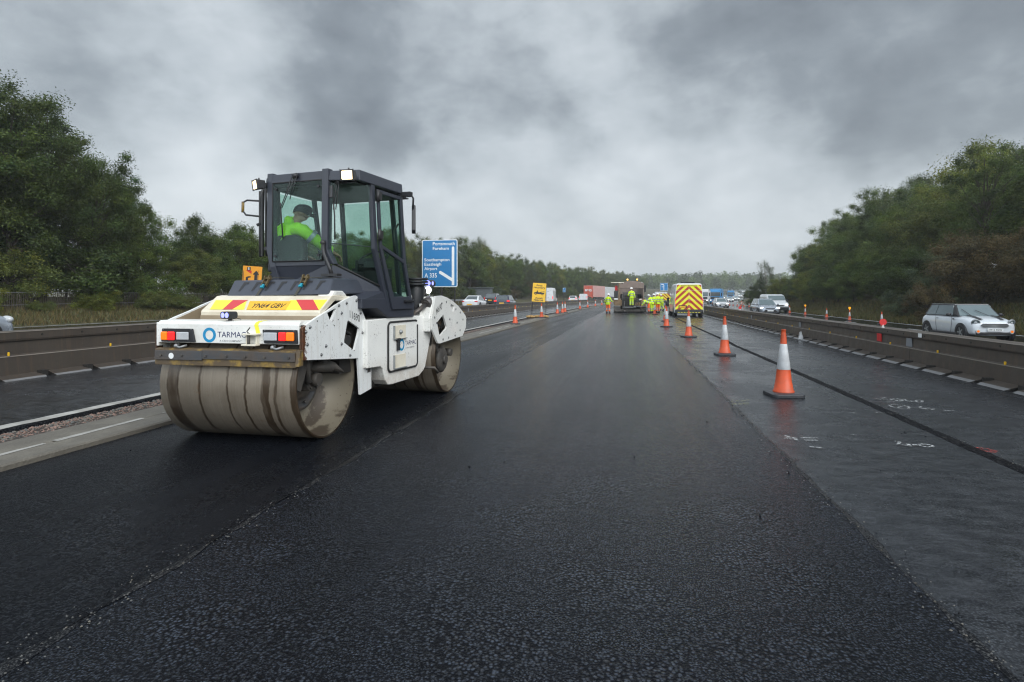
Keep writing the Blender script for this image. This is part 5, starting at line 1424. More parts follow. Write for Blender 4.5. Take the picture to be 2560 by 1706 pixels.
# ------------------------------------------------------------------ left verge: guard rail, paling fence
def guard_rail():
    mb = MB(); t = thing('guard_rail', 'long galvanised guard rail with a ramped end beyond the left carriageway', 'guard rail')
    ys = [58 + i*2 for i in range(19)]
    prof = [(0, .53), (.06, .56), (.06, .60), (.0, .64), (.0, .68), (.06, .72), (.06, .76), (0, .80), (-.01, .80), (-.01, .53)]
    rings = []
    for Y in ys:
        drop = -.62*sstep(88, 94, Y); p = P(-25.9, Y); rings.append([(p.x + a, p.y, p.z + b + drop) for a, b in prof])
    mb.loft(rings, True, False); mb.build('rail_beam', 'galvanised', t)
    for Y in ys[:-3:2]:
        p = P(-26.05, Y); m = MB(); m.box((p.x-.05, p.y-.05, p.z-.1), (p.x+.05, p.y+.05, p.z+.74)); m.build('post', 'galvanised', t)
guard_rail()
def paling():
    t = thing('paling_fence', 'weathered grey timber paling fence along the left verge in front of the trees', 'fence')
    mb = MB(); rnd = random.Random(8); Y = 8.0
    while Y < 52:
        p = P(-29.2 + .15*math.sin(Y*.4), Y); h = rnd.uniform(.80, 1.0); a = rnd.uniform(-.03, .03)
        mb.add([(p.x, p.y, p.z-.05), (p.x, p.y+.045, p.z-.05), (p.x+.02, p.y+.045+a, p.z+h), (p.x+.02, p.y+a+.02, p.z+h+.04), (p.x-.02, p.y, p.z-.05), (p.x-.02, p.y+.045, p.z-.05), (p.x, p.y+.045+a, p.z+h), (p.x, p.y+a+.02, p.z+h+.04)], [(0,1,2,3),(7,6,5,4),(0,3,7,4),(1,5,6,2),(3,2,6,7)])
        Y += .095 + rnd.uniform(0, .03)
    mb.build('pales', 'timber', t, fixn=False)['label'] = 'thin upright timber pales'
    for z in (.3, .9):
        m = MB(); m.tube([P(-29.18 + .15*math.sin(Y*.4), Y, z) for Y in range(8, 53, 2)], .012, 4); m.build('wire', 'galvanised', t)
paling()
mb = MB(); mb.M = Matrix.Translation(P(-26.8, 100)); mb.box((-3.5, 0, 0), (.6, 1.5, 2.6)); mb.box((-3.7, -.2, 2.6), (.8, 1.7, 2.75)); 
tag(mb.build('roadside_cabinet', 'cabinet_grey', None, bevel=.03), 'plain grey roadside cabinet behind the cars on the left', 'cabinet')

# ------------------------------------------------------------------ signs
def big_sign():
    c = Vector((-26.57, 79.36, 0)); c.z = zg(-28, 79) - .1
    t = thing('direction_sign', 'large blue motorway direction sign listing Portsmouth and Southampton, left of the road', 'road sign', c, R(2))
    w, z0, z1 = 5.42, 2.92 - c.z, 9.93 - c.z; h = z1 - z0
    mb = MB(); mb.prism(rrect(-w/2, w/2, z0, z1, .25), 'y', -.02, .04); pn = mb.build('sign_panel', 'sign_white', t)
    mb = MB(); mb.prism(rrect(-w/2+.11, w/2-.11, z0+.11, z1-.11, .18), 'y', -.032, -.018); mb.build('blue_face', 'sign_blue', pn)
    def tx(s, u0, u1, v, hh, nm='lettering', b=.012):   # u 0..1 from left, v 0..1 from top (baseline)
        lettering(nm, s, 'sign_white', pn, (-w/2 + u0*w, -.040, z1 - v*h), (1,0,0), (0,0,1), width=(u1-u0)*w, height=hh*h, bold=b)
    # measured on the sign: 153..592 px wide, 92..652 px high
    U = lambda x: (x-153)/439.; V = lambda y: (y-92)/560.
    tx('Portsmouth', U(288), U(560), V(158), .068); tx('Fareham', U(288), U(486), V(212), .062)
    tx('Southampton', U(182), U(494), V(358), .085); tx('Eastleigh', U(183), U(393), V(410), .082); tx('Airport', U(182), U(344), V(462), .082)
    tx('A 335', U(184), U(338), V(540), .095, b=.01)
    X = lambda x: -w/2 + U(x)*w; Z = lambda y: z1 - V(y)*h
    mb = MB(); mb.add([(X(523), -.040, Z(632)), (X(554), -.040, Z(632)), (X(554), -.040, Z(185)), (X(539), -.040, Z(170)), (X(523), -.040, Z(185))], [(0,1,2,3,4)])
    mb.add([(X(523), -.0405, Z(585)), (X(523), -.0405, Z(545)), (X(385), -.0405, Z(460)), (X(366), -.0405, Z(466)), (X(366), -.0405, Z(490))], [(0,1,2,3,4)]); mb.build('arrow', 'sign_white', pn, fixn=False)
    mb = MB(); mb.box((X(176), -.045, Z(622)), (X(218), -.034, Z(578))); pb = mb.build('junction_number', 'ink_black', pn)
    lettering('lettering', '5', 'sign_white', pn, (X(188), -.047, Z(615)), (1,0,0), (0,0,1), width=.2, height=.40, bold=.02)
    for x in (X(398), X(558)):
        mb = MB(); mb.cyl((x, .10, -.2), (x, .10, z1-.4), .09, 10); mb.build('post', 'grey_steel', t)
big_sign()
def recovery_sign():
    p = P(-5.82, 37.7, .06); t = thing('recovery_sign', 'tilted yellow sign on a frame reading Free recovery Await rescue', 'road sign', p, R(3))
    w, h = .95, 1.32
    M = Matrix.Translation((0.02, 0, 1.72)) @ Matrix.Rotation(R(4.0), 4, 'Y') @ Matrix.Rotation(R(-6), 4, 'X')
    mb = MB(); mb.M = M; mb.prism(rrect(-w/2, w/2, -h/2, h/2, .04), 'y', -.012, .012); pn = mb.build('sign_panel', 'ink_black', t)
    mb = MB(); mb.M = M; mb.prism(rrect(-w/2+.02, w/2-.02, -h/2+.02, h/2-.02, .035), 'y', -.016, -.010); mb.build('yellow_face', 'sign_yellow', pn)
    r_ = M.to_3x3() @ Vector((1,0,0)); u_ = M.to_3x3() @ Vector((0,0,1))
    def tx(s, x0, x1, z, hh):
        lettering('lettering', s, 'ink_black', pn, M @ Vector((x0*w - w/2, -.018, h/2 - z*h)), r_, u_, width=(x1-x0)*w, height=hh, bold=.022)
    tx('Free', .29, .71, .185, .115); tx('recovery', .10, .92, .325, .135); tx('Await', .24, .80, .835, .125); tx('rescue', .17, .84, .945, .105)
    mb = MB(); mb.M = M   # breakdown truck pictogram
    def q(pts): mb.add([(x*w-w/2, -.0185, h/2-z*h) for x, z in pts], [list(range(len(pts)))])
    q([(.14,.585),(.14,.52),(.20,.50),(.30,.49),(.33,.44),(.42,.44),(.44,.49),(.86,.50),(.88,.56),(.84,.585)])
    q([(.50,.495),(.86,.42),(.87,.435),(.56,.50)]); q([(.60,.49),(.64,.44),(.66,.44),(.66,.49)]); q([(.85,.42),(.87,.42),(.875,.50),(.855,.50)]); q([(.34,.425),(.40,.425),(.40,.40),(.34,.40)])
    for cx in (.27, .72): mb.disc((cx*w-w/2, -.0186, h/2-.585*h), .062, 'y', 18)
    mb.build('pictogram', 'ink_black', pn, fixn=False)
    mb = MB(); mb.M = M
    for cx in (.27, .72): mb.disc((cx*w-w/2, -.020, h/2-.585*h), .028, 'y', 14)
    mb.build('pictogram_wheel', 'sign_yellow', pn, fixn=False)
    mb = MB()
    for x, dx in ((-.42, -.10), (.44, .02)):
        mb.tube([(x, -.03, 1.25), (x+dx, -.35, .0)], .014, 6); mb.tube([(x+.05, .05, 2.2), (x+dx, .42, .0)], .014, 6)
    mb.tube([(-.48,-.28,.30),(.44,-.28,.30)], .012, 6)
    mb.build('sign_frame', 'ink_black', t)
recovery_sign()
rnd = random.Random(6)
for i, (x, y, a, lab) in enumerate(((-6.35, 37.5, 10, 'ochre sandbag at the left leg of the yellow sign'), (-5.95, 37.9, -15, 'ochre sandbag behind the cone under the yellow sign'), (-5.48, 38.0, 5, 'ochre sandbag right of the cone under the yellow sign'))):
    mb = MB(); rings = []
    for k in range(9):
        u = k/8.; r = math.sin(math.pi*min(max(u, .06), .94))**.5; rings.append([((u-.5)*.62, math.cos(th)*.17*r + .02*math.sin(5*u+i), .10 + math.sin(th)*.10*r + .008*math.sin(9*u+th*2)) for th in [2*math.pi*j/12 for j in range(12)]])
    mb.loft(rings, True, True); o = mb.build('sandbag', 'sandbag'); o.location = P(x, y, .045); o.rotation_euler = (0, 0, R(a)); tag(o, lab, 'sandbag', 'sandbags on the sign frame')
def orange_sign():
    yc = 39.0; c, s = math.cos(YAW), math.sin(YAW); u = (627-1280)/1400.; X = (u*c-s)*yc; Y = (u*s+c)*yc
    t = thing('lane_sign', 'orange temporary sign with black arrow and red wedge behind the roller', 'road sign', (X, Y, .2), R(14))
    w, z0, z1 = 1.30, 1.4, 3.42; M = Matrix.Translation((0, 0, z0)) @ Matrix.Rotation(R(4), 4, 'Y') @ Matrix.Translation((0, 0, -z0))
    mb = MB(); mb.M = M; mb.box((-w/2, -.015, z0), (w/2, .015, z1)); pn = mb.build('sign_panel', 'sign_orange', t)
    mb = MB(); mb.M = M
    def q(pts): mb.add([(-w/2 + x*w, -.017, z1 - z*w) for x, z in pts], [list(range(len(pts)))])
    q([(.62,.75),(.62,.45),(.55,.45),(.55,.40),(.70,.22),(.85,.40),(.85,.45),(.77,.45),(.77,1.3),(.62,1.3)]); q([(.18,.60),(.30,.55),(.42,.54),(.45,.60),(.30,.64),(.30,1.3),(.18,1.3)]); mb.build('arrow', 'ink_black', pn, fixn=False)
    mb = MB(); mb.M = M; q([(.15,.24),(.46,.24),(.46,.42)]); mb.build('red_wedge', 'ink_red', pn, fixn=False)
    mb = MB(); mb.M = M; mb.box((-w/2+.22*w, -.022, z1-.24*w), (-w/2+.40*w, -.014, z1-.05*w)); nb = mb.build('lane_number', 'ink_black', pn)
    lettering('lettering', '5', 'sign_white', nb, M @ Vector((-w/2+.27*w, -.0235, z1-.21*w)), (1,0,0), (0,0,1), width=.10, height=.17, bold=.03)
    mb = MB()
    for x in (-.5, .5): mb.tube([(x, -.3, 0), (x, .0, z1-.3)], .02, 6); mb.tube([(x, .5, 0), (x, .02, z1-.4)], .02, 6)
    mb.build('sign_frame', 'ink_black', t)
orange_sign()
def small_sign(px, y0, y1, yc, wpx, label, split=False):
    c, s = math.cos(YAW), math.sin(YAW); u = (px-1280)/1400.; X = (u*c-s)*yc; Y = (u*s+c)*yc
    w = wpx/1400*yc; za = 1.5 + (742-y1)/1400*yc; zb_ = 1.5 + (742-y0)/1400*yc
    t = thing('blue_sign', label, 'road sign', (X, Y, 0), 0)
    mb = MB(); mb.prism(rrect(-w/2, w/2, za, zb_, .06*w), 'y', -.03, .03); pn = mb.build('sign_panel', 'sign_white', t)
    mb = MB(); mb.box((-w/2+.03*w, -.045, za+.03*w), (w/2-.03*w, -.028, zb_-.03*w)); f = mb.build('blue_face', 'sign_blue', pn)
    mb = MB(); mb.box((-.05*w-.01, -.055, za+.1), (.02*w, -.044, zb_-.4)); mb.box((-.3*w, -.055, za+.45*(zb_-za)), (-.05*w, -.044, za+.52*(zb_-za))); mb.box((-.35*w, -.055, zb_-.25*(zb_-za)), (-.05*w, -.044, zb_-.17*(zb_-za))); mb.build('panel_writing', 'sign_white', pn)
    mb = MB(); mb.cyl((-w*.3, .05, -.3), (-w*.3, .05, zb_-.2), .05, 6); mb.cyl((w*.3, .05, -.3), (w*.3, .05, zb_-.2), .05, 6); mb.build('post', 'grey_steel', t)
small_sign(1660, 708, 727, 150, 19, 'distant blue direction sign between the paver and the chevron van')
small_sign(1410.5, 720, 731, 120, 7, 'tiny blue marker sign beyond the white van on the left')

# ------------------------------------------------------------------ vehicles
def at(px, yc, dz=0.0):
    c, s = math.cos(YAW), math.sin(YAW); u = (px-1280)/1400.; X = (u*c-s)*yc; Y = (u*s+c)*yc
    return Vector((X, Y, zg(X - off(Y), Y) + dz))
def wheel(t, x, y, r, w, rim='galvanised', spokes=5):
    s = 1 if x > 0 else -1
    mb = MB(); mb.lathe([(r*.62, x - s*w), (r*.93, x - s*w), (r, x - s*w*.85), (r, x - s*w*.15), (r*.95, x), (r*.70, x + s*.006), (r*.64, x - s*.01)], 28, 'x', (0, y, r))
    ty = mb.build('tyre', 'rubber', t)
    mb = MB(); mb.lathe([(r*.66, x - s*.004), (r*.62, x - s*.015), (r*.60, x - s*.05), (.03, x - s*.06)], 28, 'x', (0, y, r), mi=1)
    for k in range(spokes):
        a = 2*math.pi*k/spokes + .3
        mb.M = Matrix.Translation((x - s*.018, y, r)) @ Matrix.Rotation(a, 4, 'X'); mb.box((-.014, -.028, 0), (.014, .028, r*.62), mi=0); mb.M = Matrix()
    mb.cyl((x - s*.05, y, r), (x + s*.002, y, r), .05, 12, mi=0)
    mb.build('rim', [rim, 'ink_black'], t)
def car(name, label, cat, S, loc, rz, group=None):
    t = thing(name, label, cat, loc, rz, group)
    L2 = S['L']/2; W = S['W']/2
    mb = MB(); rings = []
    for y, w, zl, zt in S['sec']:
        zb = zl + (zt - zl)*.82
        half = [(0, zl), (w*.80, zl), (w*.96, zl+.06), (w*1.0, zl + (zt-zl)*.45), (w*.985, zl + (zt-zl)*.72), (w*.93, zb + (zt-zl)*.06), (w*.78, zt), (w*.40, zt+.018), (0, zt+.022)]
        rings.append([(x, y, z) for x, z in half] + [(-x, y, z) for x, z in half[-2:0:-1]])
    mb.loft(rings, True, True); mb.sm = [True]*len(mb.sm)
    body = mb.build('body', S['col'], t, sub=2)
    # wheel wells and wheels
    for y in S['wh']:
        for s in (-1, 1):
            m = MB(); m.cyl((s*(W-.28), y, S['r']), (s*(W+.004), y, S['r']), S['r']+.055, 28); m.build('wheel_arch', S.get('arch', 'ink_black'), t)
            wheel(t, s*(W+.012), y, S['r'], .19)
    # greenhouse
    yb0, yb1, yt0, yt1, wb, wr, zb, zr = S['gh']
    B = [(-wb, yb1, zb), (wb, yb1, zb), (wb, yb0, zb), (-wb, yb0, zb)]; T = [(-wr, yt1, zr), (wr, yt1, zr), (wr, yt0, zr), (-wr, yt0, zr)]
    mb = MB(); ym = (yt0+yt1)/2
    T2 = [(-wr*.9, yt1+.12, zr+.03), (wr*.9, yt1+.12, zr+.03), (wr*.9, yt0-.12, zr+.03), (-wr*.9, yt0-.12, zr+.03)]
    mb.loft([B, T], True, False); mb.build('cabin', S.get('pillar', S['col']), t, bevel=.07, seg=3)
    mb = MB(); mb.loft([[(x*1.01, y*1.0, z-.03) for x, y, z in T], [(x, y, z+.012) for x, y, z in T], T2], True, False); mb.build('roof', S.get('roof', S['col']), t, bevel=.03, seg=2)
    def patch(nm, a, b, c, d, u0, u1, v0, v1, e=.010, mat='glass_dark'):
        a, b, c, d = map(Vector, (a, b, c, d))      # a,b bottom edge; d,c top edge
        f = lambda u, v: a.lerp(b, u).lerp(d.lerp(c, u), v)
        uu0 = u0 if isinstance(u0, tuple) else (u0, u0); uu1 = u1 if isinstance(u1, tuple) else (u1, u1)
        q = [f(uu0[0], v0), f(uu1[0], v0), f(uu1[1], v1), f(uu0[1], v1)]
        n = (q[1]-q[0]).cross(q[3]-q[0]).normalized(); cen = Vector((0, ym, zb))
        if n.dot(q[0]-cen) < 0: n = -n
        m = MB(); m.add([p + n*e for p in q] + [p - n*.01 for p in q], [(0,1,2,3),(7,6,5,4),(0,4,5,1),(1,5,6,2),(2,6,7,3),(3,7,4,0)]); return m.build(nm, mat, t)
    gm = S.get('glass', 'glass_dark')
    patch('windscreen', (-wb, yb0, zb), (wb, yb0, zb), (wr, yt0, zr), (-wr, yt0, zr), .06, .94, .04, .93, mat=gm)
    patch('rear_window', (-wb, yb1, zb), (wb, yb1, zb), (wr, yt1, zr), (-wr, yt1, zr), .09, .91, .10, .90, mat=gm)
    for s in (-1, 1):
        for u0, u1 in S['side']: patch('side_window', (s*wb, yb1, zb), (s*wb, yb0, zb), (s*wr, yt0, zr), (s*wr, yt1, zr), u0, u1, .06, .90, mat=gm)
    # mirrors
    for s in (-1, 1):
        m = MB(); m.sphere((s*(W+.07), yb0-.32, zb+.06), .10, 12, 8, (1, .6, .72)); m.box((s*(W+.03)-.05, yb0-.34, zb), (s*(W+.03)+.03, yb0-.30, zb+.04)); m.build('mirror', S.get('mir', S['col']), t)
    return t, body
def lamps(t, S, front=None, rear=None, plate_r=None, plate_f=None):
    y = S['L']/2
    for s in (-1, 1):
        if front:
            m = MB(); x, z, w, h, yy = front; m.sphere((s*x, yy, z), 1, 14, 10, (w, .10, h)); m.build('headlight', S.get('hl', 'headlight'), t)
        if rear:
            m = MB(); x, z, w, h, yy = rear; m.sphere((s*x, yy, z), 1, 12, 8, (w, .09, h)); m.build('tail_light', S.get('tl', 'lamp_red'), t)
def plate(t, text, y, z, s, mat='plate_yellow', w=.52, h=.115, ty=True):
    m = MB(); m.box((-w/2, y - .008, z-h/2), (w/2, y+.008, z+h/2)); p = m.build('number_plate', mat, t)
    if text: lettering('lettering', text, 'ink_black', p, (s*-w*.43, y + .010*-s if s > 0 else y + .010, z-h*.30), (s, 0, 0), (0, 0, 1), width=w*.86, height=h*.62, bold=.02)
    return p
LC = 'vehicles on the left carriageway'; RC = 'vehicles on the right carriageway'

# --- the small white hatchback with black roof and bonnet stripes
S = dict(L=3.72, W=1.69, r=.305, wh=(1.24, -1.23), col='mini_white', pillar='ink_black', roof='car_charcoal', mir='black_plastic', arch='black_plastic', glass='glass_pale',
     sec=[(-1.87, .62, .36, .78), (-1.84, .74, .28, .88), (-1.66, .81, .22, .95), (-1.2, .845, .20, .965), (-.4, .85, .19, .955), (.4, .85, .19, .945), (.86, .845, .20, .925), (1.25, .835, .20, .885), (1.58, .80, .20, .82), (1.78, .73, .20, .74), (1.85, .62, .22, .66), (1.86, .50, .26, .60)],
     gh=(.92, -1.58, .42, -1.30, .775, .62, .915, 1.385), side=[((.07, .09), (.36, .37)), ((.38, .39), (.885, .975))])
mini, mb_ = car('hatchback', 'small white hatchback with black roof and black bonnet stripes at the right', 'car', S, P(13.78, 26.3), R(180), RC)
M0 = MB()
for s in (-1, 1):
    m = MB(); m.M = Matrix.Translation((s*.59, 1.77, .70)) @ Matrix.Rotation(R(-22), 4, 'X') @ Matrix.Rotation(R(-s*16), 4, 'Z')
    m.lathe([(.135, -.03), (.14, .03), (.122, .045), (.118, .03)], 28, 'y', (0, 0, 0), mi=0); m.sphere((0, .0, 0), .118, 20, 10, (1, .32, 1), mi=1); m.sphere((.01, .035, .01), .055, 12, 8, (1, .4, 1), mi=2)
    m.build('headlight', ['galvanised', 'glass_pale', 'clear_lens'], mini)
    m = MB(); m.cyl((s*.56, 1.82, .37), (s*.56, 1.88, .37), .075, 16, mi=1); m.cyl((s*.56, 1.88, .37), (s*.56, 1.888, .37), .045, 16, mi=0); m.build('fog_lamp', ['lamp_amber', 'clear_lens'] , mini)
    m = MB()
    pts = [(s*.30, 1.72, .815), (s*.42, 1.70, .808), (s*.45, 1.25, .915), (s*.47, .92, .955), (s*.34, .92, .962), (s*.32, 1.25, .924)]
    m.add([Vector(p) + Vector((0, .0, .008)) for p in pts], [(0,1,2,5),(5,2,3,4)]); m.build('bonnet_stripe', 'ink_black', mini, fixn=False)
m = MB(); m.prism([(-.46, .60), (-.40, .535), (0, .52), (.40, .535), (.46, .60), (.40, .66), (0, .675), (-.40, .66)], 'y', 1.80, 1.885); g = m.build('grille', 'ink_black', mini, bevel=.01)
m = MB()
for z, w in ((.665, .42), (.632, .45), (.60, .46), (.568, .44), (.535, .40)): m.cyl((-w, 1.888, z), (w, 1.888, z), .009, 6)
m.build('grille_bar', 'galvanised', g)
m = MB(); m.box((-.62, 1.80, .24), (.62, 1.872, .345)); m.build('lower_intake', 'ink_black', mini, bevel=.02)
plate(mini, 'HY12 XGW', 1.895, .435, -1, 'sign_white', .52, .115)
m = MB(); m.tube([(-.30, .95, .95), (.05, .73, 1.16)], .010, 5); m.tube([(.30, .95, .95), (.50, .68, 1.20)], .010, 5); m.build('wiper', 'ink_black', mini)
for s in (-1, 1):
    m = MB(); m.box((s*.86-.012, -.42, .80), (s*.86+.012, -.28, .825)); m.build('door_handle', 'galvanised', mini, bevel=.006)
    m = MB(); m.box((s*.852-.004, .74, .78), (s*.852+.004, .86, .83)); m.build('side_vent', 'black_plastic', mini)
for s in (-1, 1):
    m = MB(); m.tube([(s*.838, .66, .90), (s*.858, .68, .60), (s*.848, .60, .28)], .006, 4); m.tube([(s*.838, -.50, .92), (s*.858, -.48, .60), (s*.850, -.42, .28)], .006, 4); m.build('door_gap', 'ink_black', mini)
m = MB(); m.box((-.855, -1.0, .17), (.855, 1.0, .27)); m.build('sill', 'black_plastic', mini, bevel=.02)

# --- estate and hatch family (oncoming)
S = dict(L=4.45, W=1.84, r=.32, wh=(1.38, -1.28), col='car_silver', glass='glass_pale',
     sec=[(-2.22, .70, .40, .82), (-2.18, .80, .30, .92), (-1.9, .88, .24, .97), (-1.2, .915, .21, .97), (0, .92, .20, .95), (.95, .915, .20, .94), (1.5, .90, .20, .88), (1.95, .85, .20, .78), (2.16, .72, .20, .68), (2.22, .60, .24, .60)],
     gh=(1.12, -2.02, .30, -1.62, .80, .62, .93, 1.47), side=[((.05, .10), (.24, .27)), ((.27, .30), (.52, .57)), ((.55, .60), (.86, .95))])
foc, _ = car('family_car', 'silver family car with lit headlights ahead of the white van, oncoming', 'car', S, at(1911, 53), R(180), RC)
lamps(foc, S, front=(.66, .66, .20, .085, 2.02)); plate(foc, None, 2.25, .42, -1, 'sign_white')
m = MB(); m.prism([(-.34, .60), (.34, .60), (.42, .66), (-.42, .66)], 'y', 2.10, 2.25); m.prism([(-.62, .28), (.62, .28), (.45, .50), (-.45, .50)], 'y', 2.10, 2.235); m.build('grille', 'ink_black', foc)
S2 = dict(S); S2['col'] = 'car_white'
foc2, _ = car('family_car', 'white oncoming car with lit headlights between the blue lorry and the red disc', 'car', S2, at(1801, 85), R(180), RC)
lamps(foc2, S2, front=(.66, .66, .20, .09, 2.02)); plate(foc2, None, 2.25, .42, -1, 'sign_white')
m = MB(); m.prism([(-.34, .60), (.34, .60), (.42, .66), (-.42, .66)], 'y', 2.10, 2.25); m.prism([(-.62, .28), (.62, .28), (.45, .50), (-.45, .50)], 'y', 2.10, 2.235); m.build('grille', 'ink_black', foc2)
for px, yc, lab in ((1822, 170, 'dark oncoming car with lights on, left of the far cone taper'), (1838, 200, 'first small distant oncoming car near the far cone taper'), (1812, 215, 'distant oncoming car just right of the blue lorry'), (1826, 240, 'distant oncoming car behind the dark car'),
                   (1848, 262, 'white distant car high on the far bend'), (1858, 300, 'farther white distant car on the far bend'), (1842, 330, 'tiny distant car in the middle of the far bend'), (1856, 380, 'farthest tiny car at the top of the road')):
    dup(foc2, at(px, yc), R(186), lab, 'distant oncoming cars')
# silver car at the left edge
S3 = dict(S); S3['col'] = 'car_silver'
lc, _ = car('family_car', 'silver car cut by the left edge, only its front wing showing', 'car', dict(S, hl='headlight_dim'), P(-15.6, 9.15), 0, LC)
lamps(lc, dict(hl='clear_lens', L=4.45), front=(.66, .68, .18, .09, 2.02)); lc.scale = (1, 1, 1.08)
# white coupe, dark hatch, dark 4x4 on the left
SC = dict(L=4.7, W=1.82, r=.34, wh=(1.45, -1.38), col='car_white',
     sec=[(-2.35, .66, .42, .86), (-2.30, .80, .30, .98), (-2.0, .87, .24, 1.02), (-1.3, .905, .22, .98), (0, .91, .20, .93), (1.0, .91, .20, .90), (1.6, .90, .20, .84), (2.1, .84, .20, .74), (2.33, .66, .22, .62)],
     gh=(1.0, -1.85, .25, -.85, .78, .58, .90, 1.38), side=[((.10, .16), (.42, .40)), ((.45, .43), (.88, .95))])
cp, _ = car('coupe', 'white coupe seen from behind in the lane next to the left barrier', 'car', SC, P(-15.9, 57.2), 0, LC)
lamps(cp, dict(tl='ink_red', L=4.7), rear=(.62, .80, .24, .085, -2.26)); plate(cp, None, -2.36, .50, 1)
SB = dict(L=4.3, W=1.78, r=.32, wh=(1.40, -1.25), col='car_navy',
     sec=[(-2.15, .72, .36, .92), (-2.12, .82, .28, .98), (-1.8, .875, .24, .98), (-1.2, .89, .22, .96), (0, .89, .20, .93), (1.0, .89, .20, .91), (1.5, .88, .20, .86), (1.95, .82, .20, .76), (2.14, .64, .22, .64)],
     gh=(.95, -2.05, .25, -1.55, .78, .60, .92, 1.43), side=[((.05, .10), (.22, .26)), ((.25, .29), (.52, .56)), ((.55, .59), (.88, .95))])
bm, _ = car('dark_hatchback', 'dark navy hatchback with lit red tail lights right of the white coupe', 'car', SB, P(-13.1, 59.2), 0, LC)
lamps(bm, dict(tl='lamp_red', L=4.3), rear=(.66, .84, .20, .10, -2.08)); plate(bm, None, -2.18, .62, 1)
SU = dict(SB, L=4.6, W=1.92, r=.37, col='car_charcoal', sec=[(y*1.07, w*1.07, z0+.1, z1+.17) for y, w, z0, z1 in SB['sec']], gh=(1.0, -2.22, .35, -1.85, .84, .68, 1.08, 1.72))
su, _ = car('off_roader', 'dark four wheel drive car half hidden behind the coupe and the navy hatchback', 'car', SU, P(-19.3, 77.5), 0, LC)
lamps(su, dict(tl='ink_red', L=4.6), rear=(.78, 1.05, .10, .20, -2.26)); plate(su, None, -2.33, .8, 1)
SH = dict(SB, col='car_white'); 
wh_, _ = car('family_car', 'white hatchback seen from behind, left of the small white van', 'car', SH, P(-13.2, 112.5), 0, LC)
lamps(wh_, dict(tl='lamp_red', L=4.3), rear=(.66, .90, .10, .20, -2.08)); plate(wh_, None, -2.18, .62, 1)

def panel_van(name, label, loc, rz, L=5.4, W=1.98, H=2.5, col='car_white', group=None, small=False, rear='plain', hl='headlight'):
    t = thing(name, label, 'van', loc, rz, group); w = W/2; y0 = -L/2; y1 = L/2
    mb = MB()
    def sect(y, zt, ww=1.0, tw=.86, zl=.32):
        return [(-w*ww, y, zl), (-w*ww, y, .95), (-w*(ww+tw)/2*.995, y, (zt-.95)*.72+.95), (-w*tw, y, zt-.07), (-w*tw*.86, y, zt), (w*tw*.86, y, zt), (w*tw, y, zt-.07), (w*(ww+tw)/2*.995, y, (zt-.95)*.72+.95), (w*ww, y, .95), (w*ww, y, zl)]
    mb.loft([sect(y0, H-.04, .985), sect(y0+.1, H), sect(y1-2.0, H), sect(y1-1.55, H-.08), sect(y1-.95, 1.30 if H < 2.2 else 1.45, 1.0, .84), sect(y1-.15, 1.02, .96, .84, .30), sect(y1, .80, .88, .80, .34)], True, False)
    mb.build('body', col, t, bevel=.035, seg=3)
    m = MB(); a = Vector((0, y1-1.50, H-.16)); b = Vector((0, y1-.98, 1.42 if H > 2.2 else 1.28))
    m.add([(-w*.80, a.y+.0, a.z), (w*.80, a.y, a.z), (w*.86, b.y+.03, b.z+.03), (-w*.86, b.y+.03, b.z+.03)], [(0,1,2,3)])
    for v in range(len(m.v)): m.v[v] = (m.v[v][0], m.v[v][1]+.03, m.v[v][2]+.03)
    m.build('windscreen', 'glass_pale', t, fixn=False)
    for s in (-1, 1):
        m = MB(); m.add([(s*(w*.985+.006), y1-2.25, 1.08), (s*(w*.985+.006), y1-1.15, 1.08), (s*(w*.95+.006), y1-1.5, H*.74), (s*(w*.94+.006), y1-2.25, H*.76)], [(0,1,2,3)]); m.build('side_window', 'glass_dark', t, fixn=False)
        m = MB(); m.box((s*(w+.12)-.08, y1-1.35, 1.10), (s*(w+.12)+.08, y1-1.22, 1.42)); m.build('mirror', 'black_plastic', t, bevel=.02)
        for y in (y0+.95, y1-.95):
            m = MB(); m.cyl((s*(w-.25), y, .34), (s*(w+.004), y, .34), .40, 24); m.build('wheel_arch', 'ink_black', t); wheel(t, s*(w+.012), y, .34, .2)
        m = MB(); m.box((s*(w-.10)-.055, y0-.02, .95), (s*(w-.10)+.055, y0+.03, 1.35)); m.build('tail_light', 'lamp_red', t, bevel=.01)
        m = MB(); m.sphere((s*w*.72, y1-.08, .82), 1, 12, 8, (.17, .1, .12)); m.build('headlight', hl, t)
    m = MB(); m.box((-w*.96, y0-.10, .28), (w*.96, y0+.02, .52)); m.build('rear_bumper', 'black_plastic', t, bevel=.03)
    m = MB(); m.box((-w*.90, y1-.10, .26), (w*.90, y1+.04, .60)); m.build('front_bumper', 'black_plastic' if small else col, t, bevel=.04)
    m = MB(); m.box((-w*.42, y1-.03, .68), (w*.42, y1+.02, .82)); m.build('grille', 'ink_black', t)
    m = MB(); m.box((-.006, y0-.004, .55), (.006, y0+.01, H-.2)); m.build('door_gap', 'ink_black', t)
    return t
bv = panel_van('white_van', 'white oncoming van half behind the silver family car', at(1934, 61), R(180), L=4.7, W=1.95, H=1.95, group=RC, small=True)
wv = panel_van('white_van', 'tall white panel van seen from behind just right of the yellow sign', P(-12.9, 86.5), 0, H=2.62, group=LC)
plate(wv, None, -2.81, .60, 1)
m = MB(); rr_ = random.Random(3)
for k in range(14): m.box((rr_.uniform(-.8,.6), -2.712, rr_.uniform(1.1,2.1)), (rr_.uniform(-.8,.6)*0+rr_.uniform(.61,.8) if False else m.v[-1][0]+.0 if False else 0.0, -2.708, 0)) if False else m.cbox((rr_.uniform(-.75,.7), -2.709, rr_.uniform(1.1,2.2)), (rr_.uniform(.03,.12), .006, rr_.uniform(.02,.07)))
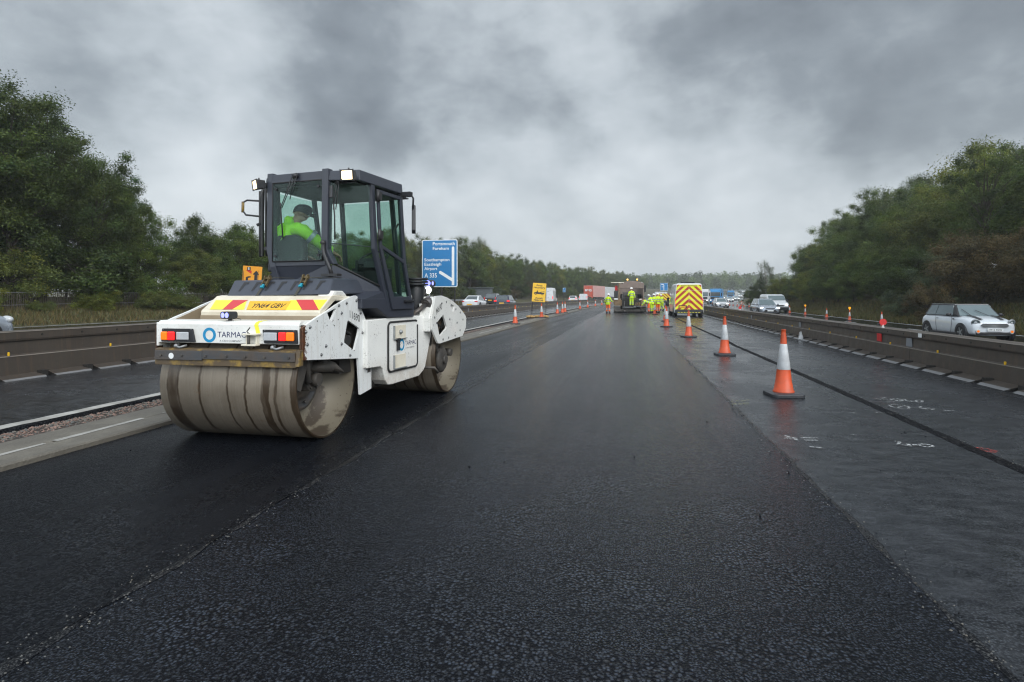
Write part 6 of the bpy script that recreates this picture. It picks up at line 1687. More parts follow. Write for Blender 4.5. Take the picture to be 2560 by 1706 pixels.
m.build('decal', 'ink_grey', wv)
sv2 = panel_van('white_van', 'small white van between the white hatchback and the red lorry', P(-13.3, 126), 0, L=4.4, W=1.85, H=1.9, group=LC, small=True)

# --- highway maintenance van with chevrons
mv = panel_van('maintenance_van', 'white maintenance van with red and yellow chevrons across its back doors', at(1712, 43.8), R(0), L=5.6, W=2.06, H=2.48, rear='chev')
m = MB(); Z0 = .55
m.prism([(-.97, .56), (.97, .56), (.965, .95), (.90, 1.95), (.84, 2.36), (-.84, 2.36), (-.90, 1.95), (-.965, .95)], 'y', -2.83, -2.80); ch = m.build('chevron_panel', 'chevron', mv)
m = MB(); m.box((-.62, -2.838, 2.25), (.62, -2.829, 2.37)); hb = m.build('header_strip', 'chev_yellow', ch)
lettering('lettering', 'HIGHWAY MAINTENANCE', 'ink_black', hb, (-.57, -2.842, 2.275), (1,0,0), (0,0,1), width=1.14, height=.07, bold=.02)
m = MB(); m.box((-.005, -2.836, .56), (.005, -2.829, 2.25)); 
for z in (1.25, 1.95): m.box((-.95, -2.836, z-.004), (.95, -2.829, z+.004))
m.build('door_seam', 'sign_white', ch)
m = MB(); m.box((-.74, -2.845, .66), (-.16, -2.829, .86)); pp = m.build('plate_recess', 'black_plastic', ch, bevel=.01)
m = MB(); m.box((-.68, -2.855, .69), (-.24, -2.845, .80)); m.build('number_plate', 'plate_yellow', pp)
m = MB(); m.box((-.02, -2.87, 1.06), (.30, -2.83, 1.12)); m.sphere((.10,-2.85,1.16),.05,8,6); m.build('door_handle', 'ink_red', ch)
m = MB(); m.box((-.92, -2.94, .26), (.92, -2.86, .40)); st = m.build('rear_step', 'black_plastic', mv, bevel=.01)
m = MB()
for k in range(8): m.box((-.80+k*.205, -2.946, .335), (-.80+k*.205+.13, -2.94, .365))
m.build('step_marking', 'chev_yellow', st)
m = MB(); m.box((-.95, -2.86, .40), (.95, -2.80, .56)); m.build('lower_panel', 'ink_black', mv)
m = MB(); m.cbox((0, -1.9, 2.56), (1.0, .28, .10)); m.cbox((0, -1.9, 2.50), (.8, .2, .06)); m.build('light_bar', 'black_plastic', mv, bevel=.02)
# second chevron vehicle beyond the crew
cv = thing('chevron_truck', 'flatbed truck with chevron tail board beyond the crew', 'truck', at(1655, 92), R(0))
m = MB(); m.box((-1.05, -2.0, .8), (1.05, 2.0, 1.0)); m.box((-1.0, 2.1, .5), (1.0, 4.0, 2.3)); m.build('cab_and_bed', 'lorry_white', cv, bevel=.04)
m = MB(); m.prism([(-1.1, .9), (1.1, .9), (1.1, 1.75), (.8, 2.0), (-.8, 2.0), (-1.1, 1.75)], 'y', -2.08, -2.02); m.build('chevron_board', 'chevron', cv)
for s in (-1, 1):
    for y in (-1.2, 2.6): wheel(cv, s*1.05, y, .42, .3)
m = MB(); m.box((-1.0, -2.1, .55), (1.0, -2.0, .72)); m.build('rear_bumper', 'black_metal', cv)

# --- lorries
def box_lorry(name, label, loc, rz, col, side, group, text=None):
    t = thing(name, label, 'lorry', loc, rz, group)
    m = MB(); m.box((-1.27, -6.8, 1.15), (1.27, 6.6, 4.1)); tr = m.build('trailer', side, t, bevel=.03)
    m = MB(); m.box((-1.24, -6.83, 1.22), (1.24, -6.79, 4.05)); rd = m.build('rear_door', col, tr)
    for x in (-1.1, -.35, .35, 1.1):
        m = MB(); m.cyl((x, -6.86, 1.25), (x, -6.86, 4.0), .02, 6); m.build('lock_rod', 'galvanised', rd)
    m = MB(); m.box((-1.24, -6.84, 1.0), (1.24, -6.7, 1.14)); m.box((-1.2, -6.7, .5), (1.2, -6.5, .65)); m.build('rear_bumper', 'black_metal', t)
    for s in (-1, 1):
        for y in (-5.4, -4.2, -3.0, 5.4, 8.4): wheel(t, s*1.24, y, .5, .3)
        m = MB(); m.box((s*1.0-.14, -6.86, 1.02), (s*1.0+.14, -6.84, 1.12)); m.build('tail_light', 'lamp_red', t)
        m = MB()
        for k in range(12): m.box((s*1.272-.01, -6.4+k*1.1, 1.3), (s*1.272+.01, -6.36+k*1.1, 3.95))
        m.build('curtain_strap', 'lorry_white', t)
    m = MB(); m.box((-1.2, 7.1, .6), (1.2, 9.2, 3.4)); m.build('lorry_cab', 'lorry_white', t, bevel=.06)
    if text:
        lettering('lettering', text, 'sign_white', rd, (-.85, -6.885, 2.55), (1,0,0), (0,0,1), width=1.7, height=.62, bold=.06)
    return t
bq = box_lorry('red_lorry', 'red curtain sided lorry with white lettering on its rear doors, left carriageway', at(1487, 150), -math.atan(.32)*.62, 'lorry_red', 'lorry_side', LC, 'B&Q')
l2 = box_lorry('white_lorry', 'white box lorry ahead of the red lorry on the left carriageway', at(1515, 172), -math.atan(.3)*.7, 'lorry_white', 'lorry_white', LC)
def lorry_front(name, label, loc, rz, col, box, group):
    t = thing(name, label, 'lorry', loc, rz, group)
    m = MB(); m.box((-1.24, -.0, .45), (1.24, 2.1, 2.9)); m.prism([(0, 2.9), (2.0, 2.9), (1.6, 3.35), (0, 3.45)], 'x', -1.15, 1.15); m.build('lorry_cab', col, t, bevel=.08, seg=3)
    m = MB(); m.box((-1.12, 2.09, 1.80), (1.12, 2.125, 2.72)); m.build('windscreen', 'glass_pale' if box != 'lorry_blue' else 'glass_dark', t, bevel=.02)
    m = MB(); m.box((-1.0, 2.09, 1.15), (1.0, 2.13, 1.62)); m.build('grille', 'ink_black', t, bevel=.03)
    m = MB(); m.box((-1.24, 2.0, .35), (1.24, 2.18, .98)); bp_ = m.build('bumper', 'dirty_machine' if col == 'lorry_white' else col, t, bevel=.05)
    m = MB(); m.box((-.30, 2.18, .55), (.30, 2.19, .70)); m.build('number_plate', 'sign_white', bp_)
    m = MB(); m.box((-1.27, -9, 1.2), (1.27, -.25, 3.6 if box == 'lorry_blue' else 3.1)); m.build('box_body', box, t, bevel=.03)
    for s in (-1, 1):
        for y in (1.2, -5.5, -6.8): wheel(t, s*1.22, y, .5, .3)
        m = MB(); m.box((s*1.45-.12, 1.9, 1.8), (s*1.45+.12, 2.05, 2.6)); m.build('mirror', 'ink_black', t, bevel=.03)
        m = MB(); m.box((s*.95-.16, 2.17, .80), (s*.95+.16, 2.20, .93)); m.build('headlight', 'headlight', t, bevel=.02)
    return t
lorry_front('white_lorry', 'white oncoming lorry just right of the chevron van, headlights lit', at(1759, 130), R(180)-.22, 'lorry_white', 'lorry_white', RC)
lorry_front('blue_lorry', 'blue oncoming box lorry beside the white lorry', at(1789, 134), R(180)-.22, 'lorry_blue', 'lorry_blue', RC)
lorry_front('distant_lorry', 'pale blue distant lorry behind the oncoming cars', at(1828, 220), R(180)-.3, 'lorry_blue', 'lorry_white', RC)

# ------------------------------------------------------------------ paver and tipper truck, crew
PV = at(1575, 52.3)
pv = thing('asphalt_paver', 'dirty brown and black asphalt paver with a man standing on its rear step', 'paver', PV, R(1.5))
m = MB(); m.box((-1.5, 0, .03), (1.5, .6, .34)); m.box((-1.5, .0, .34), (-.85, .5, .60)); m.box((.95, 0, .34), (1.5, .5, .60)); m.box((-1.42, -.12, .10), (1.42, 0, .2)); m.build('screed', 'dirty_machine', pv, bevel=.02)
m = MB(); m.box((-1.48, -.02, .60), (-.88, .45, .64)); m.box((.35, -.12, .58), (1.48, .45, .62)); m.box((-.6, -.35, .50), (.55, .05, .54)); m.build('step_plate', 'galvanised', pv)
m = MB(); m.box((-1.42, .3, .62), (-.75, 1.2, 1.20)); m.build('side_box', 'paver_tan', pv, bevel=.04)
m = MB(); m.box((1.0, .3, .62), (1.48, 1.2, 1.22)); m.build('side_box', 'paver_tan', pv, bevel=.04)
m = MB(); m.box((.45, .4, .62), (1.0, 1.1, 1.0)); m.build('side_box', 'paver_tan', pv, bevel=.04)
m = MB(); m.box((-.75, .4, .3), (.9, 3.6, 1.35)); m.box((-1.2, 1.0, .4), (1.2, 3.4, 1.1)); m.build('tractor_body', 'barrier_dark', pv, bevel=.03)
m = MB(); m.box((-.62, .30, 1.60), (-.15, .45, 1.92)); m.box((-.75, .5, 1.35), (.6, .8, 1.62)); m.build('control_desk', 'grey_steel', pv, bevel=.02)
m = MB()
for x in (-.70, .62): m.tube([(x, -.25, .52), (x, -.25, 1.95), (x, .4, 1.95)], .022, 6)
for z in (1.2, 1.6): m.tube([(-.7, -.0, z), (-.2, -.0, z)], .015, 6)
m.tube([(-.52, -.3, .1), (-.52, -.28, 1.1)], .03, 6); m.cyl((-.52,-.3,.02),(-.52,-.3,.25),.10,8); m.tube([(1.0,-.1,.1),(1.0,-.1,1.2)],.03,6); m.build('handrail', 'grey_steel', pv)
m = MB(); m.box((-1.75, .6, 2.78), (-.55, 3.0, 2.86)); m.build('canopy', 'cream_paint', pv, bevel=.02)
m = MB(); m.box((-1.03, .62, .8), (-.92, .72, 2.78)); m.box((-1.03, 2.6, 1.2), (-.92, 2.7, 2.78)); m.build('canopy_post', 'paver_tan', pv)
m = MB(); m.prism(rrect(-1.38, -1.12, 2.05, 2.55, .1), 'y', .9, 1.0); m.build('red_panel', 'ink_red', pv)
m = MB(); m.box((-1.45, .7, 1.35), (-1.1, 1.4, 1.95)); m.sphere((-1.3, .9, 1.95), .16, 10, 8); m.build('operator_station', 'black_metal', pv, bevel=.03)
m = MB(); m.box((-1.45, .2, 1.22), (-1.12, .26, 1.34)); m.build('warning_strip', 'sign_white', pv)
m = MB(); m.prism([(-1.35, .5), (1.35, .5), (1.6, 1.3), (1.5, 1.35), (1.2, .75), (-1.2, .75), (-1.5, 1.35), (-1.6, 1.3)], 'y', 3.6, 5.4); m.build('hopper', 'paver_tan', pv)
for s in (-1, 1):
    m = MB(); m.box((s*1.05-.15, .9, .0), (s*1.05+.15, 3.5, .55)); m.build('crawler_track', 'rubber', pv, bevel=.12, seg=3)
tp = thing('tipper_truck', 'muddy tipper truck with its body raised over the paver, two amber beacons lit', 'truck', PV + Vector((.20, 4.6, 0)), R(1.5))
m = MB(); m.prism([(-1.2, 2.32), (-1.2, 2.86), (-.9, 2.95), (-.35, 3.06), (.3, 3.08), (.85, 3.0), (1.22, 2.86), (1.22, 2.32)], 'y', -.06, .02); tg = m.build('tailgate', 'tipper_brown', tp, bevel=.01)
m = MB()
for x in (-1.15, -.5, .2, .8, 1.17): m.box((x-.035, -.10, 2.34), (x+.035, -.06, 2.88))
m.box((-1.2, -.11, 2.36), (1.22, -.06, 2.43)); m.build('tailgate_rib', 'tipper_brown', tg)
m = MB()
m.box((-1.22, .1, 1.30), (-1.16, 5.2, 2.9)); m.box((1.18, .1, 1.30), (1.24, 5.2, 2.9)); m.box((-1.2, .1, 1.22), (1.22, 5.2, 1.32)); m.box((-1.2, 5.0, 1.3), (1.22, 5.2, 3.1)); m.box((-1.22, .0, 1.30), (-1.12, .12, 2.9)); m.box((1.14, .0, 1.30), (1.24, .12, 2.9)); m.build('tipper_body', 'tipper_brown', tp)
m = MB(); m.box((-1.0, .4, 1.33), (1.0, 4.8, 1.75)); m.build('asphalt_load', 'groove', tp)
m = MB(); m.box((-.5, 0, .6), (.5, 7.5, .95)); m.box((-1.2, .2, .7), (1.2, .35, .9)); m.build('chassis', 'black_metal', tp)
m = MB(); m.box((-1.22, 5.5, .7), (1.42, 7.6, 3.12)); m.build('lorry_cab', 'lorry_white', tp, bevel=.06)
for s in (-1, 1):
    m = MB(); m.box((s*1.55-.13+.15, 5.9, 2.0), (s*1.55+.13+.15, 6.1, 2.75)); m.build('mirror', 'ink_black', tp, bevel=.03)
    for y in (1.2, 2.6, 6.3): wheel(tp, s*1.22, y, .5, .3)
    m = MB(); m.cyl((s*.48+.1, .3, 3.10), (s*.48+.1, .3, 3.15), .05, 8); m.cyl((s*.48+.1, .3, 3.0), (s*.48+.1, .3, 3.1), .02, 6); bc = m.build('beacon_mount', 'black_metal', tp)
    m = MB(); m.sphere((s*.48+.1, .3, 3.23), .085, 12, 8, (1, 1, 1.1)); m.build('beacon', 'beacon_amber', bc)
# crew
GR = 'road crew around the paver'
person('lone worker in yellow jacket and orange trousers standing left of the paver', at(1520, 50.3), R(-25), J_stand(1.76, 4, dict(elL=(-.30, .0, .12), wrL=(-.30, .10, -.12), elR=(.27, .08, .14), wrR=(.34, .34, .10))), legs='hivis_orange', group=GR)
person('worker all in yellow standing on the rear step of the paver, back turned', PV + Vector((.14, -.20, .545)), R(8), J_stand(1.78, 5, dict(elL=(-.30, -.02, .10), wrL=(-.26, .20, .02), elR=(.26, -.04, .12), wrR=(.30, .02, -.14)), spread=.10), group=GR)
person('worker in yellow jacket and orange trousers in the middle of the right hand group', at(1645, 51.5), R(35), J_stand(1.80, 3), legs='hivis_orange', group=GR)
person('worker all in yellow at the right end of the group, standing farther off', at(1655, 60), R(60), J_stand(1.72, 6, step=.12), group=GR)
person('worker all in yellow leaning forward beside the paver, white helmet', at(1630, 51.0), R(50), J_stand(1.74, 22, dict(elL=(-.26, .12, .14), wrL=(-.20, .34, -.02), elR=(.26, .12, .14), wrR=(.18, .36, -.02))), group=GR)
Jb = J_stand(1.72, 62, dict(elL=(-.24, .28, .02), wrL=(-.18, .42, -.24), elR=(.24, .28, .02), wrR=(.16, .44, -.24)), spread=.14)
for k_ in ('chest', 'neck', 'head', 'shL', 'shR'): Jb[k_] = (Jb[k_][0], Jb[k_][1], Jb[k_][2]-.04)
person('worker bending low with orange trousers at the right side of the screed', at(1622, 50.4), R(95), Jb, legs='hivis_orange', group=GR)
person('worker in yellow mostly hidden behind the leaning man', at(1636, 54), R(20), J_stand(1.76, 8), group=GR)
m = MB(); m.tube([(0,0,.02),(.0,.9,1.0)], .018, 6); m.cbox((0,-.05,.05),(.5,.08,.12)); rk = m.build('rake', 'grey_steel'); rk.location = at(1612, 50.2, .01); rk.rotation_euler = (0,0,R(60)); tag(rk, 'asphalt rake held out beside the bending worker', 'rake')

# ------------------------------------------------------------------ trees
def crown_mesh(name, seed, rx, rz, zc, n_clump=80, per=260, leaf=.10, low=False, droop=0.0, tone=1.0):
    g = np.random.default_rng(seed)
    # clump centres inside a lumpy ellipsoid
    d = g.normal(size=(n_clump, 3)); d /= np.linalg.norm(d, axis=1)[:, None]
    rr = g.uniform(.25, 1.0, n_clump) ** .5
    lump = 1 + .22*np.sin(3*d[:, 0]+seed) * np.cos(2.3*d[:, 1]-seed) + .16*g.normal(size=n_clump)
    c = d * (rr*lump)[:, None] * np.array([rx, rx, rz]) * .84
    c[:, 2] += zc
    if low:
        c[:, 2] = np.maximum(c[:, 2], .3)
    else:
        c[:, 2] = np.maximum(c[:, 2], zc - rz*.95)
    cr = g.uniform(.11, .235, n_clump) * rx * (1.05 if not low else 1.1)
    ctone = g.uniform(.60, 1.35, n_clump)
    hue = g.uniform(-1, 1, n_clump)
    stretch = np.stack([g.uniform(.8, 1.25, n_clump), g.uniform(.8, 1.25, n_clump), g.uniform(.8, 1.35, n_clump)], 1)
    N = n_clump*per
    ci = np.repeat(np.arange(n_clump), per)
    u = g.normal(size=(N, 3)); u /= np.linalg.norm(u, axis=1)[:, None]
    u[:, 2] = u[:, 2]*.9 + .12
    rad = cr[ci] * (g.uniform(.12, 1.12, N)) * (1 + .45*np.sin(u[:, 0]*6+ci)*np.cos(u[:, 1]*5-ci)*np.cos(u[:, 2]*4+ci*2))
    p = c[ci] + u*rad[:, None]*stretch[ci]
    if droop: p[:, 2] -= droop * g.uniform(0, 1, N) ** 2 * 1.6
    # leaf sprigs: small bent quads
    nn = u + .9*g.normal(size=(N, 3)); nn[:, 2] += .35; nn /= np.linalg.norm(nn, axis=1)[:, None]
    a = np.cross(nn, g.normal(size=(N, 3))); a /= np.linalg.norm(a, axis=1)[:, None]
    b = np.cross(nn, a)
    s = leaf * g.uniform(.55, 1.3, N)[:, None]
    q0 = p - a*s; q1 = p - b*s*.45 + nn*s*.18; q2 = p + a*s; q3 = p + b*s*.45 + nn*s*.18
    V = np.stack([q0, q1, q2, q3], 1).reshape(-1, 3).astype(np.float32)
    me = bpy.data.meshes.new(name)
    me.vertices.add(N*4); me.vertices.foreach_set('co', V.ravel())
    me.loops.add(N*4); me.loops.foreach_set('vertex_index', np.arange(N*4, dtype=np.int32))
    me.polygons.add(N); me.polygons.foreach_set('loop_start', np.arange(0, N*4, 4, dtype=np.int32))
    me.update(calc_edges=True)
    col = me.color_attributes.new('tint', 'FLOAT_COLOR', 'POINT')
    t = ctone[ci] * g.uniform(.70, 1.3, N); h = hue[ci]*.16 + g.normal(size=N)*.10
    C = np.stack([t*(1+h), t*(1+h*.35), t*(1-h*.7), np.ones(N)], 1)
    C = np.repeat(np.clip(C, .05, 3), 4, 0).astype(np.float32)
    col.data.foreach_set('color', C.ravel())
    me.materials.append(MATS['leaf'])
    return me, c
def wood_mesh(name, seed, H, targets, r0=.16, mat='bark', base_fork=.30):
    rnd = random.Random(seed); mb = MB()
    top = Vector((rnd.uniform(-.3,.3), rnd.uniform(-.3,.3), H*.86)); pts = []
    n = 9
    for i in range(n):
        f = i/(n-1); pts.append(Vector((top.x*f + .14*math.sin(f*5+seed), top.y*f + .12*math.cos(f*4+seed), top.z*f - (.1 if i == 0 else 0))))
    mb.tube(pts, [r0*(1.35 if i == 0 else 1)*(1-.88*i/(n-1)) for i in range(n)], 10)
    tg_ = list(targets); rnd.shuffle(tg_)
    for c in tg_[:34]:
        c = Vector(c); f = min(max(base_fork + (c.z/H - base_fork)*.55 + rnd.uniform(-.08, .04), base_fork*.6), .92); k = f*(n-1); i = min(int(k), n-2); s = pts[i].lerp(pts[i+1], k-i)
        d = c - s; m1 = s + d*.35 + Vector((rnd.uniform(-.2,.2), rnd.uniform(-.2,.2), .25)); m2 = s + d*.7 + Vector((rnd.uniform(-.2,.2), rnd.uniform(-.2,.2), .15))
        r = r0*.42*(1-f*.6); mb.tube([s, m1, m2, c], [r, r*.7, r*.42, r*.14], 5)
        for q in range(2):
            e = c + Vector((rnd.uniform(-.6,.6), rnd.uniform(-.6,.6), rnd.uniform(-.1,.5))); mb.tube([m2, e], [r*.3, r*.08], 4)
    me = bpy.data.meshes.new(name); me.from_pydata(mb.v, [], mb.f); me.polygons.foreach_set('use_smooth', mb.sm); me.materials.append(MATS[mat]); me.update(); return me
PROTO = {}
for nm, sd, H, rx, rz, zc, nc, per, lf, low, dr, mt in (
    ('tall_a', 1, 13, 3.5, 5.4, 7.6, 150, 560, .070, False, 0, 'bark'), ('tall_b', 2, 12, 3.9, 4.9, 7.0, 150, 560, .070, False, 0, 'bark'), ('tall_c', 3, 11, 3.3, 4.6, 6.3, 140, 520, .066, False, 0, 'bark'),
    ('round_a', 4, 7.5, 3.0, 3.4, 3.9, 120, 480, .062, True, 0, 'bark'), ('round_b', 5, 6.5, 3.2, 3.0, 3.3, 120, 480, .062, True, 0, 'bark'),
    ('bush_a', 6, 3.4, 1.9, 1.7, 1.6, 80, 330, .052, True, 0, 'bark'), ('bush_b', 7, 2.6, 1.7, 1.3, 1.2, 70, 330, .052, True, 0, 'bark'),
    ('birch', 8, 10, 2.4, 4.0, 6.2, 70, 300, .052, False, .9, 'bark_pale'), ('sparse', 9, 12, 2.6, 5.2, 7.2, 80, 220, .066, False, 0, 'bark'), ('leader', 10, 3.0, 1.1, 1.6, 1.7, 34, 90, .08, False, 0, 'bark')):
    cm, cs = crown_mesh(nm + '_crown', sd, rx, rz, zc, nc, per, lf, low, dr)
    PROTO[nm] = (cm, wood_mesh(nm + '_trunk', sd, zc + rz*.9, cs, .17 if H > 9 else .08, mt, .22 if low else .32), H)
KT = {'tall_a': 'broadleaf_tree', 'tall_b': 'broadleaf_tree', 'tall_c': 'broadleaf_tree', 'round_a': 'small_tree', 'round_b': 'small_tree', 'bush_a': 'bush', 'bush_b': 'bush', 'birch': 'birch_tree', 'sparse': 'thin_tree', 'leader': 'sapling'}
def tree(kind, x, Y, h, tint, label, group, wscale=1.0, rz=None, world=False, zoff=-.1):
    p = Vector((x, Y, zg(x - off(Y), Y))) if world else P(x, Y)
    cm, wm, H = PROTO[kind]; s = h/H
    nm = KT[kind]
    t = thing(nm, label, nm.replace('_', ' ').replace('broadleaf ', '').replace('small ', '').replace('thin ', ''), p + Vector((0, 0, zoff)), rz if rz is not None else random.uniform(0, 6.28), group)
    t.scale = (s*wscale, s*wscale, s)
    c = bpy.data.objects.new('crown', cm); COL.objects.link(c); c.parent = t; c.color = (*tint, 1)
    w = bpy.data.objects.new('trunk', wm); COL.objects.link(w); w.parent = t
    return t
DK = (.062, .092, .020); MD = (.098, .142, .028); OL = (.118, .142, .034); YL = (.165, .19, .030); BR = (.115, .090, .040); GY = (.105, .130, .060); BL = (.056, .098, .032)
TN = {DK: 'dark green', MD: 'green', OL: 'olive', YL: 'yellow green', BR: 'brownish', GY: 'grey green', BL: 'deep green'}
def top_h(px, yc, table, base):
    m_ = 3.2*1400./yc; py = max(tab(px, table), tab(px + m_, table), tab(px - m_, table)) if table is SKL else tab(px, table) - (12 if px < 2120 else 0); return 1.5 + (742 - py)/1400.*yc - base
SKL = [(-200, 150), (0, 150), (163, 165), (240, 180), (310, 260), (360, 370), (430, 455), (470, 530), (540, 505), (620, 560), (700, 600), (1000, 560), (1080, 575), (1150, 605), (1200, 600), (1270, 632), (1350, 645), (1450, 668), (1550, 682), (1600, 690), (1680, 702), (1900, 712)]
def px_of(X, Y):
    c, s = math.cos(YAW), math.sin(YAW); xc = X*c + Y*s; yc = -X*s + Y*c; return 1280 + 1400*xc/yc, yc
rnd = random.Random(21)
ORDN = ['first', 'second', 'third', 'fourth', 'fifth', 'sixth', 'seventh', 'eighth', 'ninth'] 
def nth(i): return '%d%s' % (i, {1: 'st', 2: 'nd', 3: 'rd'}.get(i % 10 if i % 100 not in (11, 12, 13) else 0, 'th'))
i = 0; Y = 11.0
while Y < 330:
    i += 1
    x = -32.2 + rnd.uniform(-.9, .9) - (2.8 if 60 < Y < 84 else 0)
    X = x + off(Y); px, yc = px_of(X, Y)
    h = top_h(px, yc, SKL, zg(x, Y)) * rnd.uniform(1.0, 1.10)
    h = min(max(h, 6.5), 17)
    kind = rnd.choice(['tall_a', 'tall_b', 'tall_c']) if h > 8.5 else rnd.choice(['round_a', 'round_b'])
    tint = rnd.choice([DK, BL, MD, DK]) if Y < 40 else rnd.choice([MD, OL, MD, GY, OL, OL, GY, YL])
    tree(kind, x, Y, h, tint, '%s %s tree of the left verge, counted from the left edge' % (nth(i), TN[tint]), 'tall trees beyond the left carriageway', wscale=rnd.uniform(.9, 1.15))
    Y += 4.0 + Y*.016
i = 0; Y = 12.0
while Y < 300:       # lower growth that closes the wood edge
    i += 1; x = -30.3 + rnd.uniform(-.5, .8) - (3.0 if 55 < Y < 86 else 0); h = rnd.uniform(2.8, 5.6) if Y > 20 else rnd.uniform(3, 5)
    kind = rnd.choice(['bush_a', 'round_a', 'round_b', 'bush_b']); tint = rnd.choice([DK, MD, OL, GY, OL, BR])
    h *= .75 if kind.startswith('bush') else 1.05
    tree(kind, x, Y, h, tint, '%s %s shrub under the left trees, counted from the left edge' % (nth(i), TN[tint]), 'shrubs under the left trees', wscale=1.25)
    Y += 3.4 + Y*.017
i = 0; Y = 16.0
while Y < 200:       # understorey behind the first trunks
    i += 1; x = -34.6 + rnd.uniform(-.6, .6); tint = rnd.choice([DK, BL, BR, DK])
    tree(rnd.choice(['round_a', 'round_b']), x, Y, rnd.uniform(4.6, 6.4), tint, '%s %s small tree of the left understorey, counted from the left' % (nth(i), TN[tint]), 'understorey of the left trees', wscale=1.25)
    Y += 4.2 + Y*.02
# second rank behind, closing gaps
i = 0; Y = 20.0
while Y < 330:
    i += 1; x = -38 + rnd.uniform(-1.5, 1.5); X = x + off(Y); px, yc = px_of(X, Y)
    h = min(max(top_h(px, yc, SKL, zg(x, Y))*rnd.uniform(.80, .95), 6), 18); tint = rnd.choice([DK, MD, BL, OL])
    tree(rnd.choice(['tall_a', 'tall_b', 'tall_c']), x, Y, h, tint, '%s %s tree of the left rear rank, counted from the left' % (nth(i), TN[tint]), 'rear rank of the left trees', wscale=1.1)
    Y += 7.0 + Y*.03
SKR = [(1860, 742), (1880, 728), (1950, 690), (2000, 620), (2060, 570), (2110, 540), (2190, 480), (2260, 448), (2350, 420), (2430, 400), (2470, 345), (2520, 385), (2560, 355), (2700, 320)]
i = 0; Y = 14.0
while Y < 100:
    i += 1; fl = flare(Y)
    for row, (dx, hk) in enumerate(((4.2, .52), (8.0, .84), (12.5, 1.0))):
        x = 17.2 + fl + dx + rnd.uniform(-.7, .7); yy = Y + rnd.uniform(-1, 1); X = x + off(yy); px, yc = px_of(X, yy)
        if px < 1890: continue
        base = zg(x, yy)
        h = top_h(px, yc, SKR, base) * rnd.uniform(.93, 1.04)
        if row == 0: h *= .50
        elif row == 1: h *= .80
        if h < 1.2: continue
        h = min(h, 14)
        if h > 7.5: kind = rnd.choice(['tall_b', 'tall_c', 'round_a'])
        elif h > 4: kind = rnd.choice(['round_a', 'round_b'])
        else: kind = rnd.choice(['bush_a', 'bush_b', 'round_b'])
        tint = rnd.choice([[BR, DK, GY, BR, DK], [MD, DK, OL, MD], [OL, MD, MD, OL, DK]][row]) if Y < 45 else rnd.choice([MD, OL, DK, YL, GY, MD])
        tree(kind, x, yy, h, tint, '%s %s tree of the right bank %s rank, from the near end' % (nth(i), TN[tint], ['front', 'middle', 'top'][row]), 'trees of the %s rank on the right bank' % ['front', 'middle', 'top'][row], wscale=1.3 if row == 0 else 1.12)
    Y += 3.7 + Y*.012
def tree_px(kind, px, yc, h, tint, label, group, **k):
    c, s = math.cos(YAW), math.sin(YAW); u = (px-1280)/1400.; tree(kind, (u*c-s)*yc, (u*s+c)*yc, h, tint, label, group, world=True, **k)
tree_px('birch', 1915, 98, 8.0, GY, 'slender drooping birch standing apart at the far end of the right bank', None)
tree_px('round_a', 1898, 100, 4.6, DK, 'dark round tree under the birch', None)
tree_px('round_b', 1952, 84, 4.5, YL, 'bright yellow green tree where the right bank begins', None)
tree_px('bush_a', 1880, 108, 3.2, DK, 'dark bush left of the birch at the bend', None)
tree_px('sparse', 2462, 37, 10.7, DK, 'thin leggy tree rising above the top of the right bank', None)
tree_px('leader', 2395, 30, 1.5, GY, 'pale young sapling in front of the right bank, behind the hatchback', None)
tree_px('bush_b', 2260, 40.0, 2.3, GY, 'pale green young bush beside the plain cone at the right verge', None)
tree_px('bush_a', 2330, 34.0, 2.6, BR, 'brown bush just left of the white hatchback', None)
tree_px('sparse', 105, 33, 12.6, DK, 'thin crowned tree rising between the first tall trees at the left', None)
tree_px('birch', 1193, 118, 13.0, GY, 'pale wispy birch standing above the left tree line right of the blue sign', None)
tree_px('birch', 1205, 123, 12.6, GY, 'second pale wispy birch close beside the first above the left tree line', None)
# far wood across the end of the road
def far_wood():
    g = np.random.default_rng(3); N = 130000
    px = g.uniform(1380, 1990, N); yc = g.uniform(430, 900, N)
    cell = np.floor(px/9 + yc/50); hh = 10 + 5*np.sin(cell*12.9898)*np.cos(cell*4.1) + g.uniform(-2.0, 2.0, N)
    zt = hh * g.uniform(0, 1, N)**.6
    c, s = math.cos(YAW), math.sin(YAW); u = (px-1280)/1400.
    X = (u*c-s)*yc; Yw = (u*s+c)*yc; base = 6 + (yc-430)*.028
    p = np.stack([X, Yw, base + zt], 1)
    nn = g.normal(size=(N, 3)); nn[:, 2] += .5; nn /= np.linalg.norm(nn, axis=1)[:, None]
    a = np.cross(nn, g.normal(size=(N, 3))); a /= np.linalg.norm(a, axis=1)[:, None]; b = np.cross(nn, a); sz = g.uniform(.45, 1.1, N)[:, None]
    V = np.stack([p-a*sz, p-b*sz*.6, p+a*sz, p+b*sz*.6], 1).reshape(-1, 3).astype(np.float32)
    me = bpy.data.meshes.new('far_wood'); me.vertices.add(N*4); me.vertices.foreach_set('co', V.ravel()); me.loops.add(N*4); me.loops.foreach_set('vertex_index', np.arange(N*4, dtype=np.int32)); me.polygons.add(N); me.polygons.foreach_set('loop_start', np.arange(0, N*4, 4, dtype=np.int32)); me.update(calc_edges=True)
    col = me.color_attributes.new('tint', 'FLOAT_COLOR', 'POINT'); t = .75 + .35*np.sin(cell*7.7) + g.uniform(-.15, .15, N)
    C = np.repeat(np.stack([t, t, t, np.ones(N)], 1), 4, 0).astype(np.float32); col.data.foreach_set('color', C.ravel()); me.materials.append(MATS['leaf'])
    o = link('far_wood', me); o.color = (*MD, 1); tag(o, 'far-off wood across the end of the road below the hills', 'wood', kind='stuff')
far_wood()
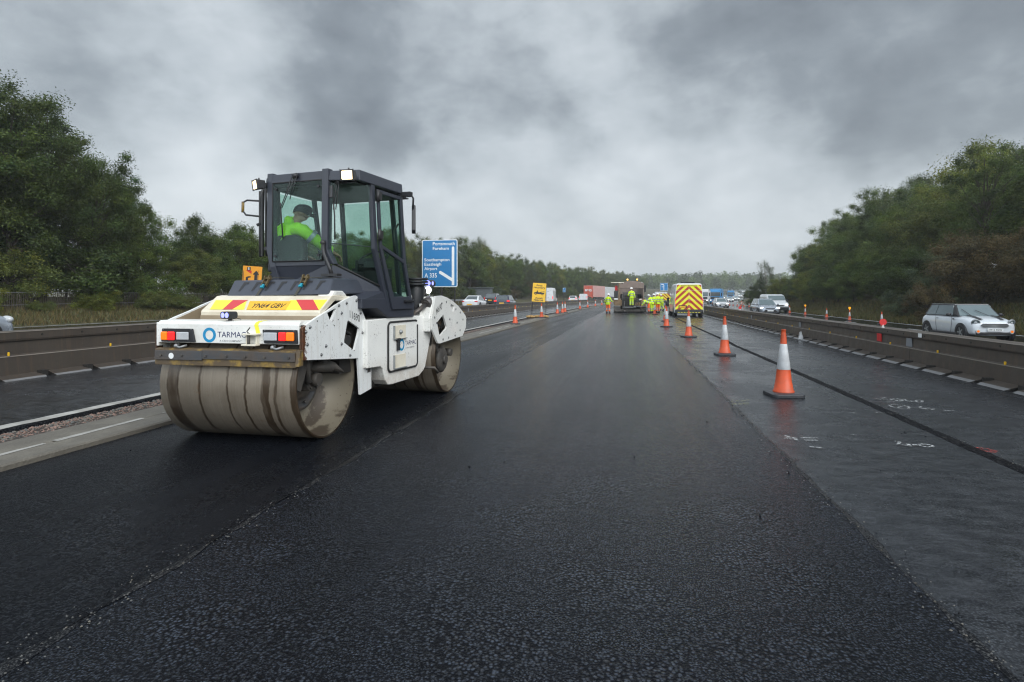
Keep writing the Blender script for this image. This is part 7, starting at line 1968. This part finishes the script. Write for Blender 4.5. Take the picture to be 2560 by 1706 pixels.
# grass and weeds along the verges
def verge(name, label, spots, n, seed, hmin, hmax, colr):
    g = np.random.default_rng(seed)
    out = []
    rr = random.Random(seed)
    for k in range(n):
        x, Y = spots(rr); p = P(x, Y, -.02); out.append(p)
    out = np.array([[p.x, p.y, p.z] for p in out]); N = len(out)
    hh = g.uniform(hmin, hmax, N); a = g.uniform(0, 6.28, N); w = g.uniform(.006, .02, N) * (1 + out[:, 1]*.02)
    dx = np.stack([np.cos(a)*w, np.sin(a)*w, np.zeros(N)], 1); lean = np.stack([g.normal(0, .35, N)*hh, g.normal(0, .35, N)*hh, hh], 1)
    V = np.stack([out-dx, out+dx, out+lean], 1).reshape(-1, 3).astype(np.float32)
    me = bpy.data.meshes.new(name); me.vertices.add(N*3); me.vertices.foreach_set('co', V.ravel()); me.loops.add(N*3); me.loops.foreach_set('vertex_index', np.arange(N*3, dtype=np.int32)); me.polygons.add(N); me.polygons.foreach_set('loop_start', np.arange(0, N*3, 3, dtype=np.int32)); me.update(calc_edges=True)
    col = me.color_attributes.new('tint', 'FLOAT_COLOR', 'POINT'); t = g.uniform(.5, 1.4, N); h = g.uniform(-.25, .35, N)
    C = np.repeat(np.stack([t*(1+h), t, t*.9, np.ones(N)], 1), 3, 0).astype(np.float32); col.data.foreach_set('color', C.ravel()); me.materials.append(MATS['leaf'])
    o = link(name, me); o.color = (*colr, 1); tag(o, label, 'grass', kind='stuff')
verge('verge_grass', 'rough olive and brown grass on the left verge below the paling fence', lambda r: (-25.6 - 4.5*r.random(), 10 + 90*r.random()**1.5), 60000, 4, .08, .38, (.14, .13, .06))
verge('verge_grass', 'rough yellowish grass on the right verge behind the cones', lambda r: ((lambda Y: (17.3 + flare(Y) + 4.5*r.random()**1.3, Y))(18 + 80*r.random()**1.4)), 60000, 5, .06, .34, (.13, .125, .05))

rg = random.Random(17)
for i_ in range(14):
    Yb = 13 + i_*2.6 + rg.uniform(-.8, .8)
    tree(rg.choice(['bush_b', 'bush_a']), -28.2 + rg.uniform(-.8, .6), Yb, rg.uniform(.7, 1.5), rg.choice([OL, YL, BR, GY]), '%s low bush along the paling fence, counted from the left' % nth(i_+1), 'low bushes along the paling fence', wscale=1.3)
# ------------------------------------------------------------------ haze
m, t, b, o = newmat('haze_air')
t.nodes.remove(b)
pvn = t.nodes.new('ShaderNodeVolumePrincipled'); pvn.inputs['Color'].default_value = (.93, .96, .99, 1); pvn.inputs['Density'].default_value = .0006; pvn.inputs['Anisotropy'].default_value = .2
t.links.new(pvn.outputs[0], o.inputs['Volume'])
mb = MB(); mb.box((-2100, -340, -3), (2100, 2100, 72)); hz = mb.build('haze', 'haze_air'); tag(hz, 'thin grey rain haze in the air', 'haze', kind='stuff')
